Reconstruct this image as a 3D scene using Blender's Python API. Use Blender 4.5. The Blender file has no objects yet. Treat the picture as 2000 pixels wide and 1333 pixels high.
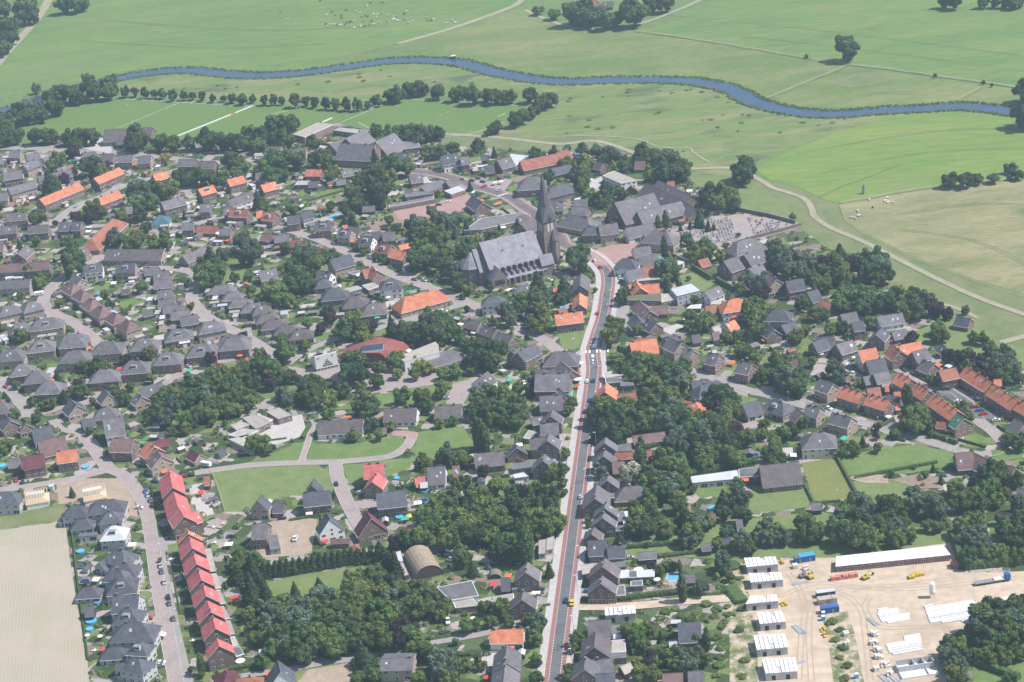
import bpy, bmesh, math, random
import numpy as np
from mathutils import Vector, Matrix, noise
from mathutils.geometry import tessellate_polygon

# ------------------------------------------------------------------ camera, light, exposure
sc = bpy.context.scene
col = sc.collection
F_PX, PITCH, ROLL, CAM_H = 4300.0, math.radians(23.06), math.radians(6.0), 480.0
cam_d = bpy.data.cameras.new('camera'); cam = bpy.data.objects.new('camera', cam_d); col.objects.link(cam)
cam_d.sensor_width = 36.0; cam_d.sensor_fit = 'HORIZONTAL'
cam_d.lens = 36.0 * F_PX / 2000.0
cam_d.clip_start = 5.0; cam_d.clip_end = 9000.0
fw = Vector((0, math.cos(PITCH), -math.sin(PITCH)))
up0 = Vector((0, math.sin(PITCH), math.cos(PITCH)))
rt0 = Vector((1, 0, 0))
UP = up0 * math.cos(ROLL) + rt0 * math.sin(ROLL)      # camera leans clockwise, uprights lean to the left
RT = rt0 * math.cos(ROLL) - up0 * math.sin(ROLL)
cam.matrix_world = Matrix(((RT.x, UP.x, -fw.x, 0), (RT.y, UP.y, -fw.y, 0), (RT.z, UP.z, -fw.z, CAM_H), (0, 0, 0, 1)))
sc.camera = cam
SUN_EL = math.radians(54.0)
SUN = Vector((math.cos(SUN_EL) * 0.995, math.cos(SUN_EL) * -0.15, math.sin(SUN_EL)))
world = bpy.data.worlds.new('World'); sc.world = world; world.use_nodes = True
wn = world.node_tree; bg = wn.nodes['Background']
sky = wn.nodes.new('ShaderNodeTexSky'); sky.sky_type = 'NISHITA'; sky.sun_disc = False
sky.sun_elevation = SUN_EL; sky.sun_rotation = math.atan2(SUN.x, SUN.y)
wn.links.new(sky.outputs[0], bg.inputs[0]); bg.inputs[1].default_value = 0.12
sl = bpy.data.lights.new('sun', 'SUN'); sl.energy = 5.0; sl.angle = math.radians(0.53); sl.color = (1.0, 0.955, 0.90)
so = bpy.data.objects.new('sun', sl); col.objects.link(so); so.rotation_euler = SUN.to_track_quat('Z', 'Y').to_euler()
sc.view_settings.view_transform = 'Standard'; sc.view_settings.look = 'None'
sc.view_settings.exposure = 0.32; sc.view_settings.gamma = 1.0
sc.cycles.max_bounces = 5; sc.cycles.diffuse_bounces = 2; sc.cycles.glossy_bounces = 2
sc.cycles.transmission_bounces = 3; sc.cycles.volume_bounces = 1; sc.cycles.transparent_max_bounces = 6
CAMP = Vector((0, 0, CAM_H))
R = random.Random(7)

def at(x, y, z=0.0):
    """the point of the horizontal plane at height z seen at photo position (x, y)"""
    d = fw * F_PX + RT * (x - 1000.0) - UP * (y - 666.5)
    t = (z - CAM_H) / d.z
    return CAMP + d * t
def ppm(p):
    """photo pixels per metre (sideways) at world point p"""
    return F_PX / (Vector(p) - CAMP).dot(fw)
def proj(p):
    v = Vector(p) - CAMP; d = v.dot(fw)
    return 1000 + F_PX * v.dot(RT) / d, 666.5 - F_PX * v.dot(UP) / d

# ------------------------------------------------------------------ materials
def mat(name, c, c2=None, sc1=0.3, sc2=None, rough=0.85, spec=0.25, rnd=0.0, mix=(0.35, 0.65), bump=0.0, metal=0.0, trans=0.0, stretch=None, det=5):
    m = bpy.data.materials.new(name); m.use_nodes = True
    nt = m.node_tree; N = nt.nodes; Lk = nt.links; bs = N['Principled BSDF']
    bs.inputs['Roughness'].default_value = rough; bs.inputs['Metallic'].default_value = metal
    bs.inputs['Specular IOR Level'].default_value = spec
    c = tuple(c) + (1,)
    m.diffuse_color = c
    if c2 is None and rnd == 0:
        bs.inputs['Base Color'].default_value = c
    else:
        c2 = tuple(c2 or [min(1, v * 1.3) for v in c[:3]]) + (1,)
        tc = N.new('ShaderNodeTexCoord')
        vec = tc.outputs['Object']
        if stretch:
            mp = N.new('ShaderNodeMapping'); Lk.new(vec, mp.inputs[0])
            mp.inputs['Rotation'].default_value[2] = stretch[0]; mp.inputs['Scale'].default_value = (stretch[1], stretch[2], 1)
            vec = mp.outputs[0]
        n = N.new('ShaderNodeTexNoise'); n.inputs['Scale'].default_value = sc1; n.inputs['Detail'].default_value = det
        n.inputs['Roughness'].default_value = 0.65
        oi = N.new('ShaderNodeObjectInfo')
        n.noise_dimensions = '4D'
        mu = N.new('ShaderNodeMath'); mu.operation = 'MULTIPLY'; mu.inputs[1].default_value = 37.0 if rnd else 0.0
        Lk.new(oi.outputs['Random'], mu.inputs[0]); Lk.new(mu.outputs[0], n.inputs['W'])
        Lk.new(vec, n.inputs['Vector'])
        mr = N.new('ShaderNodeMapRange'); mr.inputs[1].default_value = mix[0]; mr.inputs[2].default_value = mix[1]
        Lk.new(n.outputs[0], mr.inputs[0])
        mx = N.new('ShaderNodeMix'); mx.data_type = 'RGBA'; mx.inputs[6].default_value = c; mx.inputs[7].default_value = c2
        Lk.new(mr.outputs[0], mx.inputs[0]); out = mx.outputs[2]
        if sc2:
            n2 = N.new('ShaderNodeTexNoise'); n2.inputs['Scale'].default_value = sc2; n2.inputs['Detail'].default_value = 3
            Lk.new(vec, n2.inputs['Vector'])
            mr2 = N.new('ShaderNodeMapRange'); mr2.inputs[1].default_value = 0.3; mr2.inputs[2].default_value = 0.7
            mr2.inputs[3].default_value = 0.86; mr2.inputs[4].default_value = 1.13
            Lk.new(n2.outputs[0], mr2.inputs[0])
            hs = N.new('ShaderNodeHueSaturation'); Lk.new(out, hs.inputs['Color']); Lk.new(mr2.outputs[0], hs.inputs['Value']); out = hs.outputs[0]
        if rnd:
            mr3 = N.new('ShaderNodeMapRange'); mr3.inputs[3].default_value = 1 - rnd; mr3.inputs[4].default_value = 1 + rnd
            Lk.new(oi.outputs['Random'], mr3.inputs[0])
            hs = N.new('ShaderNodeHueSaturation'); Lk.new(out, hs.inputs['Color']); Lk.new(mr3.outputs[0], hs.inputs['Value'])
            mu2 = N.new('ShaderNodeMath'); mu2.operation = 'MULTIPLY_ADD'; mu2.inputs[1].default_value = 7.31; mu2.inputs[2].default_value = 0
            fr = N.new('ShaderNodeMath'); fr.operation = 'FRACT'; Lk.new(oi.outputs['Random'], mu2.inputs[0]); Lk.new(mu2.outputs[0], fr.inputs[0])
            mr4 = N.new('ShaderNodeMapRange'); mr4.inputs[3].default_value = 0.5 - 0.035 * max(0, rnd - 0.13) / 0.14; mr4.inputs[4].default_value = 0.5 + 0.02 * max(0, rnd - 0.13) / 0.14
            Lk.new(fr.outputs[0], mr4.inputs[0]); Lk.new(mr4.outputs[0], hs.inputs['Hue']); out = hs.outputs[0]
        Lk.new(out, bs.inputs['Base Color'])
        if bump:
            b = N.new('ShaderNodeBump'); b.inputs['Strength'].default_value = bump; b.inputs['Distance'].default_value = 0.3
            Lk.new(n.outputs[0], b.inputs['Height']); Lk.new(b.outputs[0], bs.inputs['Normal'])
    if trans:
        tr = N.new('ShaderNodeBsdfTranslucent'); ms = N.new('ShaderNodeMixShader'); ms.inputs[0].default_value = trans
        if bs.inputs['Base Color'].links: Lk.new(bs.inputs['Base Color'].links[0].from_socket, tr.inputs[0])
        else: tr.inputs[0].default_value = c
        Lk.new(bs.outputs[0], ms.inputs[1]); Lk.new(tr.outputs[0], ms.inputs[2]); Lk.new(ms.outputs[0], N['Material Output'].inputs[0])
    return m

def roofmat(name, c, var=0.12, rough=0.75):
    """tiled roof: courses of tiles as fine tonal rows, weathering blotches and lichen"""
    c2 = [v * 1.28 + 0.008 for v in c]
    m = mat(name, [v * 0.85 for v in c], c2, sc1=0.35, sc2=2.2, rough=rough, rnd=var, spec=0.3)
    nt = m.node_tree; N = nt.nodes; Lk = nt.links; bs = N['Principled BSDF']
    tc = N.new('ShaderNodeTexCoord'); w = N.new('ShaderNodeTexWave'); w.wave_type = 'BANDS'; w.bands_direction = 'Z'
    w.inputs['Scale'].default_value = 1.3; w.inputs['Distortion'].default_value = 0.6
    Lk.new(tc.outputs['Object'], w.inputs[0])
    b = N.new('ShaderNodeBump'); b.inputs['Strength'].default_value = 0.35; b.inputs['Distance'].default_value = 0.05
    Lk.new(w.outputs[1], b.inputs['Height']); Lk.new(b.outputs[0], bs.inputs['Normal'])
    return m

M = {}
# roofs
M['O'] = roofmat('orange_tiles', (0.50, 0.175, 0.095))
M['N'] = roofmat('new_red_tiles', (0.47, 0.125, 0.118), 0.05)
M['T'] = roofmat('weathered_terracotta', (0.27, 0.105, 0.07))
M['P'] = roofmat('dull_purple_brown_tiles', (0.17, 0.105, 0.10))
M['M'] = roofmat('maroon_tiles', (0.13, 0.035, 0.05))
M['G'] = roofmat('grey_tiles', (0.135, 0.124, 0.134), 0.15)
M['D'] = roofmat('dark_slate_tiles', (0.085, 0.086, 0.104), 0.13)
M['B'] = roofmat('brown_grey_tiles', (0.125, 0.105, 0.108), 0.15)
M['U'] = roofmat('blue_green_tiles', (0.06, 0.15, 0.20))
M['E'] = roofmat('green_tiles', (0.06, 0.17, 0.10))
M['X'] = roofmat('shade_toned_slate', (0.125, 0.108, 0.128), 0.0)  # nave slate darkened; the steep spire's weaker sunlight is put into the colour
M['S'] = roofmat('church_slate', (0.235, 0.22, 0.25), 0.0)
M['F'] = mat('pale_gravel_roofing', (0.33, 0.29, 0.26), (0.42, 0.38, 0.34), 0.4, 2.0, rnd=0.12)
M['K'] = mat('grey_bitumen_roofing', (0.12, 0.12, 0.13), (0.19, 0.18, 0.19), 0.3, 2.5, rnd=0.15)
M['V'] = mat('mossy_roofing', (0.16, 0.14, 0.09), (0.10, 0.12, 0.05), 0.5, 3)
M['H'] = mat('light_sheet_roofing', (0.46, 0.47, 0.49), (0.55, 0.55, 0.57), 0.2, rough=0.5, rnd=0.08)
M['W'] = mat('white_concrete_slab', (0.66, 0.65, 0.65), (0.76, 0.75, 0.74), 0.5, 3, rough=0.8)
# walls
M['b'] = mat('brown_brick', (0.165, 0.115, 0.10), (0.225, 0.16, 0.14), 1.2, 6, rnd=0.12)
M['r'] = mat('red_brick', (0.22, 0.13, 0.11), (0.275, 0.165, 0.14), 1.2, 6, rnd=0.1)
M['t'] = mat('tan_brick', (0.36, 0.27, 0.21), (0.43, 0.33, 0.26), 1.2, 6, rnd=0.12)
M['w'] = mat('white_render', (0.72, 0.71, 0.68), (0.78, 0.77, 0.74), 1.0, rnd=0.05)
M['g'] = mat('grey_masonry', (0.44, 0.43, 0.44), (0.52, 0.51, 0.51), 1.0, 4)
M['y'] = mat('cream_render', (0.60, 0.54, 0.42), (0.66, 0.60, 0.48), 1.0)
M['k'] = mat('dark_timber', (0.07, 0.055, 0.045), (0.10, 0.08, 0.06), 1.0, 5, rnd=0.2)
M['n'] = mat('sooty_brown_brick', (0.20, 0.155, 0.145), (0.26, 0.205, 0.19), 0.8, 5)
M['white'] = mat('white_paint', (0.80, 0.80, 0.79), rough=0.5)
M['glass'] = mat('window_glass', (0.035, 0.045, 0.06), rough=0.12, spec=0.6)
M['skyl'] = mat('roof_window_glass', (0.45, 0.50, 0.55), rough=0.1, spec=0.8)
M['door'] = mat('painted_door', (0.10, 0.09, 0.085), rough=0.4)
M['chim'] = mat('chimney_brick', (0.14, 0.085, 0.07), (0.20, 0.12, 0.10), 3, 8, rnd=0.2)
M['lead'] = mat('zinc', (0.24, 0.245, 0.26), rough=0.5)
M['W2'] = mat('weathered_concrete_slab', (0.52, 0.51, 0.50), (0.62, 0.61, 0.60), 0.6, 3, rough=0.85)
M['louvre'] = mat('cream_louvre', (0.72, 0.70, 0.64))
M['steel'] = mat('galvanised_steel', (0.50, 0.52, 0.54), rough=0.45, metal=0.4)
M['timber'] = mat('raw_pine_timber', (0.60, 0.46, 0.30), (0.70, 0.56, 0.38), 1.5)
# ground
M['ground'] = mat('mixed_meadow_ground', (0.115, 0.175, 0.055), (0.15, 0.21, 0.07), 0.012, 0.15, rough=0.95)
M['meadow'] = mat('mown_meadow', (0.104, 0.186, 0.050), (0.165, 0.222, 0.062), 0.010, 0.10, rough=0.95, stretch=(0.25, 0.6, 2.4))
M['meadow2'] = mat('grazed_meadow', (0.120, 0.178, 0.050), (0.230, 0.235, 0.095), 0.013, 0.2, rough=0.95, stretch=(-0.1, 0.7, 1.8), mix=(0.4, 0.7))
M['bright'] = mat('fresh_grass_field', (0.118, 0.212, 0.042), (0.190, 0.245, 0.058), 0.012, 0.12, rough=0.95, stretch=(0.35, 0.5, 2.2))
M['hay'] = mat('dry_hay_field', (0.285, 0.255, 0.135), (0.165, 0.185, 0.075), 0.022, 0.25, rough=0.95, stretch=(-0.3, 0.7, 1.9), mix=(0.40, 0.62), det=12)
M['marsh'] = mat('rough_marsh_grass', (0.142, 0.198, 0.060), (0.215, 0.215, 0.095), 0.020, 0.12, rough=0.95, stretch=(0.05, 0.5, 2.2), mix=(0.47, 0.60), det=12)
M['bank'] = mat('dark_bank_sedge', (0.08, 0.115, 0.05), (0.13, 0.155, 0.075), 0.12, rough=0.95)
M['verge'] = mat('rough_verge_grass', (0.12, 0.165, 0.055), (0.20, 0.205, 0.10), 0.06, 0.7, rough=0.95)
M['lawn'] = mat('garden_lawn', (0.125, 0.18, 0.058), (0.185, 0.22, 0.085), 0.15, 1.0, rough=0.95)
M['lawn2'] = mat('lush_grass', (0.10, 0.168, 0.045), (0.16, 0.215, 0.07), 0.07, 0.6, rough=0.95)
M['dry'] = mat('dry_yellow_green_grass', (0.195, 0.205, 0.068), (0.155, 0.18, 0.055), 0.1, 1.0, rough=0.95)
M['sand'] = mat('building_sand', (0.52, 0.415, 0.315), (0.42, 0.34, 0.255), 0.045, 0.25, rough=0.95, mix=(0.4, 0.8), det=9)
M['sand2'] = mat('bare_trodden_soil', (0.40, 0.31, 0.24), (0.30, 0.24, 0.18), 0.2, 1.0, rough=0.95)
M['soil'] = mat('garden_soil', (0.22, 0.165, 0.125), (0.28, 0.215, 0.165), 0.4, 2.0, rough=0.95)
M['weedsand'] = mat('weeds_growing_on_sand', (0.48, 0.385, 0.29), (0.13, 0.16, 0.065), 0.16, 1.0, rough=0.95, mix=(0.43, 0.56), det=9)
M['soil2'] = mat('packed_damp_sand', (0.36, 0.28, 0.205), (0.43, 0.34, 0.255), 0.3, rough=0.95)
M['brickpave'] = mat('pinkish_brick_paving', (0.31, 0.255, 0.245), (0.345, 0.29, 0.275), 0.12, 0.7, rough=0.9)
M['redpave'] = mat('red_brick_square', (0.33, 0.205, 0.18), (0.38, 0.25, 0.22), 0.12, 1.2, rough=0.9)
M['asphalt'] = mat('grey_asphalt', (0.125, 0.125, 0.135), (0.15, 0.15, 0.158), 0.15, 2.5, rough=0.9)
M['redlane'] = mat('red_cycle_lane_asphalt', (0.26, 0.125, 0.115), (0.30, 0.155, 0.14), 0.2, 2.0, rough=0.9)
M['conc'] = mat('concrete_slab_paving', (0.42, 0.39, 0.375), (0.47, 0.44, 0.42), 0.3, 1.0, rough=0.9)
M['greypave'] = mat('grey_brown_paving', (0.27, 0.245, 0.235), (0.33, 0.30, 0.285), 0.2, 1.6, rough=0.9)
M['track'] = mat('sandy_track', (0.36, 0.31, 0.23), (0.27, 0.26, 0.165), 0.12, 1.0, rough=0.95)
M['line'] = mat('white_road_paint', (0.78, 0.77, 0.74), rough=0.7)
M['water'] = mat('river_water', (0.035, 0.065, 0.115), (0.05, 0.085, 0.13), 0.05, rough=0.22, spec=0.5)
M['pool'] = mat('pool_water', (0.12, 0.42, 0.60), rough=0.1, spec=0.6)
M['poolrim'] = mat('blue_pool_liner', (0.10, 0.25, 0.50), rough=0.5)
M['net'] = mat('dark_trampoline_mat', (0.03, 0.035, 0.05))

def stripemat(name, c1, c2, ang, width, c3=None, noise_amt=0.5):
    m = bpy.data.materials.new(name); m.use_nodes = True; nt = m.node_tree; N = nt.nodes; Lk = nt.links; bs = N['Principled BSDF']
    bs.inputs['Roughness'].default_value = 0.95; bs.inputs['Specular IOR Level'].default_value = 0.1
    tc = N.new('ShaderNodeTexCoord'); mp = N.new('ShaderNodeMapping'); Lk.new(tc.outputs['Object'], mp.inputs[0])
    mp.inputs['Rotation'].default_value[2] = ang
    w = N.new('ShaderNodeTexWave'); w.inputs['Scale'].default_value = 0.314 / width; w.inputs['Distortion'].default_value = noise_amt
    w.inputs['Detail Scale'].default_value = 0.3
    Lk.new(mp.outputs[0], w.inputs[0])
    mx = N.new('ShaderNodeMix'); mx.data_type = 'RGBA'; mx.inputs[6].default_value = c1 + (1,); mx.inputs[7].default_value = c2 + (1,)
    Lk.new(w.outputs[1], mx.inputs[0]); out = mx.outputs[2]
    n = N.new('ShaderNodeTexNoise'); n.inputs['Scale'].default_value = 0.03; n.inputs['Detail'].default_value = 8; n.inputs['Roughness'].default_value = 0.7
    Lk.new(mp.outputs[0], n.inputs['Vector'])
    mr = N.new('ShaderNodeMapRange'); mr.inputs[1].default_value = 0.42; mr.inputs[2].default_value = 0.68; Lk.new(n.outputs[0], mr.inputs[0])
    m2 = N.new('ShaderNodeMix'); m2.data_type = 'RGBA'; Lk.new(mr.outputs[0], m2.inputs[0]); Lk.new(out, m2.inputs[6]); m2.inputs[7].default_value = (c3 or c2) + (1,)
    Lk.new(m2.outputs[2], bs.inputs['Base Color'])
    return m
M['pitch'] = stripemat('striped_pitch_grass', (0.105, 0.185, 0.052), (0.13, 0.205, 0.06), math.radians(38), 7.0, (0.14, 0.195, 0.06), 0.2)
M['arable'] = stripemat('stubble_rows', (0.395, 0.345, 0.27), (0.335, 0.308, 0.225), math.radians(-7), 1.5, (0.43, 0.36, 0.30), 0.8)

def darker_patches(m, c3, scale, lo, hi, st=(1, 1)):
    nt = m.node_tree; N = nt.nodes; Lk = nt.links; bs = N['Principled BSDF']; src = bs.inputs['Base Color'].links[0].from_socket
    tc = N.new('ShaderNodeTexCoord'); mp = N.new('ShaderNodeMapping'); mp.inputs['Scale'].default_value = (st[0], st[1], 1); Lk.new(tc.outputs['Object'], mp.inputs[0])
    n = N.new('ShaderNodeTexNoise'); n.inputs['Scale'].default_value = scale; n.inputs['Detail'].default_value = 12; n.inputs['Roughness'].default_value = 0.62; Lk.new(mp.outputs[0], n.inputs['Vector'])
    mr = N.new('ShaderNodeMapRange'); mr.inputs[1].default_value = lo; mr.inputs[2].default_value = hi; Lk.new(n.outputs[0], mr.inputs[0])
    mx = N.new('ShaderNodeMix'); mx.data_type = 'RGBA'; Lk.new(mr.outputs[0], mx.inputs[0]); Lk.new(src, mx.inputs[6]); mx.inputs[7].default_value = c3 + (1,); Lk.new(mx.outputs[2], bs.inputs['Base Color'])
darker_patches(M['marsh'], (0.085, 0.12, 0.055), 0.035, 0.54, 0.66, (0.6, 1.3))
darker_patches(M['meadow'], (0.17, 0.20, 0.085), 0.009, 0.55, 0.75, (0.7, 1.5)); darker_patches(M['bright'], (0.19, 0.215, 0.09), 0.012, 0.55, 0.72, (0.6, 1.5))
darker_patches(M['meadow2'], (0.085, 0.145, 0.05), 0.012, 0.52, 0.7, (0.6, 1.4)); darker_patches(M['hay'], (0.13, 0.16, 0.07), 0.03, 0.56, 0.7, (0.7, 1.3))
darker_patches(M['verge'], (0.22, 0.205, 0.12), 0.04, 0.56, 0.72); darker_patches(M['sand'], (0.36, 0.285, 0.21), 0.03, 0.52, 0.72); darker_patches(M['arable'], (0.32, 0.31, 0.205), 0.03, 0.50, 0.72, (1.6, 0.5))
darker_patches(M['asphalt'], (0.10, 0.10, 0.108), 0.12, 0.55, 0.62); darker_patches(M['brickpave'], (0.28, 0.235, 0.23), 0.08, 0.55, 0.66)
def gardenmat():
    m = bpy.data.materials.new('garden_patchwork'); m.use_nodes = True; nt = m.node_tree; N = nt.nodes; Lk = nt.links; bs = N['Principled BSDF']
    bs.inputs['Roughness'].default_value = 0.95; bs.inputs['Specular IOR Level'].default_value = 0.1
    tc = N.new('ShaderNodeTexCoord'); mp = N.new('ShaderNodeMapping'); Lk.new(tc.outputs['Object'], mp.inputs[0]); mp.inputs['Rotation'].default_value[2] = 0.45
    v = N.new('ShaderNodeTexVoronoi'); v.distance = 'CHEBYCHEV'; v.inputs['Scale'].default_value = 0.16; v.inputs['Randomness'].default_value = 0.9
    Lk.new(mp.outputs[0], v.inputs['Vector'])
    sp = N.new('ShaderNodeSeparateColor'); Lk.new(v.outputs['Color'], sp.inputs[0])
    cr = N.new('ShaderNodeValToRGB'); cr.color_ramp.interpolation = 'CONSTANT'
    cols = [(0, (0.05, 0.08, 0.03)), (0.20, (0.09, 0.13, 0.045)), (0.34, (0.16, 0.20, 0.07)), (0.46, (0.06, 0.09, 0.035)), (0.60, (0.22, 0.18, 0.15)), (0.71, (0.31, 0.285, 0.27)), (0.82, (0.10, 0.125, 0.06)), (0.90, (0.38, 0.33, 0.31))]
    e = cr.color_ramp.elements
    e[0].position = 0; e[0].color = cols[0][1] + (1,); e[1].position = cols[1][0]; e[1].color = cols[1][1] + (1,)
    for p_, c_ in cols[2:]:
        q = e.new(p_); q.color = c_ + (1,)
    Lk.new(sp.outputs[0], cr.inputs[0])
    n = N.new('ShaderNodeTexNoise'); n.inputs['Scale'].default_value = 0.9; n.inputs['Detail'].default_value = 6; n.inputs['Roughness'].default_value = 0.7
    Lk.new(tc.outputs['Object'], n.inputs['Vector'])
    mr = N.new('ShaderNodeMapRange'); mr.inputs[1].default_value = 0.3; mr.inputs[2].default_value = 0.7; mr.inputs[3].default_value = 0.55; mr.inputs[4].default_value = 1.35
    Lk.new(n.outputs[0], mr.inputs[0])
    hs = N.new('ShaderNodeHueSaturation'); Lk.new(cr.outputs[0], hs.inputs['Color']); Lk.new(mr.outputs[0], hs.inputs['Value'])
    Lk.new(hs.outputs[0], bs.inputs['Base Color'])
    return m
M['garden'] = gardenmat()

def leafmat(name, c, c2, rnd=0.27):
    return mat(name, c, c2, sc1=0.35, rough=0.7, spec=0.2, rnd=rnd, mix=(0.38, 0.62), trans=0.18)
M['leaf_o'] = leafmat('dark_green_leaves', (0.054, 0.098, 0.034), (0.105, 0.16, 0.052))
M['leaf_m'] = leafmat('mid_green_leaves', (0.080, 0.138, 0.036), (0.155, 0.215, 0.056))
M['leaf_l'] = leafmat('light_green_leaves', (0.12, 0.18, 0.042), (0.18, 0.235, 0.055))
M['leaf_y'] = leafmat('yellow_green_leaves', (0.22, 0.24, 0.05), (0.30, 0.30, 0.08))
M['leaf_b'] = leafmat('blue_grey_leaves', (0.085, 0.135, 0.08), (0.135, 0.185, 0.115))
M['leaf_k'] = leafmat('purple_leaves', (0.045, 0.028, 0.032), (0.07, 0.045, 0.045))
M['leaf_c'] = leafmat('conifer_needles', (0.028, 0.058, 0.026), (0.055, 0.092, 0.036))
M['leaf_w'] = leafmat('pale_cream_blossom', (0.16, 0.20, 0.09), (0.55, 0.54, 0.42), 0.0)
M['bark'] = mat('bark', (0.10, 0.08, 0.06), (0.15, 0.12, 0.09), 2.0)

# ------------------------------------------------------------------ object helpers
def tag(o, label=None, cat=None, group=None, kind=None):
    if label: o['label'] = label
    if cat: o['category'] = cat
    if group: o['group'] = group
    if kind: o['kind'] = kind
    return o
def link(name, data, parent=None, loc=None, rz=None, scale=None):
    o = bpy.data.objects.new(name, data); col.objects.link(o)
    if parent is not None: o.parent = parent
    if loc is not None: o.location = loc
    if rz is not None: o.rotation_euler = (0, 0, rz)
    if scale is not None: o.scale = scale
    return o
def me(name, verts, faces, mats, midx=None, smooth=False):
    m = bpy.data.meshes.new(name); m.from_pydata([tuple(v) for v in verts], [], faces)
    for x in (mats if isinstance(mats, (list, tuple)) else [mats]): m.materials.append(M[x] if isinstance(x, str) else x)
    if midx: m.polygons.foreach_set('material_index', midx)
    if smooth: m.polygons.foreach_set('use_smooth', [True] * len(m.polygons))
    return m
class MB:
    """collects simple solids into one mesh"""
    def __init__(s): s.v = []; s.f = []; s.m = []
    def poly(s, pts, mi=0):
        n = len(s.v); s.v += [tuple(p) for p in pts]; s.f.append(tuple(range(n, n + len(pts)))); s.m.append(mi)
    def prism(s, pts, z0, z1, mi=0, top=None, cap=True):
        """pts: ccw xy outline"""
        n = len(s.v); k = len(pts)
        s.v += [(p[0], p[1], z0) for p in pts] + [(p[0], p[1], z1) for p in pts]
        for i in range(k):
            j = (i + 1) % k; s.f.append((n + i, n + j, n + k + j, n + k + i)); s.m.append(mi)
        if cap:
            s.f.append(tuple(n + k + i for i in range(k))); s.m.append(mi if top is None else top)
            s.f.append(tuple(n + i for i in reversed(range(k)))); s.m.append(mi)
    def box(s, x0, y0, z0, x1, y1, z1, mi=0, top=None):
        s.prism([(x0, y0), (x1, y0), (x1, y1), (x0, y1)], z0, z1, mi, top)
    def cyl(s, cx, cy, z0, z1, r0, r1=None, n=8, mi=0):
        r1 = r0 if r1 is None else r1; b = len(s.v)
        for z, r in ((z0, r0), (z1, r1)):
            for i in range(n):
                a = 2 * math.pi * i / n; s.v.append((cx + r * math.cos(a), cy + r * math.sin(a), z))
        for i in range(n):
            j = (i + 1) % n; s.f.append((b + i, b + j, b + n + j, b + n + i)); s.m.append(mi)
        s.f.append(tuple(b + n + i for i in range(n))); s.m.append(mi)
        s.f.append(tuple(b + i for i in reversed(range(n)))); s.m.append(mi)
    def bar(s, a, b_, r, mi=0, n=4):
        a = Vector(a); b_ = Vector(b_); d = (b_ - a).normalized()
        u = d.cross(Vector((0, 0, 1)) if abs(d.z) < 0.9 else Vector((1, 0, 0))).normalized(); w = d.cross(u)
        k = len(s.v)
        for c in (a, b_):
            for i in range(n):
                t = 2 * math.pi * (i + 0.5) / n; s.v.append(tuple(c + (u * math.cos(t) + w * math.sin(t)) * r))
        for i in range(n):
            j = (i + 1) % n; s.f.append((k + i, k + n + i, k + n + j, k + j)); s.m.append(mi)
        s.f.append(tuple(k + i for i in range(n))); s.m.append(mi); s.f.append(tuple(k + n + i for i in reversed(range(n)))); s.m.append(mi)
    def xsec(s, prof, x0, x1, mi=0, endm=None):
        """profile of (y,z) points extruded along x"""
        n = len(s.v); k = len(prof)
        s.v += [(x0, p[0], p[1]) for p in prof] + [(x1, p[0], p[1]) for p in prof]
        for i in range(k):
            j = (i + 1) % k; s.f.append((n + i, n + j, n + k + j, n + k + i)); s.m.append(mi)
        e = mi if endm is None else endm
        s.f.append(tuple(n + i for i in reversed(range(k)))); s.m.append(e); s.f.append(tuple(n + k + i for i in range(k))); s.m.append(e)
    def mesh(s, name, mats): 
        return me(name, s.v, s.f, mats, s.m)

# occupancy raster in metres, keeps gardens off houses and streets
GX0, GY0, GW, GH = -600, 700, 1200, 1300
occ = np.zeros((GH, GW), dtype=np.uint8)
def mark_poly(pts, val=1, grow=0.0):
    P = [(p[0] - GX0, p[1] - GY0) for p in pts]
    cx = sum(p[0] for p in P) / len(P); cy = sum(p[1] for p in P) / len(P)
    if grow: P = [(p[0] + (p[0] - cx) / max(1e-6, math.hypot(p[0] - cx, p[1] - cy)) * grow, p[1] + (p[1] - cy) / max(1e-6, math.hypot(p[0] - cx, p[1] - cy)) * grow) for p in P]
    x0 = max(0, int(min(p[0] for p in P)) - 1); x1 = min(GW - 1, int(max(p[0] for p in P)) + 2)
    y0 = max(0, int(min(p[1] for p in P)) - 1); y1 = min(GH - 1, int(max(p[1] for p in P)) + 2)
    if x1 <= x0 or y1 <= y0: return
    X, Y = np.meshgrid(np.arange(x0, x1) + 0.5, np.arange(y0, y1) + 0.5)
    ins = np.zeros(X.shape, dtype=bool)
    n = len(P)
    for i in range(n):
        ax, ay = P[i]; bx, by = P[(i + 1) % n]
        if ay == by: continue
        c = ((ay > Y) != (by > Y)) & (X < (bx - ax) * (Y - ay) / (by - ay) + ax)
        ins ^= c
    sub = occ[y0:y1, x0:x1]; sub[ins] = val
def occ_at(x, y):
    i = int(y - GY0); j = int(x - GX0)
    return occ[i, j] if 0 <= i < GH and 0 <= j < GW else 9
def free(x, y, r, vals=(0,)):
    i = int(y - GY0); j = int(x - GX0); k = int(math.ceil(r))
    if i - k < 0 or j - k < 0 or i + k >= GH or j + k >= GW: return False
    return not np.any(~np.isin(occ[i - k:i + k + 1, j - k:j + k + 1], vals))
def inpoly(x, y, P):
    c = False; n = len(P)
    for i in range(n):
        ax, ay = P[i]; bx, by = P[(i + 1) % n]
        if (ay > y) != (by > y) and x < (bx - ax) * (y - ay) / (by - ay) + ax: c = not c
    return c

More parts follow.
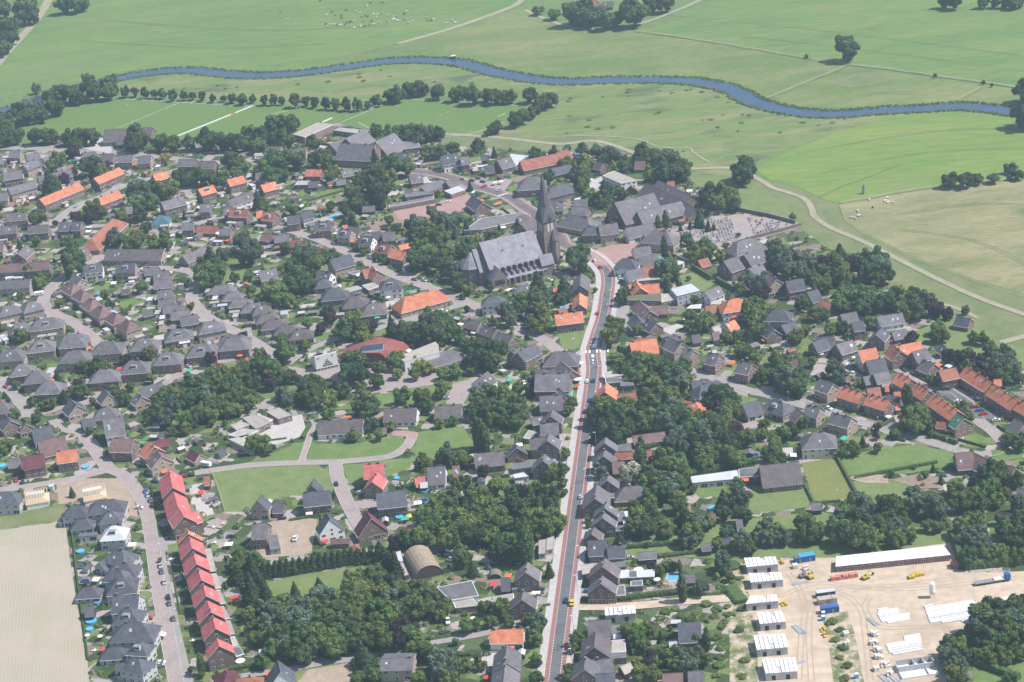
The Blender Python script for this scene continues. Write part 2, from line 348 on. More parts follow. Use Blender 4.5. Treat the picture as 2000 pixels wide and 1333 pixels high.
# landmarks for the descriptions (photo positions)
LM = [('the church', 1010, 520), ('the stepped red terrace', 390, 1130), ('the mortar silo', 1820, 1155), ('the cemetery', 1440, 440),
 ('the red-roofed school', 760, 690), ('the football clubhouse', 612, 258), ('the zebra crossing', 1165, 690), ('the cream blossoming tree', 1232, 925),
 ('the green-roofed house', 1880, 830), ('the arched metal hut', 820, 1090), ('the looping grass plot', 700, 875), ('the car park terrace', 1960, 760),
 ('the blue-green pyramid roof', 313, 430), ('the long orange terrace', 120, 385), ('the long brown hall', 262, 500), ('the big red barn', 205, 455),
 ('the brick yard', 810, 405), ('the great grey barn', 1250, 400), ('the farm past the river', 1165, 12), ('the white building shells', 1500, 1200),
 ('the long white-roofed block', 1740, 1095), ('the stubble field', 70, 1150), ('the curving brick street', 390, 590), ('the pale cream villa', 1600, 860),
 ('the yellow-green paddock', 1615, 935), ('the hay field', 1850, 440), ('the long orange-tiled hall', 820, 588), ('the brick square', 1210, 490),
 ('the timber-framed shell', 75, 975), ('the gymnasium roofs', 690, 290), ('the playground nursery', 500, 840), ('the tall conifer hedge', 630, 1090),
 ('the sandy yard', 590, 1060), ('the red roadside house', 1190, 765), ('the blue swimming pool', 648, 424), ('the river bend', 1450, 180),
 ('the twin orange pairs', 1680, 790), ('the striped pitches', 380, 230), ('the swing-set farmyard', 1540, 960), ('the west junction', 205, 915)]
ORD = ['first', 'second', 'third', 'fourth', 'fifth', 'sixth', 'seventh', 'eighth', 'ninth', 'tenth', 'eleventh', 'twelfth', 'thirteenth', 'fourteenth', 'fifteenth',
 'sixteenth', 'seventeenth', 'eighteenth', 'nineteenth', 'twentieth']
def ordn(i):
    if i < 20: return ORD[i]
    tens = ['twenty', 'thirty', 'forty', 'fifty', 'sixty', 'seventy', 'eighty', 'ninety']; i += 1
    if i > 99: return '%dth' % i
    if i % 10 == 0: return tens[i // 10 - 2][:-1] + 'ieth'
    return tens[i // 10 - 2] + '-' + ORD[i % 10 - 1]
PEND = []   # (object, look, noun plural) described at the end, each by its order outwards from a landmark
def describe(o, look): PEND.append((o, look))
def finish_labels():
    G = {}
    for o, look in PEND:
        x, y = proj(o.location if o.type == 'EMPTY' or o.location.length > 1 else Vector(o['_c']))
        d, nm = min(((math.hypot(x - a, (y - b) * 1.6), n) for n, a, b in LM))
        G.setdefault((look, nm), []).append((d, o))
    for (look, nm), L in G.items():
        L.sort(key=lambda t: t[0])
        for i, (d, o) in enumerate(L):
            o['label'] = '%s by %s' % (look, nm) if len(L) == 1 else '%s, %s out from %s' % (look, ordn(i), nm)
    for o, _ in PEND:
        if '_c' in o: del o['_c']
# ------------------------------------------------------------------ the land
LV = [0.0]
def sheet(name, pts, m, z, kind='structure', mark=None, px=True, label=None):
    """a flat piece of ground from photo outline points"""
    LV[0] += 0.0006; z += LV[0]
    P = [at(a, b, 0) for a, b in pts] if px else [Vector((a, b, 0)) for a, b in pts]
    bm = bmesh.new(); vs = [bm.verts.new((p.x, p.y, z)) for p in P]
    for t3 in tessellate_polygon([[Vector((p.x, p.y, 0)) for p in P]]):
        try: bm.faces.new([vs[i] for i in t3])
        except ValueError: pass
    ext = max(max(p.x for p in P) - min(p.x for p in P), max(p.y for p in P) - min(p.y for p in P)); stp = 90 if ext < 2000 else 400
    if ext > 130:       # keep the triangles compact
        for ax in (0, 1):
            lo_ = min(p[ax] for p in P); hi_ = max(p[ax] for p in P); q = math.ceil(lo_ / stp) * stp + 3.7
            while q < hi_:
                co = [0, 0, 0]; co[ax] = q; nn = [0, 0, 0]; nn[ax] = 1
                bmesh.ops.bisect_plane(bm, geom=bm.verts[:] + bm.edges[:] + bm.faces[:], plane_co=co, plane_no=nn); q += stp
        bmesh.ops.dissolve_degenerate(bm, dist=0.01, edges=bm.edges[:])
    for fc in bm.faces:
        fc.normal_update()
        if fc.normal.z < 0: fc.normal_flip()
    d = bpy.data.meshes.new(name); bm.to_mesh(d); bm.free(); d.materials.append(M[m])
    o = link(name, d); o['kind'] = kind
    if label: o['label'] = label
    if mark: mark_poly([(p.x, p.y) for p in P], mark)
    return o
def smooth_line(pts, step=6):
    out = []
    n = len(pts)
    for i in range(n - 1):
        p0 = pts[max(0, i - 1)]; p1 = pts[i]; p2 = pts[i + 1]; p3 = pts[min(n - 1, i + 2)]
        for k in range(step):
            t = k / step
            out.append(tuple(0.5 * (2 * p1[j] + (p2[j] - p0[j]) * t + (2 * p0[j] - 5 * p1[j] + 4 * p2[j] - p3[j]) * t * t + (3 * p1[j] - p0[j] - 3 * p2[j] + p3[j]) * t ** 3) for j in range(2)))
    out.append(tuple(pts[-1])); return out
def offset_line(W, d):
    res = []
    for i, p in enumerate(W):
        a = W[max(0, i - 1)]; b = W[min(len(W) - 1, i + 1)]; t = (b - a).normalized()
        res.append(Vector((p.x + t.y * d, p.y - t.x * d, 0)))
    return res
def wline(pts, step=6): 
    return [at(a, b, 0) for a, b in smooth_line(pts, step)]
def ribbon(name, W, d0, d1, m, z, mark=2, kind='structure', dash=None, h=0.0):
    A = offset_line(W, d0); B = offset_line(W, d1); mb = MB()
    if dash:
        on, off = dash; acc = 0.0
        L = [0.0]
        for i in range(1, len(W)): L.append(L[-1] + (W[i] - W[i - 1]).length)
        def pt(Q, s):
            for i in range(1, len(L)):
                if L[i] >= s:
                    t = (s - L[i - 1]) / max(1e-6, L[i] - L[i - 1]); return Q[i - 1].lerp(Q[i], t)
            return Q[-1]
        s = 0
        while s + on < L[-1]:
            a, b, c, d = pt(A, s), pt(B, s), pt(B, s + on), pt(A, s + on)
            mb.poly([(q.x, q.y, z) for q in (a, d, c, b)][::-1]); s += on + off
    else:
        for i in range(len(W) - 1):
            q = [A[i], A[i + 1], B[i + 1], B[i]]
            if h:
                mb.prism([(p.x, p.y) for p in q][::-1], -0.05, h)
            else:
                mb.poly([(p.x, p.y, z) for p in q])
            if mark: mark_poly([(p.x, p.y) for p in q], mark)
    d = mb.mesh(name, m)
    for pl in d.polygons:
        pass
    bm = bmesh.new(); bm.from_mesh(d)
    bmesh.ops.remove_doubles(bm, verts=bm.verts, dist=0.001) if not dash else None
    for fc in bm.faces:
        fc.normal_update()
        if fc.normal.z < -0.5 and not h: fc.normal_flip()
    bm.to_mesh(d); bm.free()
    o = link(name, d); o['kind'] = kind
    return o

sheet('ground', [(-3200, -1500), (3200, -1500), (3200, 5200), (-3200, 5200)], 'ground', 0.0, px=False)
S = sheet
# meadows
S('meadow', [(95, -60), (70, 40), (0, 130), (-60, 200), (-60, 225), (0, 190), (60, 175), (120, 163), (230, 147), (300, 137), (400, 135), (560, 140), (640, 130), (700, 118), (800, 110), (880, 118), (960, 135), (1050, 153), (1200, 150), (1240, 60), (1100, 45), (1030, 20), (1025, -60)], 'meadow', 0.03)
S('meadow', [(1240, 60), (1330, 40), (1450, -20), (1480, -60), (2200, -60), (2200, 185), (1990, 174), (1870, 157), (1660, 126), (1500, 99)], 'meadow', 0.05)
S('meadow', [(640, 130), (700, 105), (780, 85), (870, 60), (950, 33), (1010, 18), (1100, 47), (1240, 63), (1500, 101), (1655, 128), (1500, 192), (1450, 170), (1400, 156), (1330, 150), (1200, 148), (1050, 151), (960, 133), (880, 116), (800, 108), (700, 116)], 'meadow2', 0.07)
S('meadow', [(1507, 190), (1660, 130), (1870, 162), (2060, 182), (2060, 210), (1900, 203), (1800, 206), (1640, 212), (1540, 207)], 'meadow2', 0.07)
S('marsh', [(180, 180), (230, 158), (300, 150), (400, 148), (560, 155), (700, 135), (800, 125), (900, 133), (1000, 157), (1100, 164), (1330, 160), (1400, 175), (1500, 215), (1600, 228), (1700, 224), (1760, 220), (1600, 270), (1480, 315), (1470, 350), (1360, 335), (1240, 305), (1180, 282), (1080, 285), (870, 268), (870, 240), (1080, 205), (1080, 180), (800, 165), (700, 215), (600, 205), (400, 195), (230, 175)], 'marsh', 0.045)
S('grass_field', [(1475, 330), (1530, 300), (1620, 265), (1700, 228), (1760, 220), (1900, 220), (2060, 228), (2060, 345), (1870, 360), (1760, 375), (1640, 400), (1600, 385), (1560, 366), (1500, 350)], 'bright', 0.04)
S('hay_field', [(1640, 400), (1760, 376), (1870, 361), (2060, 346), (2060, 590), (2000, 575), (1900, 545), (1780, 500), (1690, 455), (1650, 430)], 'hay', 0.05)
S('grass_verge', [(1360, 335), (1470, 350), (1500, 352), (1560, 368), (1600, 388), (1640, 402), (1652, 432), (1690, 458), (1780, 503), (1900, 548), (2060, 595), (2060, 690), (1960, 665), (1860, 640), (1740, 560), (1660, 510), (1560, 440), (1450, 410), (1380, 370), (1340, 350)], 'verge', 0.03)
# village ground
VILLAGE = [(-150, 300), (60, 285), (140, 262), (260, 262), (420, 290), (560, 285), (590, 262), (660, 240), (820, 262), (900, 285), (1060, 300), (1180, 285), (1240, 305), (1340, 350), (1400, 370), (1450, 410), (1560, 445), (1640, 500), (1740, 565), (1860, 645), (1960, 680), (2150, 760), (2150, 1480), (-150, 1480)]
S('village_ground', VILLAGE, 'garden', 0.02)
VW = [(at(a, b).x, at(a, b).y) for a, b in VILLAGE]
# football pitches
S('football_pitch', [(70, 245), (195, 190), (345, 202), (490, 210), (340, 270), (240, 268), (140, 262)], 'pitch', 0.06, mark=3)
S('football_pitch', [(345, 272), (496, 210), (600, 208), (705, 220), (640, 246), (575, 275), (480, 290), (420, 285)], 'pitch', 0.06, mark=3)
S('football_pitch', [(655, 240), (780, 192), (900, 198), (1030, 208), (960, 255), (930, 265), (800, 265), (720, 255)], 'pitch', 0.06, mark=3)
# fields inside the village
S('stubble_field', [(-100, 1050), (128, 1018), (135, 1080), (150, 1180), (168, 1260), (182, 1420), (-200, 1420)], 'arable', 0.06, mark=3)
S('rough_strip', [(-100, 1005), (125, 990), (130, 1016), (-100, 1050)], 'verge', 0.05, mark=3)
for i, (pts, m) in enumerate([
 ([(600, 900), (608, 868), (700, 866), (770, 853), (796, 858), (790, 880), (760, 892), (680, 896)], 'lawn2'),
 ([(415, 918), (590, 880), (596, 900), (585, 903), (500, 905), (430, 912)], 'lawn2'), ([(500, 895), (598, 862), (592, 900), (520, 905)], 'lawn2'),
 ([(815, 845), (905, 832), (925, 870), (905, 895), (870, 900), (810, 895), (812, 870)], 'lawn2'),
 ([(412, 920), (500, 910), (620, 908), (655, 930), (648, 970), (560, 968), (470, 1000), (440, 1000)], 'lawn'),
 ([(668, 912), (760, 898), (810, 895), (800, 915), (720, 945), (685, 950)], 'lawn2'),
 ([(500, 768), (560, 745), (590, 742), (590, 756), (520, 780)], 'lawn2'), ([(650, 800), (740, 770), (850, 760), (850, 790), (780, 796), (700, 800)], 'lawn2'),
 ([(740, 775), (800, 752), (880, 745), (870, 775), (800, 790)], 'lawn2'),
 ([(510, 1140), (600, 1120), (730, 1105), (740, 1125), (690, 1170), (600, 1190), (520, 1190)], 'lawn'),
 ([(1590, 905), (1700, 880), (1790, 868), (1860, 885), (1855, 910), (1780, 925), (1650, 930), (1600, 935)], 'lawn2'),
 ([(1565, 905), (1630, 895), (1672, 965), (1660, 975), (1590, 980)], 'dry'),
 ([(1668, 940), (1780, 935), (1800, 960), (1780, 985), (1700, 980), (1670, 960)], 'lawn'),
 ([(1470, 950), (1575, 945), (1590, 990), (1500, 1000), (1460, 1000)], 'lawn'), ([(1350, 955), (1420, 940), (1420, 960), (1370, 975)], 'lawn2'),
 ([(1220, 1065), (1400, 1020), (1600, 1000), (1850, 1040), (1860, 1060), (1640, 1090), (1450, 1090), (1230, 1090)], 'lawn'),
 ([(1700, 680), (1860, 620), (1960, 670), (2060, 700), (2060, 740), (1900, 690), (1800, 670)], 'lawn'),
 ([(1310, 545), (1360, 530), (1395, 555), (1375, 570), (1330, 575)], 'lawn'), ([(1340, 345), (1450, 350), (1500, 375), (1560, 420), (1500, 415), (1420, 410), (1380, 380)], 'lawn'),
 ([(1450, 370), (1500, 390), (1570, 430), (1540, 436), (1470, 415)], 'lawn'),
 ([(610, 380), (665, 367), (675, 372), (635, 390), (615, 392)], 'lawn2'), ([(430, 525), (480, 525), (475, 545), (435, 560)], 'lawn2'),
 ([(1380, 860), (1440, 850), (1440, 870), (1390, 880)], 'lawn'), ([(1100, 655), (1140, 640), (1150, 655), (1120, 685), (1095, 680)], 'lawn'),
 ([(1440, 770), (1480, 780), (1470, 795), (1445, 790)], 'lawn2'), ([(1090, 655), (1130, 645), (1125, 670), (1095, 672)], 'lawn'),
 ([(1890, 840), (1925, 855), (1915, 868), (1880, 865)], 'lawn2'), ([(1935, 880), (1990, 875), (2060, 890), (1960, 900), (1938, 890)], 'lawn2'),
 ([(900, 255), (1000, 262), (1180, 270), (1230, 295), (1180, 300), (1060, 298), (900, 285)], 'verge'),
 ([(1900, 1300), (2000, 1270), (2060, 1280), (2060, 1340), (1900, 1340)], 'lawn2'), ([(1930, 1020), (2060, 1000), (2060, 1060), (1940, 1060)], 'lawn2'),
 ([(690, 1290), (700, 1320), (640, 1340), (570, 1340), (590, 1310)], 'lawn'), ([(1000, 1205), (1060, 1180), (1066, 1200), (1040, 1215)], 'lawn')]):
    S('grass_plot', pts, m, 0.05 + 0.003 * i, mark=4)
S('building_sand', [(1455, 1100), (1560, 1092), (1640, 1085), (1780, 1065), (1860, 1058), (1870, 1120), (2060, 1115), (2060, 1165), (1960, 1180), (1900, 1215), (1860, 1240), (1840, 1290), (1870, 1420), (1440, 1420), (1445, 1300), (1460, 1240), (1440, 1180), (1430, 1130)], 'sand', 0.05, mark=3)
S('weedy_strip', [(1605, 1200), (1655, 1195), (1670, 1240), (1690, 1345), (1630, 1345), (1618, 1260)], 'weedsand', 0.09)
S('weedy_strip', [(1430, 1095), (1450, 1100), (1462, 1140), (1462, 1180), (1480, 1230), (1480, 1345), (1425, 1345), (1425, 1250), (1415, 1150)], 'weedsand', 0.10)
S('sandy_yard', [(497, 1028), (560, 1012), (620, 1015), (608, 1080), (590, 1085), (540, 1088), (500, 1092)], 'sand2', 0.06, mark=3)
S('sandy_plot', [(110, 945), (165, 935), (240, 935), (262, 975), (270, 1010), (215, 1000), (150, 985), (115, 985)], 'sand2', 0.06, mark=4)
S('sandy_plot', [(600, 1310), (690, 1295), (690, 1350), (570, 1350)], 'sand2', 0.2, mark=4)
S('gravel_plot', [(1655, 935), (1690, 925), (1735, 930), (1735, 945), (1690, 945)], 'sand2', 0.2)
S('vegetable_plot', [(1740, 938), (1800, 925), (1840, 935), (1838, 955), (1800, 955)], 'soil', 0.21)
S('vegetable_plot', [(705, 440), (770, 415), (800, 430), (790, 450), (740, 452)], 'soil', 0.06)
S('cemetery_ground', [(1310, 450), (1440, 418), (1560, 436), (1564, 444), (1490, 465), (1420, 480), (1340, 490), (1300, 480)], 'brickpave', 0.08, mark=3)
# streets and paving
Sx = lambda n, p, m, z, mk=2: S(n, p, m, z, mark=mk)
Sx('brick_square', [(1152, 492), (1190, 480), (1240, 475), (1272, 484), (1218, 510), (1180, 520), (1160, 515)], 'redpave', 0.10)
Sx('brick_yard', [(768, 413), (850, 398), (912, 378), (925, 390), (905, 415), (800, 430), (780, 430)], 'redpave', 0.06)
Sx('terrace_paving', [(158, 290), (195, 270), (235, 272), (222, 290), (215, 300)], 'conc', 0.07)
Sx('car_park', [(1822, 761), (1857, 759), (1950, 820), (1905, 818), (1870, 790)], 'asphalt', 0.11)
Sx('school_yard', [(560, 715), (600, 722), (640, 700), (700, 700), (850, 735), (860, 750), (720, 770), (640, 740), (580, 735)], 'brickpave', 0.07)
Sx('nursery_yard', [(445, 845), (500, 830), (590, 810), (600, 850), (540, 870), (500, 885), (455, 878)], 'conc', 0.22)
Sx('parking_bay', [(870, 790), (885, 750), (925, 740), (930, 745), (905, 790)], 'brickpave', 0.07)
Sx('parking_court', [(765, 842), (800, 843), (818, 846), (812, 860), (795, 855), (765, 852)], 'redpave', 0.22)
Sx('farmyard_paving', [(1150, 355), (1175, 345), (1180, 358), (1160, 372), (1150, 372)], 'conc', 0.07)
Sx('petrol_court', [(1210, 575), (1232, 578), (1225, 640), (1195, 655), (1200, 620)], 'greypave', 0.07)
Sx('forecourt', [(1075, 720), (1100, 700), (1120, 740), (1118, 775), (1108, 776), (1110, 740)], 'conc', 0.07)
Sx('car_yard', [(900, 350), (960, 355), (1000, 355), (985, 372), (930, 360)], 'brickpave', 0.07)

def street(name, pts, w, m, z, step=6, kerb=True):
    W = wline(pts, step)
    ribbon(name, W, -w / 2, w / 2, m, z)
    if kerb:
        ribbon('kerb', W, w / 2, w / 2 + 0.25, 'conc', 0.2, h=z + 0.07, mark=None)
        ribbon('kerb', W, -w / 2 - 0.25, -w / 2, 'conc', 0.2, h=z + 0.07, mark=None)
    return W
MAIN = [(1078, 1400), (1082, 1333), (1100.3, 1184), (1121.4, 1020), (1126.6, 980), (1140.8, 870), (1154.7, 765), (1160, 722), (1158, 690), (1168, 652), (1178, 620), (1184.4, 580), (1188, 548), (1182, 526), (1158, 503), (1132, 490)]
WM = wline(MAIN, 10)
ribbon('road', WM, -2.25, 2.25, 'asphalt', 0.13)
ribbon('cycle_lane', WM, -4.15, -2.25, 'redlane', 0.131)
ribbon('cycle_lane', WM, 2.25, 4.15, 'redlane', 0.131)
ribbon('road_markings', WM, -2.36, -2.12, 'line', 0.16, dash=(1.1, 1.1), mark=None)
ribbon('road_markings', WM, 2.12, 2.36, 'line', 0.16, dash=(1.1, 1.1), mark=None)
ribbon('pavement', WM, -7.4, -4.15, 'conc', 0.2, h=0.24)
ribbon('pavement', WM, 4.15, 7.0, 'conc', 0.2, h=0.24)
WM2 = wline([(1132, 490), (1101, 478), (1094, 465), (1072, 442), (1045, 419), (1020, 403), (995, 386), (954, 372), (926, 366), (896, 352), (850, 340), (800, 334)], 6)
ribbon('road', WM2, -2.3, 2.3, 'asphalt', 0.12)
ribbon('cycle_lane', WM2, -3.9, -2.3, 'redlane', 0.121); ribbon('cycle_lane', WM2, 2.3, 3.9, 'redlane', 0.121)
ribbon('pavement', WM2, -5.6, -3.9, 'greypave', 0.2, h=0.24); ribbon('pavement', WM2, 3.9, 5.6, 'greypave', 0.2, h=0.24)
# zebra crossing and the hatched refuge
mz = MB()
for k in range(8):
    x = 1137 + k * 7.2; 
    if abs(k - 3.3) < 0.7: continue
    y = 688.5 - k * 0.4
    q = [at(x - 1.6, y + 2.6), at(x + 1.8, y + 2.6), at(x + 1.8, y - 2.8), at(x - 1.6, y - 2.8)]
    mz.poly([(p.x, p.y, 0.17) for p in q])
for q4 in ([(1154, 681), (1168, 658), (1166, 681)], [(1155, 693), (1161, 694), (1160, 699), (1156, 699)], [(1156, 703), (1160, 703), (1159.5, 706), (1157, 706)], [(1157, 709), (1159.5, 709), (1159, 713)], [(926, 372), (930, 372), (925, 378), (920, 377)]):
    mz.poly([(at(*p).x, at(*p).y, 0.17) for p in q4][::-1])
for k in range(6):
    x = 970 + k * 4.2; y = 384.5 - k * 0.4 - 1.6 * k * 0.6
    q = [at(x - 1, y + 1.5), at(x + 1, y + 1.5), at(x + 2.4, y - 1.5), at(x + 0.4, y - 1.5)]
    mz.poly([(p.x, p.y, 0.17) for p in q])
o = link('road_markings', mz.mesh('road_markings', 'line')); o['kind'] = 'structure'
W_TERR = street('street', [(356, 1400), (338, 1300), (322, 1215), (308, 1140), (297, 1060), (286, 1000), (268, 960), (243, 930), (212, 917)], 6.2, 'brickpave', 0.10)
ribbon('parking_strip', wline([(372, 1345), (352, 1265), (333, 1180), (319, 1110), (312, 1060)], 6), -1.9, 1.9, 'greypave', 0.09)
street('street', [(-60, 968), (0, 958), (60, 950), (130, 938), (185, 925), (212, 917)], 5.5, 'brickpave', 0.095)
street('street', [(212, 917), (190, 885), (168, 855), (158, 838), (150, 830)], 7, 'brickpave', 0.09)
street('street', [(-40, 735), (0, 750), (28, 775), (55, 802), (60, 812)], 7, 'greypave', 0.09)
street('street', [(60, 812), (85, 806), (115, 798), (145, 792), (178, 783)], 4.5, 'brickpave', 0.088)
street('path', [(105, 820), (120, 838), (150, 846), (165, 850)], 3.5, 'brickpave', 0.087)
street('street', [(330, 524), (372, 531), (387, 546), (378, 565), (376, 588), (400, 615), (437, 638), (475, 655), (530, 690), (545, 700)], 7, 'brickpave', 0.09)
street('street', [(205, 498), (180, 512), (155, 523), (125, 540), (105, 558), (84, 588), (104, 612), (140, 628), (175, 655), (200, 680)], 7, 'brickpave', 0.085)
street('street', [(84, 590), (60, 606), (30, 612), (0, 622), (-30, 630)], 5, 'brickpave', 0.083)
street('street', [(200, 680), (225, 692), (260, 690), (340, 665), (420, 640), (437, 638)], 5, 'brickpave', 0.081)
street('street', [(205, 498), (255, 508), (300, 522), (330, 524)], 6, 'brickpave', 0.079)
street('street', [(285, 775), (330, 745), (380, 715), (440, 705), (500, 690), (545, 700)], 5, 'brickpave', 0.077)
street('street', [(470, 420), (520, 440), (570, 452), (620, 468), (660, 485), (700, 503), (730, 520), (775, 540), (825, 558), (880, 575), (915, 592), (960, 615), (1010, 638), (1060, 663), (1095, 690), (1120, 715), (1150, 722)], 6.5, 'brickpave', 0.092)
street('street', [(915, 592), (875, 603), (800, 623), (742, 640), (700, 652), (640, 668), (590, 690), (560, 712)], 5, 'greypave', 0.078)
street('street', [(107, 433), (150, 402), (195, 385), (245, 363), (300, 347), (380, 322), (420, 318)], 6, 'greypave', 0.076)
street('street', [(-20, 470), (60, 455), (107, 437), (167, 443), (240, 438), (300, 436), (360, 440), (470, 420)], 5.5, 'greypave', 0.074)
street('street', [(0, 290), (60, 290), (120, 294), (180, 297), (260, 302), (340, 310), (420, 318), (520, 318)], 7, 'greypave', 0.072)
street('street', [(1195, 705), (1240, 700), (1300, 705), (1350, 725), (1400, 742), (1460, 762), (1520, 778), (1610, 805), (1660, 820), (1710, 833), (1745, 846), (1785, 853), (1830, 868), (1875, 881), (1925, 890)], 5.5, 'greypave', 0.09)
street('street', [(1925, 888), (1950, 880), (1957, 864), (1938, 842), (1912, 822), (1892, 790), (1865, 764), (1822, 760), (1790, 740), (1745, 715)], 6, 'brickpave', 0.094)
street('path', [(380, 925), (440, 916), (500, 909), (585, 905), (660, 903), (720, 898), (765, 891), (795, 872), (806, 850)], 5, 'brickpave', 0.25)
street('path', [(588, 905), (598, 875), (606, 850), (610, 832)], 3, 'brickpave', 0.245)
street('street', [(655, 903), (660, 935), (675, 975), (690, 1005), (705, 1030)], 6.5, 'brickpave', 0.255)
street('path', [(1130, 1186), (1200, 1186), (1270, 1182), (1340, 1175), (1460, 1168)], 6, 'sand', 0.30, kerb=False)
street('path', [(470, 1322), (575, 1307), (640, 1295), (700, 1287), (770, 1270), (850, 1256), (940, 1240), (1010, 1218), (1060, 1200)], 4, 'greypave', 0.31, kerb=False)
street('track', [(860, 262), (980, 270), (1090, 282), (1150, 276), (1190, 282), (1240, 300), (1290, 320), (1345, 330), (1430, 330), (1480, 350), (1510, 368), (1540, 377), (1572, 390), (1585, 408), (1592, 425), (1625, 447), (1680, 470), (1760, 510), (1850, 555), (1930, 590), (2030, 625)], 4.0, 'track', 0.29, kerb=False)
street('track', [(1060, 268), (1140, 266), (1240, 272), (1290, 288), (1345, 290), (1355, 300), (1385, 318)], 1.5, 'track', 0.28, kerb=False)
street('track', [(1040, -25), (1020, 0), (1000, 14), (950, 33), (870, 60), (778, 86)], 6, 'track', 0.28, kerb=False)
street('track', [(778, 86), (720, 100), (650, 127)], 3, 'verge', 0.27, kerb=False)
street('track', [(-40, 175), (0, 120), (40, 75), (75, 35), (95, 0), (110, -30)], 8, 'track', 0.28, kerb=False)
street('track', [(1025, 20), (1070, 40), (1110, 52), (1170, 58), (1240, 50), (1320, 22), (1380, -5)], 4, 'track', 0.275, kerb=False)
street('track', [(1600, 385), (1645, 365), (1700, 345), (1760, 320)], 1.5, 'verge', 0.27, kerb=False)
street('track', [(1750, 560), (1800, 585), (1860, 600), (1910, 622)], 3, 'track', 0.28, kerb=False)
street('track', [(1955, 670), (2030, 650)], 5, 'track', 0.28, kerb=False)
street('path', [(860, 268), (920, 262), (985, 240)], 2, 'track', 0.27, kerb=False)
# river with its banks
RV = [(-60, 232), (0, 222), (20, 214), (120, 180), (170, 170), (230, 154), (300, 142), (370, 138), (450, 146), (520, 148), (600, 142), (680, 131), (760, 120), (830, 118), (900, 124), (960, 140), (1020, 152), (1100, 160), (1200, 157), (1300, 157), (1370, 162), (1430, 176), (1470, 198), (1520, 213), (1580, 222), (1650, 223), (1720, 217), (1800, 213), (1880, 208), (1940, 214), (2000, 222), (2080, 230)]
WR = wline(RV, 8)
ribbon('river_bank', WR, -9.6, 9.2, 'bank', 0.10)
ribbon('river', WR, -7.4, 7.4, 'water', 0.16)
# ditches between meadows
for pts in ([(1240, 62), (1330, 74), (1420, 88), (1500, 102), (1580, 116), (1655, 127), (1740, 137), (1830, 150), (1920, 162), (2030, 178)], [(1500, 193), (1560, 168), (1620, 144), (1655, 130)], [(1870, 198), (1900, 182), (1925, 168)], [(1640, 398), (1700, 388), (1760, 376), (1870, 361), (2030, 347)]):
    ribbon('ditch', wline(pts, 4), -1.6, 1.6, 'marsh', 0.35, mark=None)
    ribbon('ditch', wline(pts, 4), -2.6, -1.6, 'track', 0.34, mark=None)
# pitch lines and the white advertising boards
pm = MB()
def pline(a, b, w=0.35, z=0.12):
    A = at(*a); B = at(*b); d = (B - A).normalized(); n = Vector((-d.y, d.x, 0)) * w / 2
    pm.poly([(q.x, q.y, z) for q in (A - n, B - n, B + n, A + n)])
for a, b in [((232, 250), (350, 201)), ((195, 191), (490, 209)), ((520, 226), (600, 208)), ((700, 240), (720, 250)), ((780, 193), (1020, 207)), ((665, 240), (775, 194))]: pline(a, b)
o = link('pitch_lines', pm.mesh('pitch_lines', 'line')); o['kind'] = 'structure'

# tyre tracks on the site and tractor lines in the meadows
for k, pts in enumerate([[(1440, 1176), (1520, 1165), (1600, 1140), (1700, 1150), (1800, 1150), (1990, 1128)], [(1585, 1330), (1580, 1240), (1590, 1180), (1640, 1150), (1740, 1145), (1870, 1130)], [(1700, 1330), (1690, 1240), (1680, 1190), (1640, 1160), (1560, 1160)], [(1560, 1330), (1565, 1250), (1572, 1190), (1560, 1150), (1540, 1120)], [(1840, 1300), (1850, 1230), (1800, 1225), (1720, 1225), (1690, 1190), (1700, 1165)]]):
    W_ = wline(pts, 8)
    for d_ in (-1.1, 1.1): ribbon('tyre_track', W_, d_ - 0.3, d_ + 0.3, 'soil2', 0.11 + k * 0.002, mark=None)
for k, pts in enumerate([[(200, 40), (500, 60), (760, 50)], [(160, 80), (420, 95), (640, 85)], [(1300, 30), (1600, 60), (2000, 110)], [(1340, 60), (1700, 100), (2000, 140)], [(1560, 300), (1800, 260), (2000, 250)], [(1600, 340), (1800, 300), (2000, 290)], [(1750, 420), (1900, 400), (2010, 400)], [(1760, 450), (1900, 470), (2010, 520)]]):
    W_ = wline(pts, 6)
    for d_ in (-1.2, 1.2): ribbon('tractor_line', W_, d_ - 0.35, d_ + 0.35, 'meadow2' if k < 4 else 'verge', 0.13 + k * 0.002, mark=None)
for k, (x, y, r) in enumerate([(1703, 55, 5), (1152, 98, 4), (537, 105, 5), (1690, 157, 14), (1760, 172, 16), (1850, 70, 4), (1420, 40, 6), (300, 60, 6), (1650, 160, 7)]):
    P = at(x, y); sheet('worn_patch', [(P.x + r * R.uniform(.7, 1.3) * math.cos(t / 9 * 6.283) * 1.6, P.y + r * R.uniform(.7, 1.3) * math.sin(t / 9 * 6.283)) for t in range(9)], 'meadow2' if k not in (3, 8) else 'verge', 0.14, px=False)

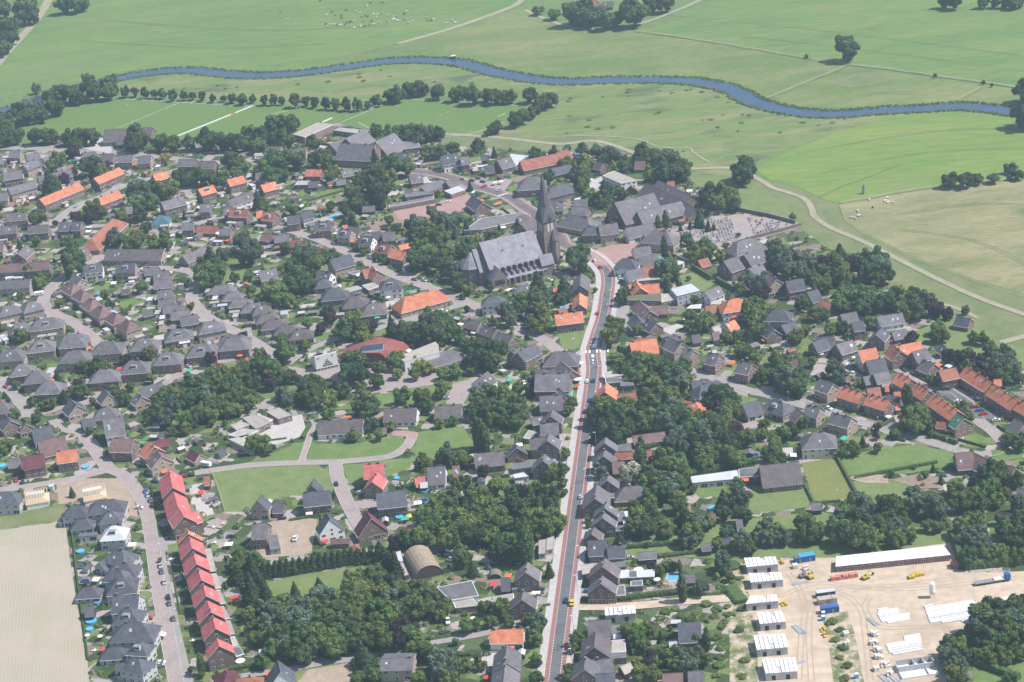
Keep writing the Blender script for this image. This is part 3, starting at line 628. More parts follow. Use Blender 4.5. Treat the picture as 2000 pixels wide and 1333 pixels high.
# ------------------------------------------------------------------ houses
RN = {'O': 'orange-tiled', 'N': 'bright red-tiled', 'T': 'terracotta-tiled', 'P': 'purple-brown-tiled', 'M': 'maroon-roofed', 'G': 'grey-tiled', 'D': 'dark slate-roofed', 'B': 'brown-grey-roofed', 'U': 'blue-green-roofed', 'E': 'green-roofed',
      'F': 'flat pale-roofed', 'K': 'flat grey-roofed', 'V': 'mossy flat-roofed', 'H': 'light sheet-roofed', 'W': 'white slab-roofed', 'S': 'slate-roofed'}
WN = {'b': 'brown brick', 'r': 'red brick', 't': 'tan brick', 'w': 'white-walled', 'g': 'grey-walled', 'y': 'cream-walled', 'k': 'dark timber', 'n': 'dark brick'}
def win_mesh(w, h):
    mb = MB(); mb.box(-w / 2, -0.02, 0, w / 2, 0.06, h, 0)
    n = 2 if w > 1.3 else 1; pw = (w - 0.12 * (n + 1)) / n
    for i in range(n):
        x = -w / 2 + 0.12 + i * (pw + 0.12); mb.box(x, 0.05, 0.12, x + pw, 0.075, h - 0.12, 1)
    return mb.mesh('window', ['white', 'glass'])
WIN = {'s': win_mesh(1.2, 1.3), 'm': win_mesh(1.9, 1.4), 'l': win_mesh(2.7, 1.6), 'f': win_mesh(3.2, 2.2), 'd': win_mesh(0.8, 1.1)}
def door_mesh():
    mb = MB(); mb.box(-0.55, -0.02, 0, 0.55, 0.06, 2.3, 0); mb.box(-0.45, 0.05, 0.0, 0.45, 0.08, 2.15, 1); return mb.mesh('door', ['white', 'door'])
DOOR = door_mesh()
def chim_mesh():
    mb = MB(); mb.box(-0.4, -0.35, -1.3, 0.4, 0.35, 1.1, 0); mb.box(-0.5, -0.45, 1.1, 0.5, 0.45, 1.22, 1); mb.cyl(-0.15, 0, 1.22, 1.5, 0.12, n=6, mi=1); mb.cyl(0.18, 0, 1.22, 1.45, 0.1, n=6, mi=1)
    return mb.mesh('chimney', ['chim', 'lead'])
CHIM = chim_mesh()
def sky_mesh():
    mb = MB(); mb.box(-0.55, -0.7, 0.0, 0.55, 0.7, 0.1, 0); mb.box(-0.45, -0.6, 0.1, 0.45, 0.6, 0.12, 1); return mb.mesh('roof_window', ['lead', 'skyl'])
SKYL = sky_mesh()
def dormer_mesh():
    mb = MB(); mb.box(-1.5, -0.2, -1.4, 1.5, 2.6, 0.9, 0); mb.box(-1.65, -0.4, 0.9, 1.65, 2.7, 1.08, 2)
    for x in (-1.3, -0.42, 0.46): mb.box(x, -0.24, -0.2, x + 0.78, -0.2, 0.75, 1)
    return mb.mesh('dormer', ['white', 'glass', 'lead'])
DORM = dormer_mesh()
def awn_mesh(m):
    mb = MB(); mb.poly([(-1.6, 0, 2.6), (1.6, 0, 2.6), (1.6, 1.9, 2.05), (-1.6, 1.9, 2.05)][::-1]); mb.poly([(-1.6, 1.9, 2.05), (1.6, 1.9, 2.05), (1.6, 1.9, 1.8), (-1.6, 1.9, 1.8)][::-1])
    mb.poly([(-1.6, 0, 2.55), (1.6, 0, 2.55), (1.6, 1.9, 2.0), (-1.6, 1.9, 2.0)])
    mb.bar((-1.5, 0, 2.3), (-1.5, 1.85, 2.03), 0.03); mb.bar((1.5, 0, 2.3), (1.5, 1.85, 2.03), 0.03)
    return mb.mesh('awning', m)
M['awn_o'] = mat('orange_awning_cloth', (0.75, 0.17, 0.06), rough=0.8); M['awn_r'] = mat('red_awning_cloth', (0.62, 0.07, 0.06), rough=0.8)
M['awn_w'] = mat('cream_cloth', (0.78, 0.75, 0.68), rough=0.8); M['awn_g'] = mat('green_cloth', (0.05, 0.38, 0.26), rough=0.8)
AWN = {k: awn_mesh('awn_' + k) for k in 'orwg'}

def faces_cam(p, n):
    return (Vector((CAMP.x - p.x, CAMP.y - p.y)).dot(Vector((n.x, n.y)))) > 0.12 * (CAMP - p).length
def place_windows(root, rz, o2, edges, he, st, big=False, gable=None):
    """windows and doors on the walls turned to the viewer; edges are local (a, b) pairs, outward normal on the right of a->b"""
    c, s = math.cos(rz), math.sin(rz); got_door = False
    for ei, (a, b) in enumerate(edges):
        d = Vector((b[0] - a[0], b[1] - a[1])); L = d.length
        if L < 2.5: continue
        d /= L; n = Vector((d.y, -d.x))
        wn_ = Vector((n.x * c - n.y * s, n.x * s + n.y * c, 0)); mid = Vector((a[0] + b[0], a[1] + b[1])) / 2
        wp = Vector((o2.x + mid.x * c - mid.y * s, o2.y + mid.x * s + mid.y * c, 2))
        if not faces_cam(wp, wn_): continue
        az = math.atan2(n.y, n.x) - math.pi / 2
        floors = max(1, int(st)) if st >= 1.9 else 1
        for fl in range(floors):
            kinds = ['s', 'm', 's', 'm'] if fl else ['m', 'l', 's', 'f']
            cell = 3.3 if L < 25 else 3.0
            k = max(1, int(L / cell))
            for i in range(k):
                t = (i + 0.5) / k * L
                r = R.random()
                if r < 0.08: continue
                kd = kinds[int(R.random() * len(kinds))]
                if L / k < 3.4 and kd in 'lf': kd = 'm'
                z = 0.85 if fl == 0 else 0.9 + fl * 2.75
                if kd == 'f': z = 0.25
                if z + 1.5 > he + 0.3: z = max(0.6, he - 1.55)
                if fl == 0 and L > 5 and not got_door and r > 0.6:
                    link('door', DOOR, root, (a[0] + d.x * t, a[1] + d.y * t, 0.05), az); got_door = True; continue
                link('window', WIN[kd], root, (a[0] + d.x * t, a[1] + d.y * t, z), az)
                if fl == 0 and kd in 'lf' and R.random() < 0.10 and st < 3:
                    link('awning', AWN['oooorwwwg'[int(R.random() * 9)]], root, (a[0] + d.x * t, a[1] + d.y * t, 0), az)
        if gable and ei in gable:
            link('window', WIN['s'], root, ((a[0] + b[0]) / 2, (a[1] + b[1]) / 2, he + 0.55), az)

NH = 0
def house(p1, p2, W, st, roof, wall, fl='', scale=1.0):
    """house whose ridge ends show at photo points p1, p2"""
    global NH
    NH += 1
    hip = 'h' in fl
    pitch = 0.84
    he = {1: 2.7, 1.2: 3.0, 1.5: 3.5, 2: 5.3, 2.5: 6.8, 3: 8.2}.get(st, 2.7 * st)
    if 'l' in fl: pitch = 0.42
    if 'v' in fl: pitch = 0.26
    if 'z' in fl: pitch = 1.15
    hr = he + W / 2 * pitch
    A = at(*p1, hr); B = at(*p2, hr); C = (A + B) / 2; d = B - A; L = math.hypot(d.x, d.y); rz = math.atan2(d.y, d.x)
    if rz > math.pi / 2 or rz <= -math.pi / 2: rz += math.pi
    o2 = Vector((C.x, C.y, 0))
    root = link('house', None, None, o2, rz)
    tv = 0.2; ov = 0.38
    hw = W / 2
    if hip:
        rl = L; L = L + W * 0.92
    hl = L / 2 - (0 if hip else ov)
    # walls
    mb = MB()
    if hip: mb.prism([(-hl, -hw), (hl, -hw), (hl, hw), (-hl, hw)], 0, he, 0)
    else: mb.xsec([(-hw, 0), (hw, 0), (hw, he - 0.04), (0, hr - 0.06), (-hw, he - 0.04)], -hl, hl, 0)
    link('wall', mb.mesh('wall', wall), root)
    ze = he - ov * pitch
    mb = MB(); a = hw + ov
    if hip:
        zt = ze + tv; hx = hl + ov; r2 = max(0.05, rl / 2)
        v = [(-hx, -a, ze), (hx, -a, ze), (hx, a, ze), (-hx, a, ze), (-hx, -a, zt), (hx, -a, zt), (hx, a, zt), (-hx, a, zt), (-r2, 0, hr + tv), (r2, 0, hr + tv)]
        f = [(0, 3, 2, 1), (0, 1, 5, 4), (1, 2, 6, 5), (2, 3, 7, 6), (3, 0, 4, 7), (4, 5, 9, 8), (5, 6, 9), (6, 7, 8, 9), (7, 4, 8)]
        rm = me('roof', v, f, [roof, 'white' if 'w' in fl or wall == 'w' else 'lead'], [0, 1, 1, 1, 1, 0, 0, 0, 0])
    else:
        mb.xsec([(-a, ze), (0, hr), (a, ze), (a, ze + tv), (0, hr + tv), (-a, ze + tv)], -L / 2, L / 2, 0, endm=1 if ('w' in fl or R.random() < 0.35) else 0)
        rm = mb.mesh('roof', [roof, 'white'])
    ro = link('roof', rm, root)
    # ridge capping
    mb = MB(); rr = (rl if hip else L) / 2 - 0.02
    mb.bar((-rr, 0, hr + tv), (rr, 0, hr + tv), 0.14); link('ridge_tile', mb.mesh('ridge_tile', roof), ro)
    for s_ in (-1, 1):      # gutters
        mb = MB(); mb.box(-hl, min(s_ * a, s_ * (a + 0.14)), ze + 0.03, hl, max(s_ * a, s_ * (a + 0.14)), ze + 0.17); 
        nn = Vector((-math.sin(rz) * s_, math.cos(rz) * s_, 0))
        if faces_cam(o2, nn): link('gutter', mb.mesh('gutter', 'white' if 'w' in fl or R.random() < 0.5 else 'lead'), root)
    nc = 0
    for ch in fl:
        if ch.isdigit(): nc = int(ch)
    if nc == 0 and st >= 1.5 and R.random() < 0.75 and 'x' not in fl: nc = 1
    sp = rl if hip else L - 2.0
    for i in range(nc):
        t = (-0.5 + (i + 0.5) / nc) * sp if nc > 1 else R.choice([-0.42, 0.42, 0.3, -0.3]) * sp
        link('chimney', CHIM, ro, (t, 0, hr + 0.1), 0)
    # roof windows and dormers on the slope turned to the viewer
    side = -1
    nn = Vector((-math.sin(rz) * side, math.cos(rz) * side, 0))
    if not faces_cam(o2, nn): side = 1
    tl = math.atan(pitch)
    if 'd' in fl:
        q = link('dormer', DORM, ro, (0, side * hw * 0.62, he + hw * 0.38 * pitch + 0.75), 0 if side < 0 else math.pi)
    ns = 2 if 's' in fl else (1 if R.random() < 0.3 and 'x' not in fl and 'd' not in fl else 0)
    for i in range(ns):
        y = side * hw * R.uniform(0.35, 0.6); xx = R.uniform(-0.33, 0.33) * (rl if hip else L)
        q = link('roof_window', SKYL, ro, (xx, y, hr + tv - abs(y) * pitch - 0.02)); q.rotation_euler = (-side * tl, 0, 0)
    E = [((-hl, -hw), (hl, -hw)), ((hl, -hw), (hl, hw)), ((hl, hw), (-hl, hw)), ((-hl, hw), (-hl, -hw))]
    if 'x' not in fl or L > 16:
        place_windows(root, rz, o2, E, he, st, gable=None if hip or st < 1.5 else (1, 3))
    c, s = math.cos(rz), math.sin(rz)
    fp = [(o2.x + x * c - y * s, o2.y + x * s + y * c) for x, y in ((-hl, -hw), (hl, -hw), (hl, hw), (-hl, hw))]
    mark_poly(fp, 5, 0.8)
    shape = 'hip-roofed' if hip else ('gabled' if st >= 1.5 else 'low gabled')
    typ = 'terrace' if L > 24 and st >= 2 else ('outbuilding' if ('x' in fl or (st <= 1 and L * W < 75)) else ('long hall' if L > 26 else 'house'))
    root['category'] = {'terrace': 'terraced house', 'outbuilding': 'outbuilding', 'long hall': 'hall', 'house': 'house'}[typ]
    root.name = {'terrace': 'terrace', 'outbuilding': 'outbuilding', 'long hall': 'hall', 'house': 'house'}[typ]
    describe(root, '%s %s%s %s' % (RN[roof].replace('-roofed', '-roof'), WN[wall], ' hipped' if hip else '', typ))
    return root, o2, rz, L, he, hr
def flat(pts, h, roof, wall, win=True, trim='white', name=None, look=None, over=0.25):
    """flat building from the corners of its roof as seen"""
    P = [at(x, y, h) for x, y in pts]; C = sum(P, Vector()) / len(P); C.z = 0
    q = [(p.x - C.x, p.y - C.y) for p in P]
    ar = sum(q[i][0] * q[(i + 1) % len(q)][1] - q[(i + 1) % len(q)][0] * q[i][1] for i in range(len(q)))
    if ar < 0: q.reverse()
    d = Vector((q[1][0] - q[0][0], q[1][1] - q[0][1], 0)); rz = math.atan2(d.y, d.x)
    root = link('flat_roofed_building', None, None, C)
    mb = MB(); mb.prism(q, 0, h - 0.3); link('wall', mb.mesh('wall', wall), root)
    k = lambda e: [(x * (1 + e / max(1, math.hypot(x, y))), y * (1 + e / max(1, math.hypot(x, y)))) for x, y in q]
    mb = MB(); mb.prism(k(over), h - 0.3, h, 1, top=0); ro = link('roof', mb.mesh('roof', [roof, trim]), root)
    mb = MB(); o_ = k(over + 0.01); i_ = k(over - 0.3); n = len(q)       # low parapet
    for i in range(n):
        j = (i + 1) % n; mb.prism([o_[i], o_[j], i_[j], i_[i]], h, h + 0.12)
    link('roof_edge', mb.mesh('roof_edge', trim), ro)
    if win: place_windows(root, 0, C, [(q[i], q[(i + 1) % n]) for i in range(n)], h - 0.4, 1 if h < 5 else 2)
    mark_poly([(C.x + x, C.y + y) for x, y in q], 5, 0.5)
    root['category'] = 'building' if h > 2.8 else 'shed'
    describe(root, look or '%s %s block' % (RN[roof], WN[wall]))
    return root

# one line each: ridge ends (in quarter-pixel units of the named tile), width in m, storeys, roof, wall, flags
DATA = """
T 0 0
75 1183 165 1180 8 2 G t
200 1215 300 1190 9 2 G w
330 1242 420 1200 8 1.5 G w
175 1290 290 1245 9 2 G t
440 1325 510 1297 9 2 G b
650 1195 745 1186 9 2 G b
795 1205 893 1203 9 2 B b w
930 1215 1045 1213 9 2 G t w
1080 1222 1185 1218 9 2 G t w
1395 1245 1530 1245 9 2 G b
1545 1262 1680 1262 9 2 B b
-40 1240 20 1230 9 2 G t
815 1018 995 1008 16 1.5 B b x
1105 1002 1190 998 13 1.2 B b x
905 1082 985 1074 9 1.2 D b x
500 1300 560 1290 8 1 T r x
T 500 0
700 1085 850 1012 17 2 G r w2
575 1130 690 1078 15 1.5 G r w
655 1122 935 1135 20 2 G r w2
930 1112 1080 1040 22 1.5 G r ws
1065 1195 1205 1200 10 2 D b w
75 1150 200 1147 9 1.5 G t w
262 1165 395 1157 9 1.5 G t w
1440 1222 1575 1197 12 2 D w s
1590 1232 1660 1222 10 2 G r
1880 1255 1990 1225 12 1.5 G r
1780 1300 1860 1290 9 1 D b
1760 1220 1810 1218 5 1 D k x
T 1000 0
60 1262 400 1192 12 1.5 T b
345 1198 430 1165 11 1.5 T r
300 1322 470 1285 9 1 D b x
640 1262 720 1280 8 1 B b x
960 1262 1045 1262 9 1 P r x
590 -10 660 5 10 2 O r
700 20 790 15 8 1 B b
T 0 333
20 22 170 -5 10 2 G b w
290 50 555 -8 10 2 B t 2
60 140 265 82 9 2 G t
-50 190 60 176 9 2 G t
45 340 210 328 9 2 B t
305 226 617 97 9 2 O b 3
730 65 935 -22 9 2 O b 2
742 228 925 158 9 2 O r 2
1190 35 1300 5 9 2 O b
1255 250 1430 205 10 2 G b
1545 150 1665 115 9 2 O b d1
1770 75 1900 42 9 2 O b 2
1780 235 1960 170 9 2 B w
1560 268 1645 262 9 2 G b
1740 298 1800 290 8 2 B r
1800 300 1945 308 9 2 T b d2
905 298 1035 280 8 2 G r w
1240 352 1262 350 11 1 U w h
1415 414 1510 405 8 2 G r w
1545 430 1700 440 8 1 T r 1
1722 450 1810 452 8 2 G r
-30 447 130 430 9 2 B r 2
215 438 380 424 9 2 B b w
462 408 548 404 10 2 D b w
562 404 640 402 10 2 D b w
715 532 885 378 14 1.2 T r h
585 622 655 588 12 1 B t w
830 618 1280 620 12 1.5 B t s
1422 668 1620 590 10 1 B t w
132 655 206 585 10 2 B r
-70 576 30 570 9 2 B t
-20 738 390 715 9 2 P b 3
-30 865 240 851 9 2 G t 3
650 745 800 726 9 2 D w d1
905 737 1060 726 9 2 D t d1
575 812 640 852 8 2 G t w
549 880 575 896 10 2 P t h
628 933 654 949 10 2 P t h
698 1000 724 1016 10 2 P t h
774 1058 800 1074 10 2 P t h
885 1108 911 1124 10 2 P t h
986 1170 1012 1187 10 2 P t h
1130 760 1235 755 9 1.5 G b
1200 792 1315 785 9 1.5 G b
1200 862 1345 850 9 1.5 G b
1230 940 1350 935 9 1.5 G b
1235 1010 1370 1000 9 1.5 G b
1270 1060 1430 1045 8 1.5 G b
1330 1105 1480 1088 9 1.5 G b
1400 1150 1545 1125 9 1.5 G b
1105 1103 1190 1085 6 1 D b x
945 935 1010 930 5 1 D k x
1680 902 1780 896 9 1.5 G b h
1780 960 1850 952 8 1.5 G b h
1830 1012 1920 1002 8 1.5 G b h
1930 1045 2010 1038 9 1.5 G b h
30 1065 95 1050 10 2 G t h
220 1035 262 1025 10 2 G t h
290 1168 420 1150 11 2 G t hd
120 1200 175 1185 10 2 G t h
505 1295 620 1272 11 2 G t h
1600 1190 1680 1175 11 2 G t hs
1345 1248 1430 1235 11 1.5 G t hd
1760 1290 1880 1285 10 2 G t h
T 500 333
390 -5 515 -5 8 1.5 O b
35 118 150 88 9 1.5 O b 1
405 92 480 85 7 1 D k x
660 5 755 -12 8 2 G b
620 78 700 66 6 1 G b x
0 320 50 315 8 2 O b
62 326 150 335 9 2 T b d
240 362 340 352 9 2 D r
345 332 440 312 9 2 D w w
462 410 590 402 9 2 D r d2
645 458 750 465 9 2 G t d2
720 440 820 452 8 1 G b
812 515 918 522 9 2 D w d
950 570 1060 592 9 2 T b d
1062 610 1180 637 9 2 O b 1
1110 590 1240 560 5 1 O b x
985 490 1090 480 9 1 B b
905 482 980 480 8 1 D k
280 535 350 545 8 1.5 T b
350 568 430 582 8 1.5 T b
450 590 540 628 8 1.5 T b
550 400 600 398 6 1 O b x
670 432 715 428 4 1 O b x
50 490 135 500 8 1 P r
140 512 260 500 8 1 G b
575 700 740 656 12 2 D t
480 790 590 800 9 1.5 D w
20 790 160 765 11 1.5 G t ws
825 782 925 758 9 2 T r
850 752 950 790 9 2 T r 2
1025 855 1068 850 11 2 D w hd
500 855 530 852 9 1.5 D b h
575 925 640 918 12 1.5 D b h
742 985 795 980 12 1.5 B b h
880 1042 935 1035 12 1.5 B b h
1165 995 1400 930 14 1.5 O t h2
1820 985 1880 980 10 2 D w h
1645 1160 1760 1188 8 1.5 B b
1772 1210 1885 1248 8 1.5 B b
1892 1262 2010 1300 8 1.5 B b
10 1060 60 1050 9 1.5 B t h
45 1125 120 1115 9 1.5 B t h
90 1172 180 1162 9 1.5 B t h
195 1212 280 1205 9 1.5 B t h
305 1250 385 1240 9 1.5 B t h
190 1100 250 1095 3 1 H w x
1195 48 1295 30 9 1.5 B r
1478 92 1550 62 9 1 B b
1690 196 1770 255 11 1.5 D r w
1160 150 1220 148 7 1 G b
-5 20 60 15 9 2 B b
830 285 930 278 6 1 G k x
T 1000 333
300 132 430 100 12 1.5 D r h
120 52 175 48 15 2 G r hw
300 248 340 246 10 1 B b h
480 235 590 225 8 1 G r
450 345 590 372 14 1.5 G t h
465 285 600 290 9 1 G b
640 385 728 365 7 1 B r
672 432 825 412 11 2 G t w2
600 438 650 436 9 2 D b h
800 256 1108 178 26 1.2 G b xs
1045 102 1328 235 14 1 B b xs
1142 80 1400 200 14 1 B b xs
975 326 1325 242 15 1.2 G b xs
1335 243 1430 300 11 1.2 G b x
880 458 1100 412 11 1.5 G w
1100 470 1210 478 14 2 G t h
940 612 1080 592 11 1 G w
985 692 1130 652 11 1 B w
865 690 925 692 10 2 D w h
885 790 1010 765 12 1 G w x
1012 765 1130 742 12 1 T w x
962 862 1005 925 9 1.5 O b
1000 900 1150 885 9 1 O b
905 900 960 885 7 1 O b
1505 948 1620 905 9 2 G w w
1505 1065 1610 1050 7 1 T r x
1700 1010 1765 1000 12 2 O w h
985 1015 1075 1100 10 1.5 P b w
1090 1062 1218 1055 8 1 P b
960 1125 1010 1185 10 1.5 D b w
1055 1165 1130 1200 9 1.5 D b w
1665 1200 1740 1170 8 2 O w w
1560 1270 1620 1262 7 1.5 P r
940 1322 1115 1305 11 1.5 T b
540 806 530 900 9 1.5 G b w
530 958 522 1045 8 1.5 O b w
330 1132 552 1104 10 2 O b ws2
355 1092 415 1072 5 1 T b x
30 930 120 882 8 1 D w
75 1120 130 1105 5 1 D k x
1450 705 1530 682 8 1 T r x
1760 562 1860 528 13 2 G t hs
1650 712 1760 672 13 2 G b
1810 662 1990 600 13 2 G b ws
1840 772 1960 735 9 1.5 G b
1432 140 1510 135 9 1.5 D b s
1210 90 1270 85 5 1 T k x
1195 1322 1290 1292 10 1.5 D b
930 125 935 112 8 1 P b x
40 365 130 350 9 1 B b
60 420 190 345 10 1.5 B b
T 1500 333
-10 812 70 855 11 2 P t w
135 868 275 845 11 2 D r
300 955 390 930 11 1.5 D b
400 1018 500 1035 10 1.2 T r
40 1088 112 1088 11 2 D t h
100 1215 205 1180 9 1.5 D b
562 1130 690 1105 10 1 B b
650 1195 745 1180 8 2 D b
850 1148 1048 1113 9 1.5 G w ws
840 1285 890 1228 9 2 D b w
962 1262 1080 1240 8 1 G b
1470 1142 1590 1162 8 1 D r x
380 1300 520 1300 9 1.5 D b
-5 1210 50 1250 9 1.5 D b
T 0 666
40 66 112 60 12 2 G t hs
290 -5 348 -12 12 2 G t hd
540 -40 600 -45 12 2 G t h
540 78 622 74 12 2 G t h
790 10 880 4 12 2 G t h
1090 -16 1160 -22 12 2 G t h
1272 92 1340 87 12 2 G r hd
1530 28 1610 20 12 2 G r hd
1780 -20 1865 -27 12 2 G b h
1010 160 1085 154 12 2 G r hd
775 227 850 220 12 2 G r h
145 186 188 181 11 2 G r h
250 246 300 240 11 2 G r h
352 316 412 313 12 2 G r h
-60 486 12 478 11 2 G r h
850 422 812 380 10 1.5 D t w
600 508 545 455 11 1.5 D t w
85 628 42 588 10 1.5 D r w
205 655 178 635 8 1.5 D r w
1085 368 1270 330 10 1.5 G t
1110 440 1070 410 9 1.5 G t w
245 700 402 664 12 1.5 D w w
290 795 508 742 14 1.5 P t w
165 914 340 880 11 2 M b
438 870 606 848 10 2 O b
62 925 160 914 8 1 G b x
630 628 735 600 8 1 D b x
790 528 850 522 10 1.5 G t h
800 622 962 592 16 2 G w ws
872 766 1050 772 11 2 P b w
1148 794 1205 832 11 2 O r w
1222 862 1262 905 12 2 P t w
1490 853 1562 890 7 1 M t wx
1700 845 1755 835 5 1 D g x
1215 780 1315 762 6 1 M t x
1200 640 1255 640 4 1 D k x
1245 725 1285 722 4 1 D k x
-10 1185 80 1180 11 2 D g h
560 1292 620 1288 9 2 D g h
760 1250 890 1238 11 2 D g hs
1590 1065 1640 1060 7 1 T k x
380 1120 420 1115 2 1 H w x
T 0 1000
840 2 880 -2 9 2 D g h
870 112 900 110 11 2 H g hd
900 290 955 300 11 2 D g h
770 400 840 360 8 1 D g
910 405 990 402 11 2 D g h
915 450 945 455 10 2 D g h
930 508 955 505 13 2 D g hd
880 655 1090 650 13 2 D g
985 752 1010 752 12 2 D g hd
975 872 1110 868 13 2 D g hs
1070 1018 1100 1020 9 2 D g hd
1045 1140 1085 1148 10 2 D g h
610 62 665 56 8 1 D g h
655 592 722 588 8 1 D g h
660 745 735 738 7 1 D k x
850 1065 925 1060 8 1 D g h
520 -2 640 -10 8 1 D g h
900 1190 980 1180 8 1 D g x
1760 1240 1775 1260 10 1.5 M r h
1850 1310 1960 1290 11 1.5 T r h
T 500 666
1000 530 1260 525 12 1 B w 2
485 627 840 612 12 1 B w 2
1392 512 1610 500 11 1 B w 2
1335 992 1480 982 14 1 G w s
1530 982 1590 975 11 1 P w s
840 968 1002 957 12 2 N b 2
905 1105 948 1032 9 2 N b w
935 1197 1172 1170 12 2 D b
362 1192 582 1168 11 2 D b w
455 1078 430 1130 9 2 D r wz
45 1200 10 1250 9 2 D t wz
130 1265 220 1262 8 1 D b
1740 292 1812 240 11 1.5 B w ws
1700 890 1935 862 11 1.5 B b s
1235 1075 1320 1060 7 1 N k x
1280 1110 1340 1105 4 1 H k x
980 685 1020 680 4 1 P k x
1345 925 1380 925 4 1 P k x
T 1000 666
40 95 180 22 10 2 D b w
60 55 0 90 9 2 B b
330 88 432 85 13 1.5 G b h
180 225 330 220 8 1.5 B b
378 165 470 235 9 1.5 B b w
180 262 452 256 15 2 G b s2
350 365 425 418 6 1.5 G b
215 435 398 425 13 1.5 G b s
318 540 300 592 10 2 G b w
215 652 365 640 10 2 G b
294 722 272 782 11 2 G b w
140 765 270 757 9 2 B b
252 885 238 940 11 2 G b w
25 805 35 838 10 1.5 D b w
145 605 240 590 6 1 G b
737 330 722 402 11 2 O b w
812 430 965 402 7 1 T b
732 755 722 802 11 2 G b w
722 850 712 905 11 2 G b w
940 745 1195 712 7 1 P b 
752 1045 742 1095 10 2 G b w
662 1125 645 1235 12 2 G b w
735 1262 722 1310 11 2 G b w
880 1142 985 1135 11 1.2 B b h
1035 860 1095 858 7 1 T b x
800 880 960 868 5 1 T b x
780 950 880 942 9 1 P b x
1050 1020 1140 1020 6 1 B k x
1395 325 1535 300 9 1 D b
1475 350 1605 308 10 1.5 D w h
1415 476 1435 478 11 1.5 O r h
918 15 1130 -15 13 1.5 O w
1230 -25 1325 20 10 2 G t w
1335 62 1420 78 10 2 G r w
1532 92 1625 110 10 2 G r w
1772 160 1880 182 10 2 G r w
1800 500 1930 468 11 1.2 D w
1090 270 1135 268 4 1 G k x
1400 -40 1470 -50 7 1 B b x
520 -340 525 -338 4 1 D k x
T 1500 666
345 12 458 -20 10 1.5 D b w
530 32 660 -8 10 1.5 G b w
702 82 845 56 11 2 O w w
762 162 910 135 11 1.5 D b
968 28 1040 85 10 2 T b w
1000 45 1190 5 10 2 O b w
1125 88 1240 60 10 2 G b w
1205 148 1300 185 9 1.5 G b w
1350 26 1395 52 7 1.2 D b w
1332 236 1470 210 9 2 T b
820 262 940 236 9 1.5 G b
740 285 805 272 7 1 G b x
1545 206 1752 330 9 2 O b 3
1762 347 1955 470 9 2 O b 3
1960 450 2150 560 9 2 O b 3
1022 250 1122 305 9 2 O b 2
1162 330 1262 392 9 2 O b 3
1292 416 1482 548 9 2 O b 4
1478 573 1535 610 10 2 E r w
575 357 745 410 9 2 O b 3
787 417 955 468 9 2 O b 3
402 300 512 340 9 2 G t w
40 455 115 482 10 1.5 D t hd
222 525 270 562 9 1.5 B t
300 500 412 522 9 2 G t 2
500 560 660 602 9 2 G t 2
355 718 430 714 13 2 G y h
1458 880 1600 868 13 1.2 P b w
1590 868 1722 930 11 1.2 P b w
1762 932 1935 1000 11 1.2 P b s
1922 608 2010 650 10 2 G r w
770 375 875 362 7 1 T b x
910 350 945 348 5 1 O b x
980 405 1035 400 5 1 O b x
905 430 1035 440 6 1 D b x
985 495 1030 490 5 1 O b x
1760 305 1825 302 5 1 O b x
1315 632 1390 640 5 1 T b x
600 275 640 272 5 1 P k x
190 145 240 150 6 1 P k x
-70 980 245 946 17 1.2 B b x
1945 1150 2010 1160 7 1 G k x
T 500 1000
548 8 580 58 12 2 D w wz
862 -5 900 55 14 1.5 M b wz
-30 95 95 90 12 2 G b
170 1162 192 1255 11 2 D w wz
980 1150 1238 1142 13 2 G t v
1165 125 1215 135 4 1 T k x
580 218 730 212 3 1 P r x
1910 520 1985 515 9 1 D k x
20 1080 100 1070 3 1 H k x
T 1000 1000
122 393 104 475 11 2 G b w
90 615 74 690 11 2 G b w
-175 925 92 918 9 1.5 O w
-40 1040 -55 1180 11 2 G b w
-55 1190 -68 1330 11 2 G b w
640 120 620 180 8 1 B b
592 228 740 222 11 1.5 D b
745 268 885 262 9 1.5 D b w
728 362 702 430 13 2 B b w
706 500 690 562 12 2 G b w
592 852 776 845 12 1.5 B b
655 932 640 1060 12 2 B b ws
575 1130 562 1235 11 2 G b w
625 1160 790 1150 8 1.5 G b
650 1270 805 1260 8 1.5 D b
1292 872 1475 862 13 1 D b x
1172 1268 1335 1260 8 1 P k x
1372 1250 1500 1245 8 1 G k x
1225 1020 1290 1015 6 1 H g x
978 320 1130 308 5 1 K k x
1475 255 1555 248 5 1 G k x
1620 212 1715 206 4 1 D k x
1745 68 1800 62 9 1 G k wx
1500 25 1590 18 6 1 P k x
845 1215 925 1180 5 1 F k x
1330 498 1430 492 5 1 G k x
720 5 705 50 11 2 G b w
780 10 870 -10 7 1 G b
T 1500 1000
330 -65 420 -70 5 1 G k x
"""
off = (0, 0)
for ln in DATA.strip().split('\n'):
    t = ln.split()
    if t[0] == 'T': off = (float(t[1]), float(t[2])); continue
    x1, y1, x2, y2 = [float(v) / 4 for v in t[:4]]
    house((off[0] + x1, off[1] + y1), (off[0] + x2, off[1] + y2), float(t[4]), float(t[5]), t[6], t[7], t[8] if len(t) > 8 else '')
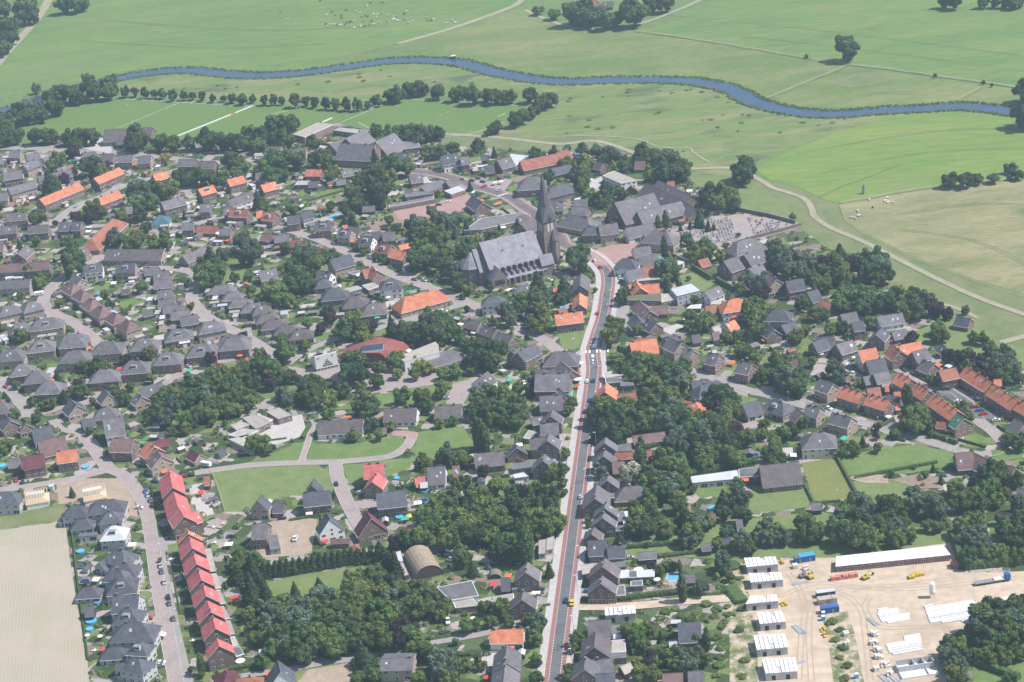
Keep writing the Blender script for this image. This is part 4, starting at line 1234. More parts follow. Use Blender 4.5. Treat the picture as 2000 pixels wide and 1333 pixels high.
FL = """
T 500 0
5 F r 297 1050 480 962 605 975 378 1072
3.6 F b 600 1020 657 998 900 1022 790 1045
4 P r 1160 1165 1150 1110 1265 1115 1285 1150
3 K b 0 1225 -10 1240 60 1250 100 1235
T 1000 0
3.4 H b -20 1270 -10 1205 160 1222 20 1300
T 500 333
3 F b 305 115 330 85 420 82 410 112
3.5 B r 1280 125 1450 78 1510 108 1335 175
3.6 H r 1472 160 1590 125 1635 150 1525 185
3.5 K b 1170 212 1160 170 1320 165 1380 185
3 K r 1045 268 1380 205 1390 222 1042 285
3.6 K b 1625 470 1760 375 2090 330 2160 370 1950 420 1760 460
3 F b 1340 480 1400 455 1470 480 1400 500
3 F b 1380 520 1440 490 1520 510 1450 545
3 F r 690 930 790 905 825 920 720 950
3 F b 830 900 910 880 960 905 880 935
3 K b 720 800 800 785 830 795 760 815
T 1000 333
5 F w 710 42 800 5 975 78 850 102
3.4 F b 940 872 960 850 1190 822 1180 850
3.4 V b 885 1012 900 985 1170 965 1175 1018
3.6 F b 1170 1030 1170 968 1250 965 1300 1000
6 H g 1240 928 1400 885 1475 940 1290 985
2.6 H k 1365 1080 1400 1055 1480 1045 1470 1080
3 H w 1265 720 1310 708 1345 718 1290 738
T 0 666
3.2 F t 1785 735 1900 690 2020 700 1890 760
3.4 F b 1800 660 1880 628 1960 655 1850 700
3.6 F b 1890 600 2000 578 2110 640 2000 690
3.2 F t 1785 770 1960 725 2120 800 1960 855
3 F b 1000 650 1050 628 1095 650 1020 675
3 F b 355 265 430 250 445 270 370 290
3 F b 450 345 540 335 540 355 460 370
T 500 666
3.6 F b 80 555 180 522 280 580 175 612
3.4 F t -50 610 20 575 130 615 60 650
T 0 1000
3 D g 617 195 630 170 755 158 760 182
3 F b 1600 290 1650 285 1690 465 1640 470
3 F b 1645 490 1690 485 1730 592 1680 600
3 F b 1690 615 1720 612 1765 715 1715 720
3 F b 1720 745 1750 742 1795 830 1750 840
3 F b 1760 850 1800 848 1840 955 1790 965
3 F b 1800 980 1835 975 1865 1040 1820 1048
3 K b 1815 1060 1870 1055 1905 1110 1845 1130
T 500 1000
4.2 K w 1415 592 1685 540 1735 655 1520 690
3.2 F b 1540 700 1690 680 1740 730 1560 750
3.2 F b 1730 690 1830 660 1850 690 1740 720
3.2 F b 1830 670 2010 640 2010 690 1850 715
3 K g 90 190 165 180 190 285 110 295
2.6 H k 1095 315 1130 305 1150 385 1115 395
2.6 F k 1120 405 1150 395 1195 490 1160 500
T 1000 666
3 F b 710 250 860 225 865 268 720 290
3 K b 728 290 850 285 850 320 735 330
3 K b 850 320 940 315 955 350 850 355
3.2 K b 808 820 925 802 935 860 810 865
3 K b 0 960 140 945 160 985 10 1005
3 F b 90 760 130 700 200 720 130 765
3 H g 5 1045 90 1028 130 1060 20 1075
3.2 H g 1395 1060 1760 1010 1775 1078 1410 1112
3.2 P b 1772 1005 1930 985 1940 1055 1780 1068
3.2 K b 745 1165 840 1165 845 1225 750 1228
3 K b 780 1190 850 1190 850 1225 780 1230
T 1500 666
3 F b 890 345 960 330 965 350 900 365
3 F b 1690 240 1740 235 1760 265 1720 275
3 F b 2000 900 2060 895 2080 925 2010 930
T 1000 1000
3 F b 548 420 640 400 635 480 548 490
3 H b 805 465 910 455 915 512 805 520
3 H b 975 460 1110 452 1110 505 980 512
3 D b 915 465 975 460 980 512 918 515
3 K b 785 590 875 572 885 650 785 655
3 K b 930 545 1015 535 1020 575 930 580
3.4 F b 745 1010 880 1000 890 1095 750 1100
3 K b 745 1110 885 1105 890 1140 750 1150
3 K b 745 120 920 105 925 140 745 155
3 H b 862 0 905 -2 905 90 870 95
3 K b 785 400 880 385 885 425 795 440
3 H b 790 950 850 945 860 990 790 995
3 K b 780 890 862 885 862 950 782 955
2.8 F g 210 225 265 215 262 325 208 330
2.8 F g 272 210 330 190 322 290 268 300
2.6 K b 0 565 35 560 40 600 0 610
"""
for ln in FL.strip().split('\n'):
    t = ln.split()
    if t[0] == 'T': off = (float(t[1]), float(t[2])); continue
    q = [float(v) / 4 for v in t[3:]]
    roof = 'K' if t[1] in 'BDP' else t[1]
    flat([(off[0] + q[i], off[1] + q[i + 1]) for i in range(0, len(q), 2)], float(t[0]), roof, t[2], trim=R.choice(['white', 'lead', 'white']))

# the stepped red terrace: each house with its own steep bright roof
TR = [((1320, -326), (1348, -186)), ((1355, -156), (1398, -8)), ((1397, -32), (1437, 40)), ((1462, 142), (1470, 180)), ((1475, 195), (1503, 302)), ((1510, 320), (1537, 424)), ((1545, 440), (1575, 550)), ((1585, 570), (1612, 674)), ((1621, 696), (1648, 800)), ((1660, 820), (1687, 930)), ((1695, 990), (1716, 1062))]
for i, (a, b) in enumerate(TR):
    y0 = 1000
    if i < 2: pass
    b = (a[0] + (b[0] - a[0]) * 0.86, a[1] + (b[1] - a[1]) * 0.86) if i > 2 else b
    r_, *_ = house((a[0] / 4, y0 + a[1] / 4), (b[0] / 4, y0 + b[1] / 4), 11.0, 2.5, 'O' if i == 3 else 'N', 'b', 'w' + ('s' if i % 2 else ''))
    r_['group'] = 'houses of the stepped red terrace'
house((360, 1007), (388, 998), 9, 2, 'N', 'b', 'w')
# ------------------------------------------------------------------ the church
def ch():
    hr = 23.0; he = 10.5
    A = at(937, 475, hr); B = at(1040, 451, hr); C = (A + B) / 2; d = B - A; L = math.hypot(d.x, d.y); rz = math.atan2(d.y, d.x)
    root = link('church', None, None, Vector((C.x, C.y, 0)), rz)
    tag(root, 'large dark brick church with slate nave roof and tall leaning-looking spire beside the square'.replace('leaning-looking ', ''), 'church')
    W = 26.0; hw = W / 2; hl = L / 2
    mb = MB(); mb.xsec([(-hw, 0), (hw, 0), (hw, he), (0, hr - 0.1), (-hw, he)], -hl, hl); link('wall', mb.mesh('nave_wall', 'n'), root)
    mb = MB(); sl_ = (hr - he) / hw; ov = 0.7; a = hw + ov; ze = he - ov * sl_
    mb.xsec([(-a, ze), (0, hr), (a, ze), (a, ze + 0.4), (0, hr + 0.4), (-a, ze + 0.4)], -hl - 0.5, hl + 0.5)
    ro = link('roof', mb.mesh('nave_roof', 'S'), root)
    for x in (-hl * 0.33, hl * 0.45):
        mb = MB(); mb.xsec([(-0.9, 0), (0.9, 0), (0, 0.9)], -0.8, 0.8); q = link('dormer', mb.mesh('roof_vent', 'S'), ro, (x, -hw * 0.45, he + 0.55 * (hr - he) + 0.1)); q.rotation_euler = (0, 0, math.pi / 2)
    for s in (-1, 1):     # aisles with lean-to roofs
        y0, y1 = s * hw, s * (hw + 5.2)
        pr = [(y0, 0), (y1, 0), (y1, 4.2), (y0, 6.6)]
        if s < 0: pr = pr[::-1]
        mb = MB(); mb.xsec(pr, -hl * 0.86, hl); link('aisle_wall', mb.mesh('aisle_wall', 'n'), root)
        pr = [(y0, 6.7), (y1 + s * 0.5, 4.0), (y1 + s * 0.5, 4.3), (y0, 7.05)]
        if s < 0: pr = pr[::-1]
        mb = MB(); mb.xsec(pr, -hl * 0.87, hl + 0.3); link('aisle_roof', mb.mesh('aisle_roof', 'S'), root)
    n = 8
    wm = MB(); wm.box(-0.75, -0.06, 0, 0.75, 0.0, 2.6, 0); wm.xsec([(0, 0), (0, 0), (0, 0)], 0, 0) if False else None
    wm.poly([(-0.75, -0.06, 2.6), (0.75, -0.06, 2.6), (0, -0.06, 3.4)]); wm = wm.mesh('lancet_window', 'glass')
    for i in range(n):
        x = -hl * 0.78 + (i + 0.5) * (hl * 1.72) / n
        mb = MB()       # stepped buttress crossing the aisle roof
        mb.box(-0.55, -2.2, 4.5, 0.55, 0, 9.6, 0); mb.box(-0.65, -2.35, 9.6, 0.65, 0, 9.9, 1); mb.box(-0.5, -4.3, 3.8, 0.5, -2.2, 7.2, 0); mb.box(-0.6, -4.4, 7.2, 0.6, -2.2, 7.5, 1)
        link('buttress', mb.mesh('buttress', ['n', 'lead']), root, (x, -hw, 0))
        mb = MB(); mb.box(-0.5, -1.1, 0, 0.5, 0, 3.6, 0); mb.box(-0.6, -1.2, 3.6, 0.6, 0, 3.85, 1)
        link('buttress', mb.mesh('low_buttress', ['n', 'lead']), root, (x, -hw - 5.2, 0))
        if i < n - 1:
            xx = x + hl * 0.86 / n
            link('window', wm, root, (xx, -hw - 0.02, 7.5)); link('window', wm, root, (xx, -hw - 5.22, 1.0))
    # side chapel with a south gable, and the lower choir bay
    tw = 9.5; y0 = -hw - 6.2
    mb = MB(); mb.xsec([(-tw / 2, 0), (tw / 2, 0), (tw / 2, 5.0), (0, he + 1.2), (-tw / 2, 5.0)], y0, -hw + 4); q = link('side_chapel_wall', mb.mesh('side_chapel_wall', 'n'), root, (-hl + 3.2, 0, 0)); q.rotation_euler = (0, 0, math.pi / 2)
    s2 = (he + 1.2 - 5.0) / (tw / 2)
    mb = MB(); mb.xsec([(-tw / 2 - 0.4, 5.0 - 0.4 * s2), (0, he + 1.2), (tw / 2 + 0.4, 5.0 - 0.4 * s2), (tw / 2 + 0.4, 5.4 - 0.4 * s2), (0, he + 1.65), (-tw / 2 - 0.4, 5.4 - 0.4 * s2)], y0 + 0.3, -hw + 3.5); q = link('side_chapel_roof', mb.mesh('side_chapel_roof', 'S'), root, (-hl + 3.2, 0, 0.05)); q.rotation_euler = (0, 0, math.pi / 2)
    for dx in (-2.4, -0.8, 0.8, 2.4): link('window', wm, root, (-hl + 3.2 + dx, y0 - 0.05, 1.8))
    mb = MB(); mb.xsec([(-9.0, 0), (9.0, 0), (9.0, 8.5), (0, 19.4), (-9.0, 8.5)], -hl - 5.5, -hl - 0.02); link('choir_bay_wall', mb.mesh('choir_bay_wall', 'n'), root)
    mb = MB(); mb.xsec([(-9.6, 7.8), (0, 19.5), (9.6, 7.8), (9.6, 8.3), (0, 20.0), (-9.6, 8.3)], -hl - 5.3, -hl - 2.4); link('choir_bay_roof', mb.mesh('choir_bay_roof', 'S'), root)
    mb = MB(); cr = 6.4; ctr = -hl - 7.0
    pts = [(-hl, -cr), (-hl, cr)][::-1]
    ring = [(ctr + cr * math.cos(math.radians(t)), cr * math.sin(math.radians(t))) for t in (90, 126, 162, 198, 234, 270)]
    outl = [(-hl + 0.02, -cr), (-hl + 0.02, cr)] + ring
    mb.prism(outl, 0, 10.0); link('choir_wall', mb.mesh('choir_wall', 'n'), root)
    mb = MB(); ap = (ctr, 0, 18.5)
    o2 = [(-hl + 0.05, -cr - 0.4), (-hl + 0.05, cr + 0.4)] + [(ctr + (cr + 0.5) * math.cos(math.radians(t)), (cr + 0.5) * math.sin(math.radians(t))) for t in (90, 126, 162, 198, 234, 270)]
    for i in range(len(o2)):
        a_, b_ = o2[i], o2[(i + 1) % len(o2)]
        if i == 0: continue
        apx = ap
        if i in (1, 7): mb.poly([(a_[0], a_[1], 10), (b_[0], b_[1], 10), ap] if i == 1 else [(a_[0], a_[1], 10), (b_[0], b_[1], 10), ap])
        else: mb.poly([(a_[0], a_[1], 10), (b_[0], b_[1], 10), ap])
    mb.poly([(o2[1][0], o2[1][1], 10), ap, (o2[1][0], 0, 18.5)]); mb.poly([(o2[0][0], o2[0][1], 10), (o2[0][0], 0, 18.5), ap])
    link('choir_roof', mb.mesh('choir_roof', 'S'), root)
    # tower and spire
    T0 = at(1066.5, 429, 25.5); tz = rz + math.radians(4)
    loc = root_local = Vector(((T0.x - C.x) * math.cos(-rz) - (T0.y - C.y) * math.sin(-rz), (T0.x - C.x) * math.sin(-rz) + (T0.y - C.y) * math.cos(-rz), 0))
    t = 4.35
    tw_ = link('tower', None, root, loc, math.radians(6))
    mb = MB(); mb.box(-t, -t, 0, t, t, 25.5, 0); mb.box(-t - 0.25, -t - 0.25, 12.2, t + 0.25, t + 0.25, 12.6, 1); mb.box(-t - 0.3, -t - 0.3, 25.2, t + 0.3, t + 0.3, 25.8, 1)
    for sx in (-1, 1):
        for sy in (-1, 1): mb.box(sx * t - 0.7, sy * t - 0.7, 0, sx * t + 0.7, sy * t + 0.7, 17.5, 0)
    tm = mb.mesh('tower_wall', ['n', 'lead']); link('tower_wall', tm, tw_)
    for az in (0, math.pi / 2, math.pi, -math.pi / 2):
        for dx in (-1.25, 1.25):
            mb = MB()
            for k in range(7): mb.box(dx - 0.75, -t - 0.12, 19.4 + k * 0.72, dx + 0.75, -t + 0.02, 19.4 + k * 0.72 + 0.42, 0)
            link('louvre', mb.mesh('louvre', 'louvre'), tw_, (0, 0, 0), az)
    mb = MB(); e = t + 0.7; zb = 25.8; zt = 56.5
    base = [(-e, -e), (e, -e), (e, e), (-e, e)]
    mid = [(1.9 * math.cos(math.radians(45 * k)) * 1.35, 1.9 * math.sin(math.radians(45 * k)) * 1.35) for k in range(8)]
    v = [(x, y, zb) for x, y in base] + [(x, y, 34.5) for x, y in [(p[0], p[1]) for p in [(4.05 * math.cos(math.radians(22.5 + 45 * k)), 4.05 * math.sin(math.radians(22.5 + 45 * k))) for k in range(8)]]] + [(0, 0, zt)]
    # octagon points order: 22.5, 67.5, 112.5 ... ; base corners at 225, 315, 45, 135
    f = []
    O = lambda k: 4 + (k % 8); cornr = {0: (4, 5), 1: (6, 7), 2: (0, 1), 3: (2, 3)}   # corner index -> octagon pair
    for c_, (k1, k2) in cornr.items(): f.append((c_, O(k2), O(k1))[::-1] if False else (c_, O(k2), O(k1)))
    for c_ in range(4):
        n_ = (c_ + 1) % 4; f.append((c_, n_, O(cornr[n_][0]), O(cornr[c_][1])))
    for k in range(8): f.append((O(k), O(k + 1), 12))
    m_ = me('spire', v, f, 'X'); bm = bmesh.new(); bm.from_mesh(m_); bmesh.ops.recalc_face_normals(bm, faces=bm.faces); bm.to_mesh(m_); bm.free()
    sp = link('spire', m_, tw_)
    mb = MB(); mb.bar((0, 0, 56), (0, 0, 59), 0.12); mb.bar((-0.7, 0, 58.2), (0.7, 0, 58.2), 0.1); link('cross', mb.mesh('cross', 'lead'), tw_)
    for az in (0, math.pi / 2, math.pi, -math.pi / 2):
        mb = MB(); mb.xsec([(-1.2, 0), (1.2, 0), (1.2, 1.6), (0, 3.6), (-1.2, 1.6)], -1.6, 0.0, 0); mb.box(-1.66, -0.7, 0.3, -1.6, 0.7, 1.7, 1)
        q = link('spire_dormer', mb.mesh('spire_dormer', ['X', 'glass']), tw_, (0, 0, 0)); 
        q.matrix_local = Matrix.Rotation(az, 4, 'Z') @ Matrix.Translation((-e + 1.35, 0, zb + 0.4))
    # stair turret with conical cap
    T1 = at(1082, 468, 13.5); dl = T1 - C
    l2 = Vector((dl.x * math.cos(-rz) - dl.y * math.sin(-rz), dl.x * math.sin(-rz) + dl.y * math.cos(-rz), 0))
    mb = MB(); mb.cyl(0, 0, 0, 13.5, 2.1, n=8); link('turret_wall', mb.mesh('turret_wall', 'n'), root, l2)
    mb = MB(); mb.cyl(0, 0, 13.4, 20.3, 3.0, 0.04, n=8); link('turret_cap', mb.mesh('turret_cap', 'X'), root, l2)
    # west front gabled chapel between turret and aisle
    mb = MB(); mb.xsec([(-3, 0), (3, 0), (3, 7), (0, 12), (-3, 7)], -4, 4); link('chapel_wall', mb.mesh('chapel_wall', 'n'), root, (hl + 1.0, -hw - 2.0, 0))
    mb = MB(); mb.xsec([(-3.4, 6.4), (0, 12.1), (3.4, 6.4), (3.4, 6.7), (0, 12.4), (-3.4, 6.7)], -4.2, 4.2); link('chapel_roof', mb.mesh('chapel_roof', 'S'), root, (hl + 1.0, -hw - 2.0, 0))
    c, s = math.cos(rz), math.sin(rz)
    mark_poly([(C.x + x * c - y * s, C.y + x * s + y * c) for x, y in ((-hl - 14, -hw - 6), (hl + 6, -hw - 6), (hl + 6, hw + 7), (-hl - 14, hw + 7))], 5, 0.5)
ch()

# ------------------------------------------------------------------ the red-roofed school
def school():
    c0 = at(765, 680, 5); root = link('school', None, None, Vector((c0.x, c0.y, 0)))
    tag(root, 'school with wide faceted red roof, white hall block and white triangular facade wing', 'school')
    def L_(p, h): q = at(p[0], p[1], h); return (q.x - c0.x, q.y - c0.y)
    def blk(pts, h, roof, wall, nm, trim='white', z0=0.0):
        P = [L_(p, h) for p in pts]
        ar = sum(P[i][0] * P[(i + 1) % len(P)][1] - P[(i + 1) % len(P)][0] * P[i][1] for i in range(len(P)))
        if ar < 0: P.reverse()
        mb = MB(); mb.prism(P, z0, h - 0.3); link(nm + '_wall', mb.mesh(nm + '_wall', wall), root)
        cx = sum(p[0] for p in P) / len(P); cy = sum(p[1] for p in P) / len(P)
        Q = [(cx + (x - cx) * 1.02, cy + (y - cy) * 1.02) for x, y in P]
        mb = MB(); mb.prism(Q, h - 0.3, h, 1, top=0); link(nm + '_roof', mb.mesh(nm + '_roof', [roof, trim]), root)
        mark_poly([(c0.x + x, c0.y + y) for x, y in P], 5, 0.5)
        place_windows(root, 0, Vector((c0.x, c0.y, 0)), [(P[i], P[(i + 1) % len(P)]) for i in range(len(P))], min(h, 3.4), 1)
    blk([(776, 697), (850, 668), (856, 674), (857, 688), (790, 706)], 6.5, 'F', 'w', 'hall')
    blk([(828, 697), (880, 683), (905, 690), (908, 700), (850, 718)], 3.4, 'K', 'b', 'annexe')
    # faceted red roof: a broad low pyramid round a glazed court
    inn = [at(x, y, 8.5) for x, y in [(706, 680), (716, 672), (740, 668), (750, 684), (742, 690), (712, 690)]]
    out = [at(x, y, 3.4) for x, y in [(664, 696), (672, 684), (700, 668), (735, 656), (780, 662), (800, 678), (775, 694), (757, 702), (735, 706), (700, 703), (680, 707)]]
    mb = MB(); ni, no = len(inn), len(out); cc = sum(inn, Vector()) / ni
    loc = lambda p: (p.x - c0.x, p.y - c0.y, p.z)
    no_ = [loc(p) for p in out]; ni_ = [loc(p) for p in inn]
    vs = no_ + ni_; fs = []
    for i in range(no):
        j = (i + 1) % no
        ki = min(range(ni), key=lambda k: (Vector(ni_[k][:2]) - Vector(no_[i][:2])).length); kj = min(range(ni), key=lambda k: (Vector(ni_[k][:2]) - Vector(no_[j][:2])).length)
        if ki == kj: fs.append((i, j, no + ki))
        else:
            fs.append((i, j, no + kj)); fs.append((i, no + kj, no + ki))
    fs.append(tuple(no + k for k in range(ni)))
    m_ = me('main_roof', vs, fs, M['T2']); bm = bmesh.new(); bm.from_mesh(m_); bmesh.ops.recalc_face_normals(bm, faces=bm.faces)
    bm.to_mesh(m_); bm.free(); link('roof', m_, root)
    P = [(v[0], v[1]) for v in no_]; ar = sum(P[i][0] * P[(i + 1) % no][1] - P[(i + 1) % no][0] * P[i][1] for i in range(no))
    if ar < 0: P.reverse()
    Q = [(x * 0.97 , y * 0.97) for x, y in P]
    mb = MB(); mb.prism(Q, 0, 3.3); link('wall', mb.mesh('school_wall', 'r'), root); mark_poly([(c0.x + x, c0.y + y) for x, y in P], 5, 1)
    place_windows(root, 0, Vector((c0.x, c0.y, 0)), [(Q[i], Q[(i + 1) % no]) for i in range(no)], 3.2, 1)
    # glazed court: white curved balcony with glass
    mb = MB(); g = [Vector(v) for v in ni_]; cx = sum(v.x for v in g) / ni; cy = sum(v.y for v in g) / ni
    mb.prism([(cx - 6, cy - 5), (cx + 6, cy - 5), (cx + 6, cy + 3), (cx - 6, cy + 3)], 8.5, 9.4, 0, top=1); link('skylight', mb.mesh('court_glazing', ['white', 'glass']), root)
    # white wing with triangular window
    A = at(618.5, 727, 0); B = at(661, 717, 0); d = (B - A); L = d.length; rz = math.atan2(d.y, d.x)
    w = link('wing', None, root, (A.x - c0.x, A.y - c0.y, 0), rz)
    H = 9.2
    mb = MB(); mb.box(0, 0, 1.6, L, 0.5, H, 0); mb.box(0, -0.03, 0, L, 0.5, 1.6, 1); link('facade', mb.mesh('wing_facade', ['w', 'r']), w)
    mb = MB(); mb.xsec([(0.5, 0), (11, 0), (11, 4.5), (0.5, H - 0.6)], 0.2, L - 0.2); q = link('wing_wall', mb.mesh('wing_wall', ['w']), w)
    mb = MB(); mb.poly([(0, 0.5, H - 0.4), (L, 0.5, H - 0.4), (L, 11.4, 4.6), (0, 11.4, 4.6)]); link('wing_roof', mb.mesh('wing_roof', 'D'), w)
    mb = MB(); mb.poly([(L * 0.28, -0.05, 2.2), (L * 0.80, -0.05, 2.2), (L * 0.52, -0.05, 6.4)])
    link('window', mb.mesh('triangular_window', 'glass'), w)
    mb = MB()
    for z in (3.2, 4.2, 5.2):
        k = (z - 2.2) / 4.2; mb.bar((L * (0.28 + 0.24 * k), -0.08, z), (L * (0.80 - 0.28 * k), -0.08, z), 0.09)
    for x in (0.42, 0.52, 0.62): mb.bar((L * x, -0.08, 2.2), (L * x, -0.08, 2.2 + 4.0 * (1 - abs(x - 0.53) / 0.26)), 0.09)
    link('glazing_bar', mb.mesh('glazing_bars', 'white'), w)
    for k in range(6): link('window', WIN['m'], w, (L * (0.1 + k * 0.16), -0.03, 0.3), math.pi)
    # small red emblem and lettering band on the facade
    mb = MB(); mb.xsec([(0, 0), (0.001, 0), (0.001, 0)], 0, 0) if False else None
    mb.poly([(L * 0.74, -0.05, 7.3), (L * 0.83, -0.05, 7.3), (L * 0.83, -0.05, 7.9), (L * 0.785, -0.05, 8.5), (L * 0.74, -0.05, 7.9)])
    link('emblem', mb.mesh('red_house_emblem', 'awn_r'), w)
    mb = MB()
    for r_, n_ in ((7.6, 9), (7.1, 6)):
        for k in range(n_): mb.poly([(L * (0.06 + 0.022 * k), -0.05, r_), (L * (0.074 + 0.022 * k), -0.05, r_), (L * (0.074 + 0.022 * k), -0.05, r_ + 0.3), (L * (0.06 + 0.022 * k), -0.05, r_ + 0.3)])
    q = link('lettering', mb.mesh('facade_lettering', 'lead'), w)
    P = [at(x, y, 0) for x, y in [(582, 716), (618, 727), (661, 717), (640, 700)]]; mark_poly([(p.x, p.y) for p in P], 5, 1)
M['T2'] = roofmat('red_school_roof', (0.24, 0.075, 0.065), 0.0)
school()

# ------------------------------------------------------------------ arched metal huts
def quonset(p1, p2, W, m, label, stp=12):
    A = at(*p1, W / 2 * 0.9); B = at(*p2, W / 2 * 0.9); C = (A + B) / 2; d = B - A; L = math.hypot(d.x, d.y); rz = math.atan2(d.y, d.x)
    root = link('arched_hut', None, None, Vector((C.x, C.y, 0)), rz); tag(root, label, 'hut')
    prof = [(W / 2 * math.cos(math.radians(180 * k / stp)), W / 2 * 0.92 * math.sin(math.radians(180 * k / stp))) for k in range(stp + 1)]
    mb = MB(); mb.xsec([(y * 0.985, z * 0.985) for y, z in prof], -L / 2 + 0.3, L / 2 - 0.3); link('end_wall', mb.mesh('end_wall', 'k'), root)
    outer = prof + [(y * 0.99, z * 0.99) for y, z in prof[::-1]]
    n = max(3, int(L / 2.2))
    for i in range(n):
        a = -L / 2 + L * i / n; b = a + L / n - 0.06; e = 1.004 if i % 2 else 1.0
        mb = MB(); k = len(prof)
        for q in range(stp):
            y0, z0 = prof[q][0] * e, prof[q][1] * e; y1, z1 = prof[q + 1][0] * e, prof[q + 1][1] * e
            mb.poly([(a, y0, z0), (b, y0, z0), (b, y1, z1), (a, y1, z1)])
        link('roof_panel', mb.mesh('roof_panel', m), root)
    c, s = math.cos(rz), math.sin(rz); mark_poly([(C.x + x * c - y * s, C.y + x * s + y * c) for x, y in ((-L / 2, -W / 2), (L / 2, -W / 2), (L / 2, W / 2), (-L / 2, W / 2))], 5, 1)
M['tan_metal'] = mat('tan_corrugated_sheet', (0.30, 0.235, 0.17), (0.36, 0.29, 0.21), 0.6, 3, rough=0.6)
M['dk_metal'] = mat('brown_corrugated_sheet', (0.20, 0.17, 0.14), (0.25, 0.21, 0.17), 0.6, 3, rough=0.6)
quonset((812, 1066), (836, 1106), 13.5, 'tan_metal', 'tan arched corrugated metal hut in the scrap yard behind the conifers')
quonset((966, 1111), (966, 1122), 6.0, 'dk_metal', 'small brown arched shed at the end of the scrap yard')

# ------------------------------------------------------------------ the building site
def shell(pts, h, holes=1, two=False):
    P = [at(x, y, h) for x, y in pts]; C = sum(P, Vector()) / len(P); C.z = 0
    q = [(p.x - C.x, p.y - C.y) for p in P]
    ar = sum(q[i][0] * q[(i + 1) % len(q)][1] - q[(i + 1) % len(q)][0] * q[i][1] for i in range(len(q)))
    if ar < 0: q.reverse()
    root = link('building_shell', None, None, C); root['category'] = 'unfinished house'; root['group'] = 'unfinished block houses on the building site'
    k = [(x * 0.955, y * 0.94) for x, y in q]
    mb = MB(); mb.prism(k, 0, h - 0.3); link('wall', mb.mesh('wall', 'g'), root)
    place = [(k[i], k[(i + 1) % len(k)]) for i in range(len(k))]
    for a, b in place:
        d = Vector((b[0] - a[0], b[1] - a[1])); L = d.length; d /= L; n = Vector((d.y, -d.x))
        if not faces_cam(C, n): continue
        for t in (0.25, 0.7):
            mb = MB(); mb.box(-0.8, 0, 0, 0.8, 0.04, 2.2); az = math.atan2(n.y, n.x) - math.pi / 2
            link('door_opening', mb.mesh('opening', 'net'), root, (a[0] + d.x * L * t, a[1] + d.y * L * t, 0.1), az)
    # roof of parallel white floor slabs
    i0 = max(range(4), key=lambda i: (Vector(q[(i + 1) % 4]) - Vector(q[i])).length)
    a, b, c, d = [Vector(q[(i0 + j) % 4]) for j in range(4)]
    n = max(4, int((b - a).length / 1.7))
    for i in range(n):
        t0 = i / n; t1 = (i + 0.86) / n
        s = [a.lerp(b, t0), a.lerp(b, t1), d.lerp(c, t1), d.lerp(c, t0)]
        if holes and i == n // 2: s[2] = s[1].lerp(s[2], 0.6); s[3] = s[0].lerp(s[3], 0.6)
        dz = R.uniform(0, 0.06)
        mb = MB(); mb.prism([(v.x, v.y) for v in s], h - 0.28 + dz, h + dz); link('floor_slab', mb.mesh('floor_slab', R.choice(['W', 'W', 'W2'])), root)
    mark_poly([(C.x + x, C.y + y) for x, y in q], 5, 0.5)
    describe(root, 'unfinished grey block house roofed with white floor slabs')
for pts in ([(1453, 1090), (1516, 1087), (1521, 1102), (1458, 1108)], [(1462, 1120), (1526, 1118), (1531, 1132), (1466, 1138)], [(1466, 1164), (1517, 1161), (1521, 1174), (1456, 1180)], [(1478, 1197), (1528, 1193), (1536, 1214), (1484, 1219)],
            [(1470, 1241), (1533, 1238), (1540, 1264), (1477, 1270)], [(1486, 1287), (1553, 1284), (1559, 1311), (1494, 1316)], [(1179, 1187), (1240, 1183), (1242, 1198), (1181, 1203)]):
    shell(pts, 3.8)
# long white-roofed block with its row of windows and doors
def longblock():
    pts = [(1633, 1087), (1843, 1065), (1857, 1084), (1632, 1107)]; h = 3.2
    P = [at(x, y, h) for x, y in pts]; C = sum(P, Vector()) / 4; C.z = 0; q = [(p.x - C.x, p.y - C.y) for p in P]
    ar = sum(q[i][0] * q[(i + 1) % 4][1] - q[(i + 1) % 4][0] * q[i][1] for i in range(4))
    if ar < 0: q.reverse()
    root = link('building_shell', None, None, C); tag(root, 'long low terrace under construction with white insulated roof and brick front', 'unfinished terrace')
    k = [(x * 0.99, y * 0.93) for x, y in q]; mb = MB(); mb.prism(k, 0, h - 0.2); link('wall', mb.mesh('wall', 'r'), root)
    i0 = max(range(4), key=lambda i: (Vector(q[(i + 1) % 4]) - Vector(q[i])).length); a, b, c, d = [Vector(q[(i0 + j) % 4]) for j in range(4)]
    n = 24
    for i in range(n):
        t0 = i / n; t1 = (i + 0.985) / n; s = [a.lerp(b, t0), a.lerp(b, t1), d.lerp(c, t1), d.lerp(c, t0)]
        mb = MB(); mb.prism([(v.x, v.y) for v in s], h - 0.2, h + R.uniform(0, 0.05)); link('roof_panel', mb.mesh('roof_panel', 'W'), root)
    for i in range(4):
        a_, b_ = k[i], k[(i + 1) % 4]; dd = Vector((b_[0] - a_[0], b_[1] - a_[1])); L = dd.length; dd /= L; nn = Vector((dd.y, -dd.x))
        if L < 20 or not faces_cam(C, nn): continue
        az = math.atan2(nn.y, nn.x) - math.pi / 2; m = 15
        for j in range(m):
            t = (j + 0.5) / m * L; door = j in (0, 3, 4, 7, 9, 10, 13)
            link('door' if door else 'window', DOOR if door else WIN['m'], root, (a_[0] + dd.x * t, a_[1] + dd.y * t, 0.05 if door else 0.8), az)
    mark_poly([(C.x + x, C.y + y) for x, y in q], 5, 1)
longblock()
M['blue'] = mat('blue_container_paint', (0.03, 0.10, 0.32), (0.05, 0.14, 0.38), 1.0, rough=0.5); M['ltblue'] = mat('light_blue_plastic', (0.05, 0.33, 0.62), rough=0.4)
